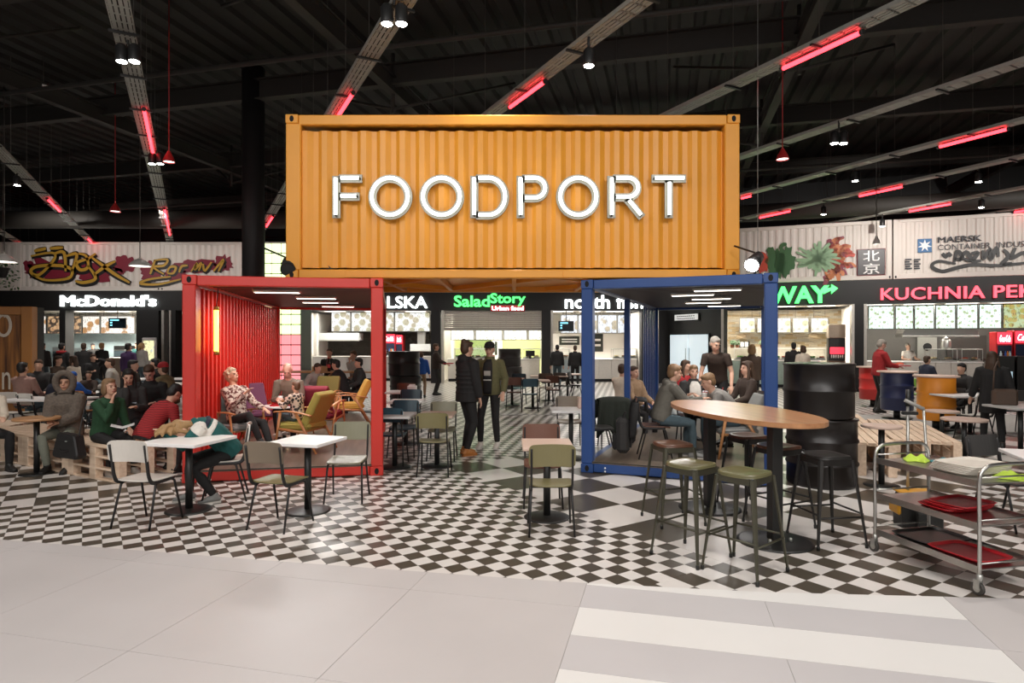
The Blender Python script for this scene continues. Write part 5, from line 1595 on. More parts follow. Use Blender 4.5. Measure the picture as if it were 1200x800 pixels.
drum_table('red drum bar table behind the man in the red jacket', *G(1023, 476)[:2], paint('drum_red', (.55, .03, .025)))

# ---- pallet benches
PALW = wood('pallet_pine', (.66, .47, .32), (.84, .66, .50), 2.4, 0, .6)
def pallet_bench(label, loc, rot, nx, ny, h=.435, group='pallet benches'):
    """bench of stacked pallets: nx modules of 1.2 m along x, ny of 0.8 m along y (back), front at y=0"""
    t = thing('pallet_bench', label, 'bench', loc, rot)
    rn = random.Random(int(loc[0] * 100))
    for i in range(nx):
        for j in range(ny):
            x0, y0 = i * 1.2, j * .8
            for k in range(7):
                y = y0 + .006 + k * (.788 / 7)
                MB().cbox(x0 + .004, y, h - .022 - rn.uniform(0, .002), x0 + 1.196, y + .788 / 7 - .016, h, .003).build('slat', PALW, t)
            for bx_ in (0, .5275, 1.055):
                for by_ in (.0, .35, .698):
                    MB().cbox(x0 + bx_ + .001, y0 + by_ + .001, .012, x0 + bx_ + .144, y0 + by_ + .1, h - .024, .004).build('block', PALW, t)
                MB().cbox(x0 + bx_ + .01, y0 + .012, h - .046, x0 + bx_ + .135, y0 + .788, h - .023, .003).build('stringer', PALW, t)
            for z in (0, .135, .28):
                for yy in (.003, .352, .70):
                    MB().cbox(x0 + .004, y0 + yy, z, x0 + 1.196, y0 + yy + .094, z + .022, .003).build('bottom_board', PALW, t)
    return t
LB = R(-29)
ld = (cos(LB), sin(LB))
pallet_bench('long pallet bench at left that the hooded woman sits on', (-8.0, 9.43), LB, 3, 1)
pallet_bench('pallet bench behind, reaching towards the left edge', (-10.3, 9.5), R(8), 2, 1)
PA = R(-22)
pallet_bench('right hand stack of the pallet platform at right', (5.91, 8.17), PA + PI / 2, 2, 1)
pallet_bench('left hand stack of the pallet platform beside the black drums', (4.97, 8.03), PA + PI / 2, 3, 1)

def round_table(label, x, y, z, h=.72, r=.34, m=PINKW):
    t = thing('round_pedestal_table', label, 'table', (x, y, z))
    MB().lathe([(r - .004, h - .032), (r, h - .028), (r, h - .004), (r - .004, h)], 32).build('tabletop', m, t)
    MB().lathe([(.035, .01), (.035, h - .032)], 12).build('column', BLKMET, t)
    MB().lathe([(.2, 0), (.2, .01), (.04, .02)], 20).build('base', BLKMET, t)
    return t
WOODT = wood('warm_table_wood', (.40, .20, .09), (.55, .30, .14), 1.8, 0, .35)
round_table('round wooden table at the elbow of the hooded woman', atx(43, 8.3), 8.3, 0, .75, .27, WOODT)
round_table('round table before the pallet platform, beside the black drums', atx(1033, 7.62), 7.62, 0, .74, .225)
round_table('round table behind the pallet platform, under the orange drum', atx(1104, 11.2), 11.2, 0, .52, .27)
round_table('round table at the right corner of the pallet platform', atx(1130, 9.4), 9.4, 0, .60, .30)

# ---- service trolley with trays
TX, TY_ = 3.16, 5.12
tl = Vector((.2, -.9, 0)).normalized()
tr = thing('service_trolley', 'stainless three shelf service trolley at the lower right', 'trolley', (TX + .24, TY_ - .30), math.atan2(tl.y, tl.x))
LX, LW = .46, .27
for s in (-1, 1):      # end frames: an arch at each short end
    x = s * LX
    pts = smooth_line([(x, -LW, .14), (x, -LW, .5), (x, -LW, .80), (x, -LW + .05, .88), (x, -LW + .14, .90), (x, LW - .14, .90), (x, LW - .05, .88), (x, LW, .80), (x, LW, .5), (x, LW, .14)], 5)
    MB().tube(pts, .0135, 8).build('end_frame', CHROME, tr)
    for y in (-LW, LW):
        c = MB().lathe([(.012, .09), (.02, .12), (.02, .15)], 8, c=(x, y, 0)).build('caster', STEEL, tr)
        MB().tube([(x - .012, y - .012, .048), (x - .012, y + .012, .048)], .046, 16, smooth=True).build('wheel', mat('caster_rubber', (.05, .045, .04), .6), c)
        MB().tube([(x - .012, y - .014, .048), (x - .012, y + .014, .048)], .026, 12).build('hub', mat('caster_hub', (.42, .40, .36), .4), c)
        for q in (-1, 1): MB().box(x - .03, y + q * .017 - .002, .045, x + .012, y + q * .017 + .002, .11).build('fork', STEEL, c)
for z in (.17, .47, .765):
    sh_ = MB().cbox(-LX, -LW, z, LX, LW, z + .012, .004).build('shelf', CHROME, tr)
    for s in (-1, 1):
        MB().box(-LX, s * LW - .003, z - .02, LX, s * LW + .003, z + .03).build('shelf_lip', CHROME, sh_)
        MB().tube([(s * LX, -LW, z + .05), (s * LX, LW, z + .05)], .007, 6).build('end_rail', CHROME, sh_)
TRM = tr.matrix_basis if False else (Matrix.Translation(tr.location) @ Matrix.Rotation(tr.rotation_euler.z, 4, 'Z'))
def on_trolley(x, y, z): return tuple(TRM @ Vector((x, y, z)))
def tray(label, x, y, z, rz, m, w=.42, d=.31, group=None):
    t = thing('serving_tray', label, 'tray', on_trolley(x, y, z), tr.rotation_euler.z + rz, group)
    rings = [(1.0, .022), (.97, .024), (.90, .004), (0, .004)]
    def rr(s_, z_):
        out = []
        for i in range(28):
            a = 2 * PI * (i + .5) / 28
            k = (abs(cos(a)) ** 7 + abs(sin(a)) ** 7) ** (-1 / 7)
            out.append((w / 2 * s_ * k * cos(a), d / 2 * s_ * k * sin(a), z_))
        return out
    def sheet(off, rs):
        vs = []
        for s_, z_ in rs: vs += rr(s_, z_ + off)
        n = 28
        return vs, [(j * n + i, j * n + (i + 1) % n, (j + 1) * n + (i + 1) % n, (j + 1) * n + i) for j in range(len(rs) - 1) for i in range(n)]
    mb = MB(); v, f = sheet(0, [(1.0, .018), (1.0, .024), (.965, .024), (.90, .006), (.02, .006)]); mb.add(v, [q[::-1] for q in f], True)
    v, f = sheet(0, [(1.0, .018), (.88, .0), (.02, .0)]); mb.add(v, f, True)
    mb.build('tray', m, t)
    MB().prism([(x_ * .98, y_ * .98) for x_, y_, _ in rr(.88, 0)], .0062, .0075).build('liner', MATS['tray_liner_red'] if 'red' in m.name else m, t)
    return t
mat('tray_liner_red', (.22, .012, .018), .4)
TRED = mat('tray_red', (.46, .015, .022), .3); TBLK = mat('tray_black', (.015, .014, .013), .35); TWH = mat('tray_pale', (.60, .55, .48), .5)
tray('black tray on the lowest trolley shelf, at the left', -.2, .02, .183, R(90), TBLK, .48, .36)
tray('bright red tray on the lowest trolley shelf', .19, -.05, .19, R(4), TRED, .44, .36)
for k in range(4):
    tray(('dark red tray at the bottom of the middle shelf stack', 'second red tray of the middle shelf stack', 'third red tray of the middle shelf stack', 'topmost red tray of the middle shelf stack')[k], .02 + .02 * k, .01 * (k % 2), .483 + .014 * k, R(90 + 4 * k), TRED)
for k in range(6):
    tray(('lowest', 'second', 'third', 'fourth', 'fifth', 'topmost')[k] + ' pale paper covered tray in the pile on the top trolley shelf', .12 + .006 * k, .03, .779 + .011 * k, R(88 + 2 * k), TWH, .44, .34, None)
def cloth(label, x, y, z, m, seed, sx=.11, sy=.08, h=.05):
    rn = random.Random(seed); vs = []; n = 11
    ph = [rn.uniform(0, 6) for _ in range(4)]
    for i in range(n):
        for j in range(n):
            u, v = i / (n - 1) * 2 - 1, j / (n - 1) * 2 - 1
            e = max(0, 1 - max(abs(u), abs(v)) ** 3)
            zz = .006 + e * h * (.45 + .3 * sin(5 * u + ph[0] + 2 * v) + .3 * sin(6 * v + ph[1] - 2 * u))
            vs.append((u * sx * (1 + .18 * sin(3 * v + ph[2])), v * sy * (1 + .18 * sin(3 * u + ph[3])), max(.004, zz)))
    vs2 = [(a, b, c - .004) for a, b, c in vs]
    N = n * n
    fs = [(i * n + j, (i + 1) * n + j, (i + 1) * n + j + 1, i * n + j + 1) for i in range(n - 1) for j in range(n - 1)]
    fs += [tuple(N + q for q in f[::-1]) for f in fs]
    ring = [j for j in range(n)] + [i * n + n - 1 for i in range(1, n)] + [N - 1 - j for j in range(1, n)] + [(n - 1 - i) * n for i in range(1, n - 1)]
    fs += [(a, b, N + b, N + a) for a, b in zip(ring, ring[1:] + ring[:1])]
    o = MB().add(vs + vs2, fs, True).build('cleaning_cloth', m)
    o.location = on_trolley(x, y, z); o.rotation_euler = (0, 0, seed)
    return tag(o, label, 'cloth')
LIME = mat('lime_cloth', (.42, .58, .06), .9, bump=.4); TEALC = mat('teal_cloth', (.03, .20, .24), .9, bump=.4)
cloth('crumpled lime green cloth at the left end of the trolley top', -.34, .02, .778, LIME, 1)
cloth('crumpled lime green cloth at the right end of the trolley top', .38, .12, .778, LIME, 2, .09, .1)
cloth('teal cloth between the lime cloth and the pale trays', -.17, .14, .778, TEALC, 3, .08, .12, .04)
# lobby dustpan and brush
dx, dy = G(1073, 616)
t = thing('dustpan', 'black and yellow long handled dustpan behind the trolley', 'dustpan', (dx, dy), R(-8))
PANB = mat('dustpan_black', (.014, .013, .012), .4); PANY = mat('dustpan_yellow', (.62, .30, .02), .45)
MB().prism([(-.16, .0), (.15, .0), (.14, .30), (-.13, .32), (-.17, .24)], -.09, .09, plane='xz').build('pan', PANB, t)
mb = MB().tube(smooth_line([(-.175, 0, .10), (-.19, 0, .22), (-.14, 0, .33), (.0, 0, .355), (.15, 0, .33)], 5), [(.022, .10)] * 21, 6, side=(0, 0, 1))
MB().cbox(-.20, -.1, .12, -.165, .1, .27, .015).build('side_guard', PANY, t)
MB().cbox(-.17, -.1, .318, .16, .1, .34, .008).build('top_guard', PANY, t)
MB().tube([(-.07, .0, .33), (-.07, .0, 1.14)], .013, 8).build('handle', STEEL, t)
MB().tube([(-.07, .0, 1.14), (-.065, .0, 1.30)], .022, 8).build('grip', BLKMET, t)
MB().cbox(-.12, -.02, 1.06, .02, .03, 1.09, .008).build('clip', BLKMET, t)
t = thing('lobby_brush', 'grey handled lobby brush clipped to the dustpan', 'brush', (dx + .05, dy - .04), R(-8))
MB().tube([(.0, -.12, .16), (.0, 0, 1.12)], .012, 8).build('handle', STEEL, t)
MB().tube([(.0, 0, 1.12), (-.16, .01, 1.20), ], .018, 8).build('grip', mat('grip_grey', (.3, .29, .27), .5), t)
MB().cbox(-.12, -.16, .03, .10, -.10, .17, .01).build('bristles', BLKMET, t)

# ---- lounge armchairs in the red container and wooden chairs in the blue one
ARMW = wood('honey_beech', (.38, .16, .055), (.52, .25, .10), 2.5, 2, .35)
UPH = {k: mat('upholstery_' + k, c, .85, noise=.12, scale=60, bump=.25) for k, c in dict(olive=(.33, .28, .06), moss=(.16, .13, .03), mustard=(.50, .30, .05), maroon=(.20, .015, .03), plum=(.15, .05, .10), grey=(.20, .20, .19)).items()}
def build_armchair(label, loc, rot, m):
    t = thing('lounge_armchair', label, 'armchair', loc, rot)
    s_ = MB().cbox(-.25, -.28, .32, .25, .24, .43, .04).build('seat_cushion', m, t)
    pr = [(-.245, .2, .38), (.245, .2, .38), (.235, .42, .83), (-.235, .42, .83)]
    d = Vector((0, -.11, .06))
    b = MB()
    ring = []
    for k, (f_, g_) in enumerate([(0, .9), (.15, 1), (.85, 1), (1, .9)]):
        c = sum((Vector(p) for p in pr), Vector()) / 4
        ring.append([c + (Vector(p) - c) * g_ + d * f_ for p in pr])
    vs = [p for r_ in ring for p in r_]
    fs = [(0, 1, 2, 3)] + [tuple(range(12, 16))[::-1]] + [(a * 4 + i, (a + 1) * 4 + i, (a + 1) * 4 + (i + 1) % 4, a * 4 + (i + 1) % 4) for a in range(3) for i in range(4)]
    o = b.add(vs, fs, False).build('backrest', m, t)
    for q in (s_, o):
        md = q.modifiers.new('soft_edges', 'BEVEL'); md.width = .025; md.segments = 2
    for s in (-1, 1):
        x = s * .285
        pts = smooth_line([(x, -.30, .585), (x, -.1, .60), (x, .14, .575), (x, .30, .54)], 4)
        MB().tube(pts, [(.028, .012)] * len(pts), 8, side=(1, 0, 0)).build('armrest', ARMW, t)
        MB().tube([(x, -.20, .59), (x, -.30, .0)], [(.024, .014), (.016, .012)], 8, side=(0, 1, 0)).build('leg', ARMW, t)
        MB().tube([(x, .04, .59), (x, .38, .0)], [(.026, .014), (.016, .012)], 8, side=(0, 1, 0)).build('leg', ARMW, t)
        MB().tube([(x, -.25, .34), (x, .2, .30)], [(.022, .011)] * 2, 6, side=(0, 0, 1)).build('seat_rail', ARMW, t)
    MB().tube([(-.285, -.24, .33), (.285, -.24, .33)], .014, 6).build('crossbar', ARMW, t)
    MB().tube([(-.285, .19, .31), (.285, .19, .31)], .014, 6).build('crossbar', ARMW, t)
    return t
AC = build_armchair('olive lounge armchair seen from the side in the red container, nearest', (atx(356, 9.25), 9.25, .152), R(-104), UPH['olive'])
def armchair(label, x, y, rz, k): return dup(AC, (x, y, .152), R(rz), label, None, {'upholstery_olive': 'upholstery_' + k})
armchair('grey lounge armchair the curly haired woman sits in', -4.02, 9.12, 62, 'grey')
armchair('plum lounge armchair against the red corrugated wall', atx(300, 10.7), 10.7, 40, 'plum')
armchair('maroon lounge armchair behind the olive one', atx(376, 10.5), 10.6, 175, 'maroon')
armchair('mustard lounge armchair by the right wall of the red container', atx(410, 12.0), 12.0, -70, 'mustard')
armchair('moss green lounge armchair behind the maroon one', atx(380, 12.9), 12.9, 0, 'moss')
t = round_table('small round lounge table with a red tray in the red container', atx(333, 9.9), 9.9, .152, .60, .30, WHITE)
def food_tray(loc, rz, label):
    t = thing('serving_tray', label, 'tray', loc, rz)
    MB().cbox(-.21, -.15, 0, .21, .15, .008, .003).build('tray', TRED, t)
    for s in (-1, 1):
        MB().cbox(-.21, s * .15 - .006, .0, .21, s * .15 + .006, .022, .003).build('rim', TRED, t); MB().cbox(s * .21 - .006, -.15, 0, s * .21 + .006, .15, .022, .003).build('rim', TRED, t)
    return t
CUPW = mat('paper_cup_white', (.75, .72, .68), .5); CUPR = mat('paper_cup_red', (.5, .03, .03), .5); COLA = mat('cola_dark', (.03, .008, .006), .12)
def cup(loc, label, m=CUPW, h=.12, r=.038, lid=True):
    t = thing('paper_cup', label, 'cup', loc)
    MB().lathe([(r * .75, 0), (r, h), (r * .93, h), (r * .7, .006), (0, .006)], 14, closed=False).build('cup', m, t)
    if lid:
        MB().lathe([(r * 1.06, h), (r * 1.06, h + .008), (r * .8, h + .014), (0, h + .014)], 14, closed=False).build('lid', WHITE, t)
        MB().tube([(0, 0, h), (.02, 0, h + .09)], .004, 5).build('straw', CUPR, t)
    return t
bx_, by_ = atx(335, 9.85), 9.85
food_tray((bx_, by_, .753), R(10), 'red food tray on the lounge table in front of the bald man')
cup((bx_ - .1, by_ + .04, .763), 'tall paper cup on the red tray, left one'); cup((bx_ + .02, by_ + .06, .763), 'white paper cup on the red tray, middle one', CUPW, .10, .04, False)
cup((bx_ + .12, by_ - .03, .763), 'small paper cup at the right of the red tray', CUPR, .08, .035, False)
for i, (ox, oy) in enumerate(((-.02, -.06), (.08, .02))):
    t = thing('burger_wrap', ('crumpled burger wrap at the front of the red tray', 'crumpled burger wrap behind on the red tray')[i], 'wrapper', (bx_ + ox, by_ + oy, .763))
    mb = MB().ell((0, 0, .035), (.06, .05, .038), nu=9, nv=6)
    rn = random.Random(i); mb.v = [(x + rn.uniform(-.01, .01), y + rn.uniform(-.01, .01), max(0, z + rn.uniform(-.008, .008))) for x, y, z in mb.v]
    mb.build('paper', CUPW, t); MB().ell((0, -.02, .06), (.035, .03, .02), nu=8, nv=5).build('bun', FOODS[3], t)
# high table behind the red container with a pizza box and a bottle
t = thing('high_table', 'long high wooden table seen through the back of the red container', 'table', (atx(385, 15.6), 15.7, 0))
MB().cbox(-1.3, -.3, .98, 1.3, .3, 1.02, .006).build('tabletop', WOODT, t)
for x in (-1.1, 1.1):
    MB().cbox(x - .04, -.04, .02, x + .04, .04, .98, .005).build('column', BLKMET, t); MB().cbox(x - .25, -.25, 0, x + .25, .25, .02, .005).build('base', BLKMET, t)
o = thing('pizza_box', 'brown pizza box lying on the high table in the red container view', 'box', (atx(375, 15.55), 15.6, 1.021), R(12))
MB().cbox(-.19, -.19, 0, .19, .19, .045, .004).build('box', mat('kraft_card', (.45, .24, .10), .7), o); MB().cbox(-.19, -.19, .046, .19, .19, .12, .004).build('lid', MATS['kraft_card'], o)
def bottle(loc, label, m, lab, h=.24, r=.034):
    t = thing('drink_bottle', label, 'bottle', loc)
    MB().lathe([(r * .9, 0), (r, .01), (r, h * .6), (r * .85, h * .7), (r * .38, h * .88), (r * .36, h * .97)], 14).build('body', m, t)
    MB().lathe([(r * 1.02, h * .25), (r * 1.02, h * .5)], 14, closed=False).build('paper_label', lab, t); MB().lathe([(r * .42, h * .95), (r * .42, h * 1.02), (0, h * 1.02)], 10, closed=False).build('cap', lab, t)
    return t
bottle((atx(385, 15.5), 15.5, 1.021), 'large cola bottle on the high table beside the pizza box', COLA, CUPR, .34, .05)

# ============================================================ PEOPLE
SKINS = [mat('skin_light', (.62, .36, .25), .5, noise=.06, scale=8), mat('skin_warm', (.52, .28, .18), .5, noise=.06, scale=8), mat('skin_pink', (.66, .38, .29), .5, noise=.06, scale=8)]
HAIRS = {k: mat('hair_' + k, c, .6, noise=.35, scale=50, bump=.3) for k, c in dict(black=(.010, .008, .007), brown=(.055, .028, .014), auburn=(.11, .055, .028), blond=(.34, .20, .085), grey=(.30, .27, .23), silver=(.46, .37, .25), ginger=(.22, .125, .06)).items()}
EYE_D = mat('eye_dark', (.02, .015, .012), .2); LIP = mat('lip', (.36, .12, .10), .5)
def fabric(n, c): return mat('cloth_' + n, c, .85, noise=.22, scale=22, bump=.25)
FB = {k: fabric(k, c) for k, c in dict(black=(.013, .012, .012), charcoal=(.030, .028, .027), navy=(.018, .022, .04), darkbrown=(.045, .028, .020), brown=(.10, .065, .045), furgrey=(.13, .105, .085), green=(.016, .060, .024), red=(.36, .020, .024), redcoat=(.32, .016, .018),
    olive=(.115, .105, .045), khaki=(.16, .125, .06), teal=(.010, .085, .080), white=(.68, .64, .58), cream=(.60, .52, .42), grey=(.22, .205, .185), lightgrey=(.40, .37, .33), hoodie=(.125, .115, .095), jeans=(.055, .085, .10), pink=(.33, .19, .155),
    blue=(.02, .10, .40), purple=(.05, .02, .08), sagegrey=(.20, .21, .165), tan=(.30, .19, .11), taupe=(.17, .135, .10), greenvest=(.18, .42, .03)).items()}
FB['furgrey'] = mat('fur_grey', (.125, .10, .08), .95, noise=.55, scale=34, bump=1.0)
FB['redknit'] = pattern_mat('cloth_redknit', (.42, .025, .025), (.12, .008, .012), 'knit', 15)
FB['dots'] = pattern_mat('cloth_dots', (.03, .025, .025), (.58, .45, .36), 'dots', 24)
FB['flowers'] = pattern_mat('cloth_flowers', (.10, .02, .018), (.58, .50, .42), 'noise', 26)
SHOES = {k: mat('shoe_' + k, c, .5) for k, c in dict(black=(.014, .013, .012), white=(.60, .56, .50), tan=(.40, .15, .035), grey=(.20, .20, .19)).items()}
SOLE = mat('shoe_sole', (.55, .52, .47), .6)
REMESH = []
def skinned(mb, name, m, parent, vox, sm=4):
    o = mb.build(name, m, parent)
    r_ = o.modifiers.new('one_surface', 'REMESH'); r_.mode = 'VOXEL'; r_.voxel_size = vox; r_.use_smooth_shade = True
    s_ = o.modifiers.new('soft', 'SMOOTH'); s_.factor = .5; s_.iterations = sm
    REMESH.append(o)
    return o
def ik(a, b, l1, l2, pole):
    d = b - a; D = min(d.length, (l1 + l2) * .998); n = d.normalized() if d.length > 1e-6 else Vector((0, 0, -1))
    x = (l1 * l1 - l2 * l2 + D * D) / (2 * D); h = math.sqrt(max(0, l1 * l1 - x * x))
    p = pole - pole.dot(n) * n
    p = p.normalized() if p.length > 1e-6 else n.orthogonal().normalized()
    return a + n * x + p * h, a + n * D

def person(label, x, y, face=0, pose='stand', z=0., h=1.75, lean=0., side=0., yaw=0., pitch=0., Lh=None, Rh=None, Lf=None, Rf=None, seat=.46,
           skin=0, hair=('short', 'brown'), top=('jacket', 'black'), legs='black', shoe='black', det=1, hat=None, group=None, curl=.5, bands=(), nod=None):
    """local axes: +x the person's left, forward -y; targets are (lateral, forward, height) above the floor z"""
    t = thing('person', label, 'person', (x, y, z), R(face), group)
    S = h / 1.75
    V = lambda l, f, zz: Vector((l, -f, zz))
    sit = pose == 'sit'
    pz = seat + .095 * S if sit else .925 * S
    a1, a2, sd = R(lean * .75), R(lean * 1.2), R(side)
    u1 = V(sin(sd), sin(a1), cos(a1)).normalized(); u2 = V(sin(sd), sin(a2), cos(a2)).normalized()
    pel = V(0, 0, pz); mid = pel + u1 * .24 * S; shc = mid + u2 * .225 * S; neck = mid + u2 * .275 * S
    lat = Vector((1, 0, 0)); lat = (lat - lat.dot(u2) * u2).normalized()
    an = R(lean * .55 + pitch * .35) if nod is None else R(nod)
    un = V(sin(sd) * .6, sin(an), cos(an)).normalized()
    hc = neck + un * .165 * S
    HR = Matrix.Rotation(R(yaw), 3, 'Z') @ Matrix.Rotation(R(pitch + lean * .25), 3, 'X')
    def HP(l, f, zz): return hc + HR @ (Vector((l, -f, zz)) * S)
    # limbs
    shL, shR = shc + lat * .17 * S, shc - lat * .17 * S
    if Lh is None: Lh = (.13, .36, seat + .20) if sit else (.25, .06, .80 * S)
    if Rh is None: Rh = (-.13, .36, seat + .20) if sit else (-.25, .06, .80 * S)
    if Lf is None: Lf = (.12, .44, 0) if sit else (.10, .03, 0)
    if Rf is None: Rf = (-.12, .40, 0) if sit else (-.10, -.02, 0)
    arms = []
    for s, sh_, tgt in ((1, shL, Lh), (-1, shR, Rh)):
        b = V(*tgt)
        el, wr = ik(sh_, b, .285 * S, .25 * S, Vector((s * .45, .55, -.8)))
        arms.append((s, sh_, el, wr))
    lg = []
    for s, tgt in ((1, Lf), (-1, Rf)):
        hip = pel + Vector((s * .085 * S, 0, -.02))
        an_ = V(tgt[0], tgt[1] - .03, tgt[2] + .085 * S)
        kn, an_ = ik(hip, an_, .43 * S, .415 * S, V(s * .12, 1, .25))
        lg.append((s, hip, kn, an_))
    vox = {2: .0085, 1: .011, 0: .017}[det]
    # ---- body: one surface of torso, neck, head, arms with hands, legs and feet
    mb = MB()
    def sec(p0, off, rx, ry): return (p0 + off, (rx * S, ry * S))
    spine = [(pel - u1 * .07 * S, (.13 * S, .10 * S)), (pel, (.155 * S, .112 * S)), (pel + u1 * .13 * S, (.128 * S, .095 * S)), (mid + u2 * .04 * S, (.142 * S, .105 * S)), (mid + u2 * .15 * S, (.158 * S, .108 * S)),
             (shc, (.150 * S, .085 * S)), (neck - u2 * .005, (.075 * S, .065 * S))]
    mb.tube([p for p, r in spine], [r for p, r in spine], 14, side=(1, 0, 0))
    mb.tube([neck - un * .05 * S, neck + un * .05 * S, HP(0, -.01, -.03)], [.062 * S, .054 * S, .056 * S], 10)
    mb.ell(HP(0, -.012, .03), (.073 * S, .094 * S, .088 * S), HR, 14, 10)
    mb.ell(HP(0, .022, -.035), (.060 * S, .068 * S, .080 * S), HR, 12, 9)
    mb.ell(HP(0, .055, -.088), (.030 * S, .028 * S, .026 * S), HR, 8, 6)
    mb.tube([HP(0, .085, .012), HP(0, .104, -.018), HP(0, .108, -.030)], [.010 * S, .014 * S, .013 * S], 7)
    mb.ell(HP(0, .078, .022), (.045 * S, .014 * S, .010 * S), HR, 8, 5)
    mb.ell(HP(0, .086, -.062), (.026 * S, .012 * S, .012 * S), HR, 8, 5)
    for s in (-1, 1):
        mb.ell(HP(s * .074, -.008, -.012), (.011 * S, .020 * S, .032 * S), HR, 7, 6)
        mb.ell(HP(s * .035, .062, -.03), (.022 * S, .018 * S, .022 * S), HR, 7, 5)
    for s, a, e, wr in arms:
        mb.tube([a - lat * s * .03 * S, a, a.lerp(e, .5), e, e.lerp(wr, .35), wr], [.046 * S, .052 * S, .044 * S, .037 * S, .038 * S, .027 * S], 9)
        d = (wr - e).normalized()
        sx = d.cross(Vector((0, 0, 1)))
        sx = sx.normalized() if sx.length > .2 else Vector((0, 1, 0))
        nn = sx.cross(d).normalized()          # back of the hand
        mb.tube([wr - d * .01, wr + d * .04 * S, wr + d * .088 * S], [(.026 * S, .018 * S), (.040 * S, .017 * S), (.038 * S, .014 * S)], 9, side=sx)
        if det >= 1:
            for k, (o_, ln) in enumerate(((-.029, .060), (-.0095, .074), (.0105, .070), (.029, .054))):
                b0 = wr + d * .080 * S + sx * o_ * S
                c1 = (d - nn * curl * .55).normalized(); c2 = (d - nn * curl * 1.5).normalized()
                p1 = b0 + c1 * ln * .55 * S; p2 = p1 + c2 * ln * .5 * S
                mb.tube([b0 - d * .012, b0, p1, p2], [.0092 * S, .0095 * S, .0088 * S, .0075 * S], 6)
            b0 = wr + d * .03 * S + sx * s * .030 * S
            q1 = b0 + (d * .55 + sx * s * .75 - nn * .2).normalized() * .040 * S
            mb.tube([b0 - sx * s * .012, b0, q1, q1 + (d * .9 + sx * s * .15 - nn * .3).normalized() * .03 * S], [.012 * S, .0115 * S, .0105 * S, .0085 * S], 6)
        else: mb.ell(wr + d * .105 * S, (.036 * S, .036 * S, .036 * S), None, 7, 5)
    for s, hp, kn, ak in lg:
        mb.tube([hp + (hp - kn).normalized() * .03 * S, hp, hp.lerp(kn, .5), kn, kn.lerp(ak, .3), kn.lerp(ak, .7), ak, ak - Vector((0, 0, .03))], [.070 * S, .080 * S, .066 * S, .052 * S, .053 * S, .040 * S, .034 * S, .036 * S], 10)
        mb.tube([ak + V(0, -.05, -.045) * S, ak + V(0, .0, -.04) * S, ak + V(0, .10, -.05) * S, ak + V(0, .155, -.058) * S], [(.030 * S, .028 * S), (.036 * S, .036 * S), (.042 * S, .024 * S), (.034 * S, .016 * S)], 9, side=(1, 0, 0))
    body = skinned(mb, 'body', SKINS[skin], t, vox, 3)
    if det >= 1:
        for s in (-1, 1):
            MB().ell(HP(s * .031, .0805, .0), (.0115 * S, .007 * S, .0065 * S), HR, 8, 5).build('eye', EYE_D, t)
            MB().tube([HP(s * .014, .092, .020), HP(s * .034, .089, .024), HP(s * .050, .078, .018)], .0042 * S, 5).build('eyebrow', HAIRS.get(hair[1], HAIRS['brown']), t)
        MB().tube([HP(-.024, .091, -.060), HP(0, .100, -.061), HP(.024, .091, -.060)], .0055 * S, 6).build('mouth', LIP, t)
    # ---- hair
    hk, hcol = hair
    hm = HAIRS[hcol]
    hb = MB()
    if hk != 'none':
        if hk == 'bald':
            for s in (-1, 1): hb.ell(HP(s * .062, -.03, -.01), (.018 * S, .055 * S, .045 * S), HR, 8, 6)
            hb.ell(HP(0, -.078, -.02), (.06 * S, .026 * S, .045 * S), HR, 9, 6)
        else:
            hb.ell(HP(0, -.022, .048), (.081 * S, .098 * S, .080 * S), HR, 14, 9)
            hb.ell(HP(0, -.045, -.005), (.079 * S, .070 * S, .090 * S), HR, 12, 9)
            hb.ell(HP(0, .048, .085), (.055 * S, .042 * S, .030 * S), HR, 9, 6)
            if hk == 'long':
                hb.tube([HP(0, -.06, .02), HP(0, -.085, -.10), HP(0, -.08, -.22), HP(0, -.07, -.32)], [(.080 * S, .05 * S), (.088 * S, .045 * S), (.095 * S, .04 * S), (.07 * S, .02 * S)], 10, side=HR @ Vector((1, 0, 0)))
                for s in (-1, 1): hb.tube([HP(s * .066, .01, .05), HP(s * .080, .012, -.06), HP(s * .085, .03, -.18), HP(s * .075, .05, -.29)], [.022 * S, .026 * S, .028 * S, .012 * S], 8)
            elif hk == 'bob':
                hb.ell(HP(0, -.04, -.05), (.090 * S, .078 * S, .085 * S), HR, 12, 8)
                for s in (-1, 1): hb.ell(HP(s * .074, .0, -.03), (.022 * S, .045 * S, .075 * S), HR, 8, 6)
            elif hk == 'bun':
                hb.ell(HP(0, -.075, .10), (.045 * S, .045 * S, .042 * S), HR, 9, 7)
            elif hk == 'tail':
                hb.tube([HP(0, -.09, .06), HP(0, -.14, .02), HP(0, -.14, -.10), HP(0, -.12, -.20)], [.03 * S, .036 * S, .03 * S, .012 * S], 8)
            elif hk in ('curly', 'spiky'):
                rn = random.Random(int(abs(x) * 991))
                for i in range(34):
                    a, b = rn.uniform(0, 2 * PI), rn.uniform(-.35, 1.45)
                    if cos(a) > .45 and b < .55: continue
                    r_ = (.021 if hk == 'curly' else .016) * S * rn.uniform(.8, 1.3)
                    hb.ell(HP(.083 * cos(b) * sin(a), -.018 + .098 * cos(b) * cos(a), .035 + .088 * sin(b)), (r_, r_, r_), None, 7, 5)
        skinned(hb, 'hair', hm, t, vox, 2)
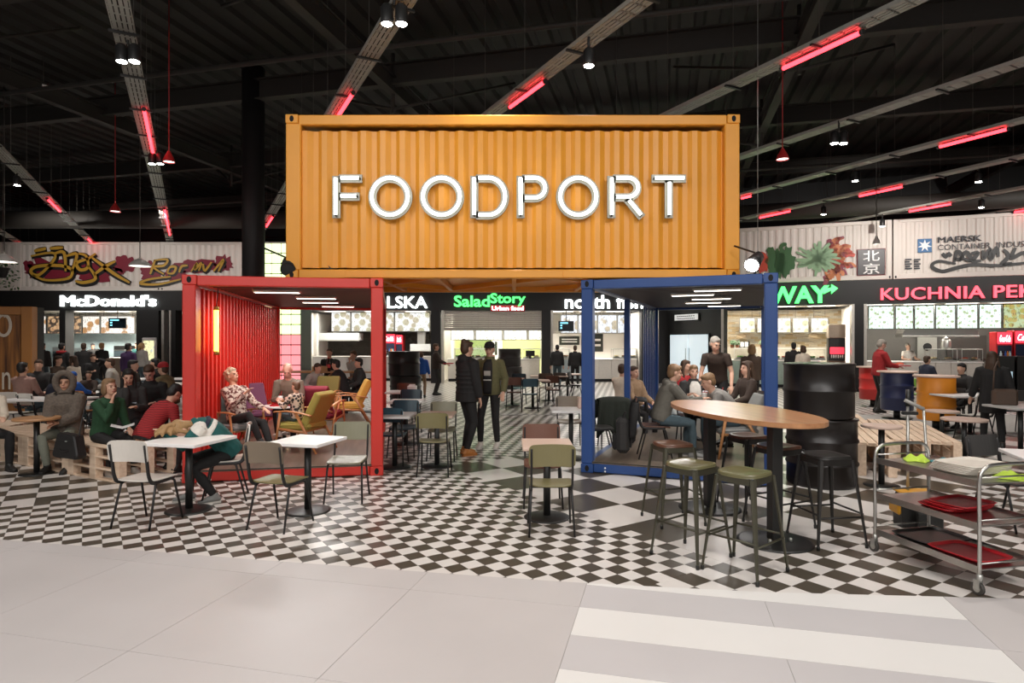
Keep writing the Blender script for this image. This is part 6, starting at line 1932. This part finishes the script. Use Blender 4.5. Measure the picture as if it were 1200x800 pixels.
    if hat == 'cap':
        c = MB().ell(HP(0, -.008, .062), (.086 * S, .104 * S, .072 * S), HR, 14, 8)
        c.tube([HP(0, .07, .062), HP(0, .125, .056), HP(0, .165, .046)], [(.075 * S, .010 * S), (.070 * S, .008 * S), (.045 * S, .005 * S)], 8, side=HR @ Vector((1, 0, 0)))
        c.build('cap', FB['black'], t)
    elif hat:
        c = MB().ell(HP(0, -.015, .065), (.090 * S, .106 * S, .085 * S), HR, 14, 8)
        c.tube([HP(.0, -.01, .035), HP(0, -.012, .065)], [(.088 * S, .108 * S)] * 2, 14, side=HR @ Vector((1, 0, 0)))
        c.build('beanie', FB[hat], t)
    # ---- clothing
    kind, tc = top
    inf = {'jacket': .028, 'puffer': .042, 'coat': .034, 'hood': .052, 'sweater': .016, 'hoodie': .026, 'tee': .010}[kind]
    tb = MB()
    hem = {'coat': .30, 'hood': .22, 'puffer': .12, 'jacket': .06}.get(kind, .04)
    if sit: hem = min(hem, .09)
    low = pel - u1 * hem * S
    prof = []
    if hem > .1: prof.append((low, (.165 * S + inf, .125 * S + inf)))
    else: prof.append((low, (.150 * S + inf, .108 * S + inf)))
    prof += [(pel + u1 * .02, (.158 * S + inf, .118 * S + inf)), (pel + u1 * .13 * S, (.142 * S + inf, .108 * S + inf)), (mid + u2 * .04 * S, (.150 * S + inf, .112 * S + inf)), (mid + u2 * .15 * S, (.164 * S + inf, .112 * S + inf)),
             (shc + u2 * .01, (.155 * S + inf * .8, .088 * S + inf * .8)), (neck - u2 * .0, (.070 * S + inf * .7, .064 * S + inf * .7)), (neck + u2 * .018 * S, (.062 * S + inf * .5, .058 * S + inf * .5))]
    tb.tube([p for p, r in prof], [r for p, r in prof], 16, side=(1, 0, 0))
    if kind == 'puffer' and det >= 1:
        for k in range(6):
            p = pel + (u1 * (.02 + .07 * k) if k < 4 else u1 * .24 + u2 * (.07 * (k - 3.4))) * S
            tb.tube([p - u1 * .02, p, p + u1 * .02], [(.15 * S + inf, .11 * S + inf), (.168 * S + inf, .128 * S + inf), (.15 * S + inf, .11 * S + inf)], 14, side=(1, 0, 0))
    for s, a, e, wr in arms:
        end = a.lerp(e, .62) if kind == 'tee' else wr - (wr - e).normalized() * .012
        pts = [a - lat * s * .04 * S, a, a.lerp(e, .5)]; rs = [.050 * S + inf * .8, .056 * S + inf * .8, .048 * S + inf * .8]
        if kind == 'tee': pts.append(end); rs.append(.047 * S + inf)
        else: pts += [e, e.lerp(end, .5), end]; rs += [.042 * S + inf * .8, .040 * S + inf * .7, .032 * S + inf * .55]
        tb.tube(pts, rs, 10)
    if kind in ('jacket', 'puffer', 'coat', 'hoodie'):
        tb.tube([neck - un * .015 + V(0, -.012, 0), neck + un * .045 * S + V(0, -.018, 0)], [(.072 * S + inf * .5, .068 * S + inf * .5), (.070 * S + inf * .4, .066 * S + inf * .4)], 14, side=(1, 0, 0))
    if kind in ('hoodie', 'puffer'):
        tb.ell(neck + V(0, -.085, .0) + u2 * .01, (.105 * S, .065 * S, .075 * S), None, 12, 8)
    garment = skinned(tb, {'tee': 't_shirt', 'hood': 'fur_coat'}.get(kind, 'jacket' if kind in ('jacket', 'puffer') else kind), FB[tc], t, vox * 1.1)
    for (b0, b1, bm, nm_) in bands:
        q = MB().tube([mid + u2 * b0 * S, mid + u2 * (b0 + b1) / 2 * S, mid + u2 * b1 * S], [(.172 * S + inf, .118 * S + inf), (.176 * S + inf, .120 * S + inf), (.166 * S + inf, .108 * S + inf)], 16, side=(1, 0, 0))
        for s, a, e, wr in (arms if bm == 'white' else ()): q.tube([a - lat * s * .03, a.lerp(e, .05), a.lerp(e, .30)], [.050 * S + inf, .060 * S + inf * .9, .056 * S + inf * .9], 10)
        skinned(q, nm_, FB[bm], t, vox * 1.1)
    if kind == 'hood':
        hb = MB()
        hb.ell(HP(0, -.055, .01), (.118 * S, .085 * S, .145 * S), HR, 14, 10)
        hb.tube([HP(.108 * sin(q), .045 + .02 * cos(q), .008 + .138 * cos(q)) for q in [2 * PI * i / 18 for i in range(18)]], .046 * S, 8, closed=True)
        hb.tube([HP(0, -.05, -.10), neck - u2 * .02], [.10 * S, .12 * S], 12)
        skinned(hb, 'fur_hood', FB['furgrey'], t, vox * 1.1)
    lb = MB()
    lb.tube([pel + u1 * .12 * S, pel + u1 * .02, pel - u1 * .07 * S], [(.138 * S, .102 * S), (.162 * S, .120 * S), (.140 * S, .108 * S)], 14, side=(1, 0, 0))
    for s, hp, kn, ak in lg:
        lb.tube([hp + (hp - kn).normalized() * .02, hp, hp.lerp(kn, .5), kn, kn.lerp(ak, .35), ak + (kn - ak).normalized() * .02],
                [.080 * S, .090 * S, .077 * S, .063 * S, .061 * S, .046 * S], 11)
    skinned(lb, 'trousers', FB[legs], t, vox * 1.1)
    for s, hp, kn, ak in lg:
        sb = MB()
        sb.tube([ak + V(0, -.068, -.050) * S, ak + V(0, -.03, -.028) * S, ak + V(0, .04, -.036) * S, ak + V(0, .12, -.052) * S, ak + V(0, .18, -.062) * S],
                [(.026 * S, .024 * S), (.043 * S, .050 * S), (.046 * S, .044 * S), (.050 * S, .028 * S), (.030 * S, .016 * S)], 12, side=(1, 0, 0))
        sb.tube([ak + Vector((0, 0, .03)), ak - Vector((0, 0, .03))], .047 * S, 10)
        so = skinned(sb, 'shoe', SHOES[shoe], t, max(.008, vox * .8), 2)
        po = [(ak.x + s_ * (.040 if f_ > -.02 and f_ < .15 else .026) * S, ak.y - f_ * S) for s_, f_ in ((-1, -.07), (-1, .03), (-1, .12), (-1, .185), (1, .185), (1, .12), (1, .03), (1, -.07))]
        MB().prism(po[::-1] if False else po[::-1], ak.z - .085 * S, ak.z - .066 * S).build('sole', SOLE if shoe in ('white', 'grey') else SHOES[shoe], t)
    t['pel'] = 0
    del t['pel']
    return t, HP

def lbl(s): return s
# two men standing in the middle
person('man in a black puffer jacket and tan boots standing in the middle, seen from behind', -.70, 9.7, 128, h=1.80, hair=('bun', 'brown'), top=('puffer', 'black'), legs='black', shoe='tan', det=2, pitch=6, Lh=(.24, .16, .80), Rh=(-.24, .08, .86), Lf=(.11, .06, 0), Rf=(-.10, -.05, 0))
person('man in a black cap and olive bomber jacket standing facing the camera', -.37, 10.35, -12, h=1.78, hair=('short', 'black'), hat='cap', top=('jacket', 'olive'), legs='black', shoe='white', det=2, pitch=8, Lh=(.25, .10, .92), Rh=(-.16, .20, 1.02), Lf=(.13, .03, 0), Rf=(-.14, .10, 0))
# printed shirt front of the second man
# left bench
hw_, _ = person('woman in a grey fur coat with the hood up on the pallet bench', -6.22, 8.72, 12, 'sit', h=1.70, seat=.44, hair=('long', 'black'), top=('hood', 'furgrey'), legs='sagegrey', shoe='black', det=2, lean=6, yaw=8, Lh=(.02, .34, .66), Rh=(-.06, .36, .70), Lf=(.17, .42, 0), Rf=(-.10, .36, .0), skin=1)
person('blonde woman in a dark green sweater resting her chin on her hand', -5.45, 8.30, 66, 'sit', h=1.66, seat=.44, hair=('bob', 'ginger'), top=('sweater', 'green'), legs='black', shoe='white', det=2, lean=14, pitch=-6, Lh=(.13, .34, .60), Rh=(-.06, .27, .97), Rf=(-.1, .30, .0), Lf=(.12, .50, .0))
person('person in a red knit sweater bent over, back to the camera, beside the red container', -4.78, 8.10, 152, 'sit', h=1.74, seat=.44, hair=('short', 'black'), top=('sweater', 'redknit'), legs='black', shoe='black', det=1, lean=40, pitch=40, Lh=(.14, .50, .50), Rh=(-.12, .50, .55))
person('long haired woman in black looking down at a phone', atx(150, 9.35), 9.35, 34, 'sit', h=1.70, seat=.50, hair=('long', 'black'), top=('hoodie', 'charcoal'), legs='black', det=1, lean=12, pitch=14, Lh=(.08, .32, .80), Rh=(-.04, .24, 1.10))
person('man in a black jacket looking down beside the long haired woman', atx(178, 10.2), 10.2, 18, 'sit', h=1.78, seat=.50, hair=('short', 'brown'), top=('jacket', 'black'), legs='black', det=1, lean=16, pitch=28, Lh=(.1, .3, .78), Rh=(-.1, .3, .78), skin=2)
person('guest in a khaki jacket and a pinkish red hat behind the red container edge', atx(201, 12.2), 12.2, -95, 'sit', h=1.70, seat=.50, hair=('short', 'brown'), hat='red', top=('jacket', 'khaki'), legs='black', det=1, lean=18, Lh=(.08, .42, .78), Rh=(-.08, .42, .78))
person('person in a pale pink sweater seen from behind before the timber booth', atx(27, 12.0), 12.0, 178, 'sit', h=1.75, seat=.47, hair=('short', 'black'), top=('sweater', 'pink'), legs='jeans', det=1)
person('person in dark clothes with a pale sleeve cut by the left edge', -7.25, 8.55, 62, 'sit', h=1.68, seat=.44, hair=('long', 'brown'), top=('sweater', 'cream'), legs='black', det=1, lean=10, Lh=(.05, .42, .72), Rh=(-.05, .40, .74))
# queue and tables in front of the burger counter
for (px, Y, f, k, hr, tp, lb) in [(50, 22, 180, 'stand', ('short', 'black'), ('jacket', 'charcoal'), 'guest in charcoal queuing beside the timber booth'), (72, 19.5, 180, 'stand', ('short', 'black'), ('jacket', 'black'), 'guest in black with a red scarf in the queue'),
        (98, 20.5, 200, 'stand', ('short', 'brown'), ('coat', 'black'), 'broad guest in a black coat in the queue'), (119, 22.5, 175, 'stand', ('short', 'blond'), ('jacket', 'black'), 'fair haired guest in black before the order screen'),
        (150, 18.4, 170, 'stand', ('short', 'black'), ('jacket', 'purple'), 'guest in a purple jacket near the order kiosk'), (166, 22, 160, 'stand', ('tail', 'blond'), ('jacket', 'grey'), 'blonde guest at the order kiosk'),
        (108, 19.0, 50, 'sit', ('short', 'brown'), ('jacket', 'black'), 'seated man in black eating with a hand at his mouth, left crowd'), (135, 14.5, -60, 'sit', ('short', 'brown'), ('jacket', 'lightgrey'), 'seated guest in a pale jacket in the left crowd'),
        (82, 12.6, 165, 'sit', ('short', 'blond'), ('jacket', 'blue'), 'child in a bright blue jacket in the left crowd'), (105, 13.4, 20, 'sit', ('short', 'brown'), ('sweater', 'darkbrown'), 'small brown haired child in the left crowd'),
        (46, 13.2, 30, 'sit', ('short', 'brown'), ('jacket', 'charcoal'), 'seated guest in dark red and charcoal behind the pink sweater'), (60, 12.3, 150, 'sit', ('long', 'black'), ('jacket', 'navy'), 'seated guest in navy left of the bright blue child'),
        (64, 16.5, 90, 'sit', ('short', 'brown'), ('sweater', 'brown'), 'seated guest in brown under the burger menus'), (150, 13, 100, 'sit', ('short', 'black'), ('jacket', 'charcoal'), 'seated dark guest behind the long haired woman'),
        (90, 16.8, -90, 'sit', ('long', 'brown'), ('sweater', 'cream'), 'seated guest in cream beneath the black pier'), (187, 14.2, -90, 'sit', ('short', 'black'), ('jacket', 'black'), 'seated guest in black left of the red hat')]:
    hh = 1.25 if 'child' in lb else 1.74
    kw = dict(Lh=(.08, .2, 1.22), Rh=(-.1, .35, .85)) if 'mouth' in lb else {}
    person(lb, atx(px, Y), Y, f, k, h=hh, hair=hr, top=tp, legs=('jeans', 'black')[px % 2], det=0, lean=(10 if k == 'sit' else 2), seat=.50 if k == 'sit' else .46, hat='blue' if 'bright blue jacket' in lb else None, **kw)
t = thing('scarf', 'red scarf round the neck of a guest in the queue', 'scarf', (atx(72, 19.5), 19.5, 1.43))
MB().tube([(.105 * cos(a), .09 * sin(a), .0) for a in [2 * PI * i / 14 for i in range(14)]], .045, 8, closed=True).build('loop', FB['red'], t)
# red container
gt_, gh_ = person('girl in a teal jacket asleep with her head on the white table', -3.16, 6.98, -58, 'sit', h=1.62, seat=.46, hair=('long', 'blond'), top=('jacket', 'teal'), legs='black', shoe='grey', det=2, lean=48, pitch=62, nod=112, yaw=14, Lh=(.02, .64, .775), Rh=(-.20, .56, .775), Lf=(.10, .20, 0), Rf=(-.16, .42, .0), bands=[(.085, .15, 'white', 'white_yoke'), (.165, .215, 'navy', 'navy_yoke')])
hm_ = MB(); rn_ = random.Random(2)
for i in range(22):
    a_ = gh_(rn_.uniform(-.075, .075), rn_.uniform(-.05, .06), .10 + rn_.uniform(-.02, .02)); b_ = Vector((rn_.uniform(-.17, .15), -rn_.uniform(.52, .74), .765))
    hm_.tube([a_, a_.lerp(b_, .45) + Vector((0, -.02, .035)), b_ + Vector((0, 0, .03)), b_], [.024, .026, .022, .010], 7)
skinned(hm_, 'hair', HAIRS['blond'], gt_, .009, 2)
person('curly blonde woman in a flowered blouse looking back over her shoulder', -4.03, 9.14, 64, 'sit', .15, h=1.66, seat=.38, hair=('curly', 'silver'), top=('sweater', 'flowers'), legs='black', shoe='black', det=2, lean=-10, yaw=10, pitch=-16, Lh=(.20, .32, .62), Rh=(-.05, .22, .86), Lf=(.08, .62, .0), Rf=(-.05, .55, .12), skin=1)
person('bald man in a taupe sweater leaning over the lounge table', atx(342, 10.35), 10.35, 6, 'sit', .15, h=1.78, seat=.42, hair=('bald', 'grey'), top=('sweater', 'taupe'), legs='black', det=2, lean=26, pitch=22, yaw=8, Lh=(.12, .50, .72), Rh=(-.10, .46, .70), skin=2)
person('toddler in a dotted shirt in the olive lounge armchair', atx(349, 9.22), 9.22, -112, 'sit', .15, h=1.14, seat=.44, hair=('short', 'auburn'), top=('sweater', 'dots'), legs='jeans', shoe='white', det=1, lean=6, Lh=(.12, .25, .72), Rh=(-.12, .25, .72), Lf=(.08, .3, .2), Rf=(-.08, .3, .2))
for (px, Y, f, k, sk, hr, tp, ln, lb) in [(387, 16.35, 0, 'sit', .72, ('short', 'brown'), ('sweater', 'black'), 8, 'girl in black behind the cola bottle'), (417, 16.3, -20, 'sit', .66, ('curly', 'auburn'), ('sweater', 'lightgrey'), 12, 'curly guest in pale grey holding a hand to the face'),
        (404, 14.7, -95, 'sit', .50, ('short', 'black'), ('jacket', 'black'), 22, 'man in black leaning left, seen through the red container'), (361, 14.9, 60, 'sit', .48, ('short', 'brown'), ('hoodie', 'lightgrey'), 35, 'guest in a pale grey hoodie behind the bald man'),
        (424, 15.0, -60, 'sit', .50, ('short', 'black'), ('jacket', 'charcoal'), 8, 'dark guest just left of the right post of the red container')]:
    kw = dict(Rh=(-.04, .22, 1.22)) if 'hand to' in lb else {}
    person(lb, atx(px, Y), Y, f, k, h=1.70, seat=sk, hair=hr, top=tp, det=0, lean=ln, **kw)
# centre background
person('guest in brown carrying a red tray past the black pier', atx(511, 20.5), 20.5, 95, h=1.72, hair=('short', 'auburn'), top=('jacket', 'darkbrown'), legs='charcoal', det=0, Lh=(.12, .34, 1.02), Rh=(-.12, .34, 1.02))
t = food_tray((atx(511, 20.5) + .42, 20.46, 1.03), R(90), 'red tray carried by the guest in brown')
person('child in a blue hoodie at the polish kitchen counter', atx(494, 19.5), 19.5, 180, h=1.45, hair=('short', 'auburn'), top=('hoodie', 'blue'), legs='tan', det=0)
person('customer in black standing at the fish bar, left one', atx(653, 24), 24, 180, h=1.66, hair=('short', 'black'), top=('jacket', 'black'), legs='jeans', det=0)
person('customer in black trousers and jacket standing at the fish bar, right one', atx(674, 23.6), 23.6, 178, h=1.64, hair=('short', 'brown'), top=('jacket', 'black'), legs='black', det=0)
# blue container
bcp = lambda x, y: bc(x, y)
x_, y_, _ = bc(.92, .62)
chair('brown backed chair under the boy in the grey hoodie', x_ - .02, y_ + .05, 82, 'brown_chair_shell', None, .15)
person('ginger haired boy in a grey hoodie reaching across the table', x_ + .05, y_ + .05, 88, 'sit', .15, h=1.70, seat=.46, hair=('short', 'ginger'), top=('hoodie', 'hoodie'), legs='jeans', shoe='grey', det=2, lean=20, pitch=6, Lh=(.16, .52, .80), Rh=(-.10, .56, .82), Lf=(.12, .42, 0), Rf=(-.10, .46, 0))
x_, y_ = atx(812, 9.75), 9.75
chair('dark chair under the smiling boy in white', x_, y_ + .06, -5, 'charcoal_chair_shell', None, .15)
person('smiling ginger boy in a white shirt and dark jacket facing the camera', x_, y_, -5, 'sit', .15, h=1.55, seat=.46, hair=('short', 'ginger'), top=('jacket', 'charcoal'), legs='black', det=2, lean=8, Lh=(.10, .32, .78), Rh=(-.12, .30, .80))
person('guest in a red top behind the boy in the grey hoodie', atx(799, 10.6), 10.6, 30, 'sit', .15, h=1.62, seat=.48, hair=('long', 'brown'), top=('sweater', 'redcoat'), legs='black', det=0, lean=10)
x_, y_ = atx(862, 8.75), 8.75
dup(AC, (x_, y_, .152), R(-95), 'wooden armchair under the guest bending over the table in the blue container', None, {'upholstery_olive': 'upholstery_grey'})
person('guest in a grey sweater bending forward over the table', x_, y_, -92, 'sit', .15, h=1.70, seat=.43, hair=('short', 'ginger'), top=('sweater', 'grey'), legs='jeans', shoe='grey', det=1, lean=40, pitch=10, Lh=(.12, .52, .80), Rh=(-.12, .50, .80))
x_, y_ = atx(878, 9.7), 9.7
chair('dark chair under the dark haired woman in brown', x_, y_ + .02, -80, 'charcoal_chair_shell', None, .15)
person('dark haired woman in brown seated beside the right rear of the blue container', x_, y_, -80, 'sit', .15, h=1.66, seat=.46, hair=('long', 'darkb' if False else 'brown'), top=('sweater', 'darkbrown'), legs='black', det=1, lean=4)
person('grey haired person in a brown t-shirt standing behind the table', atx(841, 10.9), 10.9, -25, h=1.80, z=.15, hair=('short', 'grey'), top=('tee', 'darkbrown'), legs='black', det=1, lean=30, pitch=12, yaw=40, Lh=(.26, .34, .86), Rh=(-.26, .32, .84))
person('blonde guest in brown standing near the sandwich bar', atx(881, 14.5), 14.5, 170, h=1.72, hair=('bob', 'blond'), top=('jacket', 'brown'), legs='black', det=0)
person('woman in a tan jacket seated outside the blue corrugated wall', atx(741, 11.3), 11.3, 40, 'sit', h=1.66, seat=.47, hair=('tail', 'brown'), top=('jacket', 'tan'), legs='black', det=1, lean=4)
person('pale clothed guest behind the slim blue post', atx(729, 12.4), 12.4, 150, 'sit', h=1.66, seat=.47, hair=('short', 'brown'), top=('sweater', 'cream'), legs='black', det=0)
# table with cups in the blue container
tx, ty = atx(829, 9.05), 9.08
build_table('white table the boys share in the blue container', (tx, ty, .15), BA, .7, .7, WHITE)
for i, (ox, oy, m, hh) in enumerate([(-.1, -.2, CUPW, .12), (.08, -.22, CUPW, .10), (-.02, .02, CUPR, .13), (.2, -.05, CUPW, .11)]):
    cup((tx + ox, ty + oy, .897), ('white cup nearest the camera', 'short white cup right of it', 'red cup in the middle', 'white cup at the right')[i] + ' on the table in the blue container', m, hh)
bottle((tx + .1, ty - .1, .897), 'small drink bottle among the cups in the blue container', COLA, CUPW, .22, .03)
# right side
kx, ky = atx(1029, 15.5), 15.5
person('grey haired man in a red jacket holding a tray of food', kx, ky, 86, h=1.84, hair=('short', 'grey'), top=('jacket', 'redcoat'), legs='charcoal', det=1, lean=6, pitch=22, Lh=(.13, .42, 1.14), Rh=(-.13, .42, 1.14), skin=2)
t = food_tray((kx + .52, ky - .02, 1.15), R(90), 'tray held by the man in the red jacket')
t2_ = thing('food_heap', 'heap of food on the tray of the man in the red jacket', 'food', (kx + .52, ky - .02, 1.159))
MB().lathe([(.10, 0), (.13, .03), (.125, .03), (.09, .01), (0, .01)], 16, closed=False).build('bowl', CUPW, t2_); MB().ell((0, 0, .035), (.10, .10, .05), nu=10, nv=6).build('food', FOODS[1], t2_)
kx, ky = atx(1083, 15.6), 15.6
chair('lime green chair of the boy beyond the orange drum', kx - .1, ky, 100, 'lime_chair_shell') if SH_W and shell('lime_chair_shell', (.22, .48, .04)) else None
person('boy in a dark jacket beyond the orange drum', kx, ky, 100, 'sit', h=1.55, seat=.62, hair=('short', 'brown'), top=('jacket', 'navy'), legs='black', det=0, lean=10)
person('dark haired guest seated at the white table on the right', atx(1131, 12.9), 12.9, -70, 'sit', h=1.66, seat=.48, hair=('short', 'black'), top=('jacket', 'charcoal'), legs='black', det=0, lean=12)
person('dark clothed woman with brown hair walking past at the right edge', atx(1163, 10.3), 10.3, 150, h=1.62, hair=('long', 'brown'), top=('coat', 'black'), legs='black', det=1, yaw=-25, Lf=(.1, .22, 0), Rf=(-.1, -.18, .02), Lh=(.27, .14, .82), Rh=(-.27, -.05, .80))
t = thing('shoulder_bag', 'brown shoulder bag of the walking woman at the right edge', 'bag', (atx(1176, 10.0), 9.98, .72), R(-20))
MB().cbox(-.17, -.07, 0, .17, .07, .28, .04).build('bag_body', mat('bag_brown', (.075, .045, .03), .6), t); MB().tube([(-.15, 0, .26), (-.12, .05, .6), (-.05, .12, .72)], .012, 6).build('strap', MATS['bag_brown'], t)
person('kitchen worker in white behind the counter at right', *WF.w(wfx(1072) + 0.3, 2.3)[:2], 0, h=1.72, hair=('short', 'grey'), top=('tee', 'white'), legs='black', det=0, Lh=(.2, .3, 1.1), Rh=(-.2, .3, 1.1))
person('guest in black at the sandwich counter, left of the pair', atx(930, 19.5), 19.5, 165, h=1.76, hair=('short', 'black'), top=('jacket', 'black'), legs='black', det=0)
person('guest in a pale jacket at the sandwich counter, right of the pair', atx(941, 19.2), 19.2, 190, h=1.66, hair=('bob', 'brown'), top=('jacket', 'cream'), legs='jeans', det=0)
person('worker in dark behind the burger counter, left of the black pier', *CF.w(cfx(60), 2.6)[:2], 20, h=1.70, hair=('short', 'black'), hat='cap', top=('tee', 'charcoal'), legs='black', det=0)
person('worker in teal behind the burger counter, under the order screen', *CF.w(cfx(115), 2.7)[:2], -10, h=1.72, hair=('short', 'brown'), top=('tee', 'teal'), legs='black', det=0)
# carried and dropped things
t = thing('handbag', 'black leather handbag at the bench front beside the blonde woman', 'handbag', (-5.62, 7.92, .30), R(-25))
BAGB = mat('bag_black', (.012, .011, .011), .45)
o = MB().prism([(-.27, .02), (-.24, -.02), (.22, -.02), (.25, .02), (.18, .28), (-.16, .30)], -.07, .07, plane='xz').build('bag_body', BAGB, t)
md = o.modifiers.new('soft_edges', 'BEVEL'); md.width = .025; md.segments = 2
MB().tube(smooth_line([(-.14, -.02, .28), (-.12, -.05, .12), (0, -.085, .08), (.12, -.05, .12), (.14, -.02, .28)], 5), .012, 6).build('handle', BAGB, t)
MB().tube(smooth_line([(.18, .0, .26), (.16, .06, .5), (.18, .1, .72)], 5), .008, 6).build('shoulder_strap', BAGB, t)
MB().lathe([(.016, 0), (.016, .01)], 8, c=(.05, -.075, .2)).build('clasp', STEEL, t)
t = thing('open_book', 'open white booklet on the lap of the blonde woman', 'booklet', (-4.95, 7.92, .66), R(30))
MB().prism([(-.13, .04), (-.125, .05), (0, .012), (.125, .05), (.13, .04), (0, 0)], -.09, .09, plane='xz').build('pages', WHITE, t)
t = thing('phone', 'phone in the hand of the long haired woman', 'phone', (atx(160, 9.35), 9.3, .84), R(20))
o = MB().cbox(-.04, -.075, 0, .04, .075, .009, .004).build('casing', BLKMET, t); MB().box(-.035, -.07, .009, .035, .07, .0095).build('screen', mat('phone_glow', (.8, .85, .9), emit=.8), t)
# white yoke and dark hood of the sleeping girl's jacket are sewn bands: built with her below
def coat(label, loc, rz, w, top, lf, lb_, m, seed, depth=.06):
    """coat hung over a chair back: a creased sheet over the rail, long at the back (+y), short in front"""
    t = thing('coat', label, 'coat', loc, rz)
    rn = random.Random(seed); ph = [rn.uniform(0, 6) for _ in range(5)]
    nu, nv = 22, 18
    vs = []
    for j in range(nv + 1):
        v = j / nv * (lf + lb_) - lf            # <0 front side, >0 back side
        for i in range(nu + 1):
            u = i / nu * 2 - 1
            drop = max(0, abs(v) - depth * .7)
            wid = w / 2 * (1 + .16 * drop * sin(3 * u + ph[0]) + .10 * sin(4 * v + ph[1]) - (.25 * max(0, drop - .3) if v > 0 else 0))
            yy = (depth if v > 0 else -depth) * min(1, abs(v) / (depth * .7)) + (1 if v > 0 else -1) * drop * (.10 + .05 * sin(9 * u + ph[2]) + .03 * sin(17 * u + ph[3]))
            zz = top - drop - .03 * abs(u) ** 3 + .02 * sin(5 * u + ph[4]) * min(1, drop * 4) + (.05 * sin(7 * u + ph[1]) if j in (0, nv) else 0)
            vs.append((u * wid, yy, max(.01, zz)))
    W = nu + 1
    fs = [(j * W + i, j * W + i + 1, (j + 1) * W + i + 1, (j + 1) * W + i) for j in range(nv) for i in range(nu)]
    o = MB().add(vs, fs, True).build('shell', m, t)
    md = o.modifiers.new('cloth_thickness', 'SOLIDIFY'); md.thickness = .022; md.offset = 0
    for s in (-1, 1):
        MB().tube(smooth_line([(s * w * .42, depth + .02, top - .06), (s * w * .55, depth + .05, top - .25), (s * w * .50, depth + .07, top - .52)], 4), [.05, .052, .055, .055, .052, .05, .048, .046, .04], 9).build('sleeve', m, t)
    return t
xa, ya, _ = bc(.92, .62)
xa -= .22; ya += .02
coat('black coat hanging on the back of the brown chair in the blue container', (xa, ya, .15), R(82), .40, .83, .18, .60, FB['black'], 3)
t = thing('backpack', 'black backpack hanging on the brown chair beside the black coat', 'backpack', (xa - .26, ya - .02, .15), R(-98))
o = MB().cbox(-.15, -.09, .08, .15, .09, .56, .05).build('bag_body', FB['charcoal'], t)
MB().cbox(-.11, -.14, .12, .11, -.08, .34, .03).build('pocket', FB['black'], t)
MB().tube(smooth_line([(-.06, .0, .55), (-.05, .04, .63), (.05, .04, .63), (.06, .0, .55)], 4), .012, 6).build('handle', FB['black'], t)
for s in (-1, 1): MB().tube(smooth_line([(s * .09, .09, .52), (s * .10, .13, .40), (s * .10, .10, .16)], 4), .016, 6).build('strap', FB['black'], t)
MB().box(-.10, -.145, .235, .10, -.138, .245).build('zip', STEEL, t)
coat('dark green coat thrown over a chair outside the blue container', (atx(716, 10.3), 10.08, 0), R(8), .56, .86, .62, .34, fabric('darkgreen', (.013, .017, .011)), 5, .09)
t = thing('red_bag', 'small red bag on a chair seat seen past the blue front post', 'bag', (2.28, 13.0, .47))
MB().cbox(-.16, -.10, 0, .16, .10, .12, .04).build('bag_body', FB['red'], t); MB().tube(smooth_line([(-.08, 0, .11), (0, 0, .2), (.08, 0, .11)], 4), .012, 6).build('handle', FB['red'], t)
chair('chair under the dark green coat', atx(716, 10.4), 10.3, 180, 'charcoal_chair_shell')
# yoke bands on the sleeping girl's jacket
for o in list(COL.objects):
    if o.get('label', '').startswith('smiling ginger boy'):
        MB().tube([(0, -.125, .99), (0, -.170, .93), (0, -.195, .82), (0, -.180, .68), (0, -.165, .60)], [(.05, .014), (.085, .018), (.09, .018), (.085, .018), (.08, .012)], 12, side=(1, 0, 0)).build('shirt_front', FB['white'], o)
    if o.get('label', '').startswith('man in a black cap'):
        MB().tube([(0, -.060, 1.475), (0, -.118, 1.40), (0, -.150, 1.28), (0, -.152, 1.10), (0, -.158, .96), (0, -.150, .90)], [(.045, .012), (.075, .016), (.085, .016), (.078, .016), (.075, .016), (.07, .012)], 12, side=(1, 0, 0)).build('shirt_front', FB['black'], o)
        MB().cbox(-.055, -.176, 1.20, .055, -.164, 1.28, .004).build('shirt_print', FB['lightgrey'], o); MB().cbox(-.065, -.174, 1.12, .065, -.163, 1.14, .004).build('shirt_print', FB['white'], o)

# ============================================================ apply surfacing once for all bodies
bpy.context.view_layer.update()
dg = bpy.context.evaluated_depsgraph_get()
for o in REMESH:
    me = bpy.data.meshes.new_from_object(o.evaluated_get(dg))
    o.modifiers.clear()
    old = o.data
    o.data = me
    me.name = o.name
    bpy.data.meshes.remove(old)
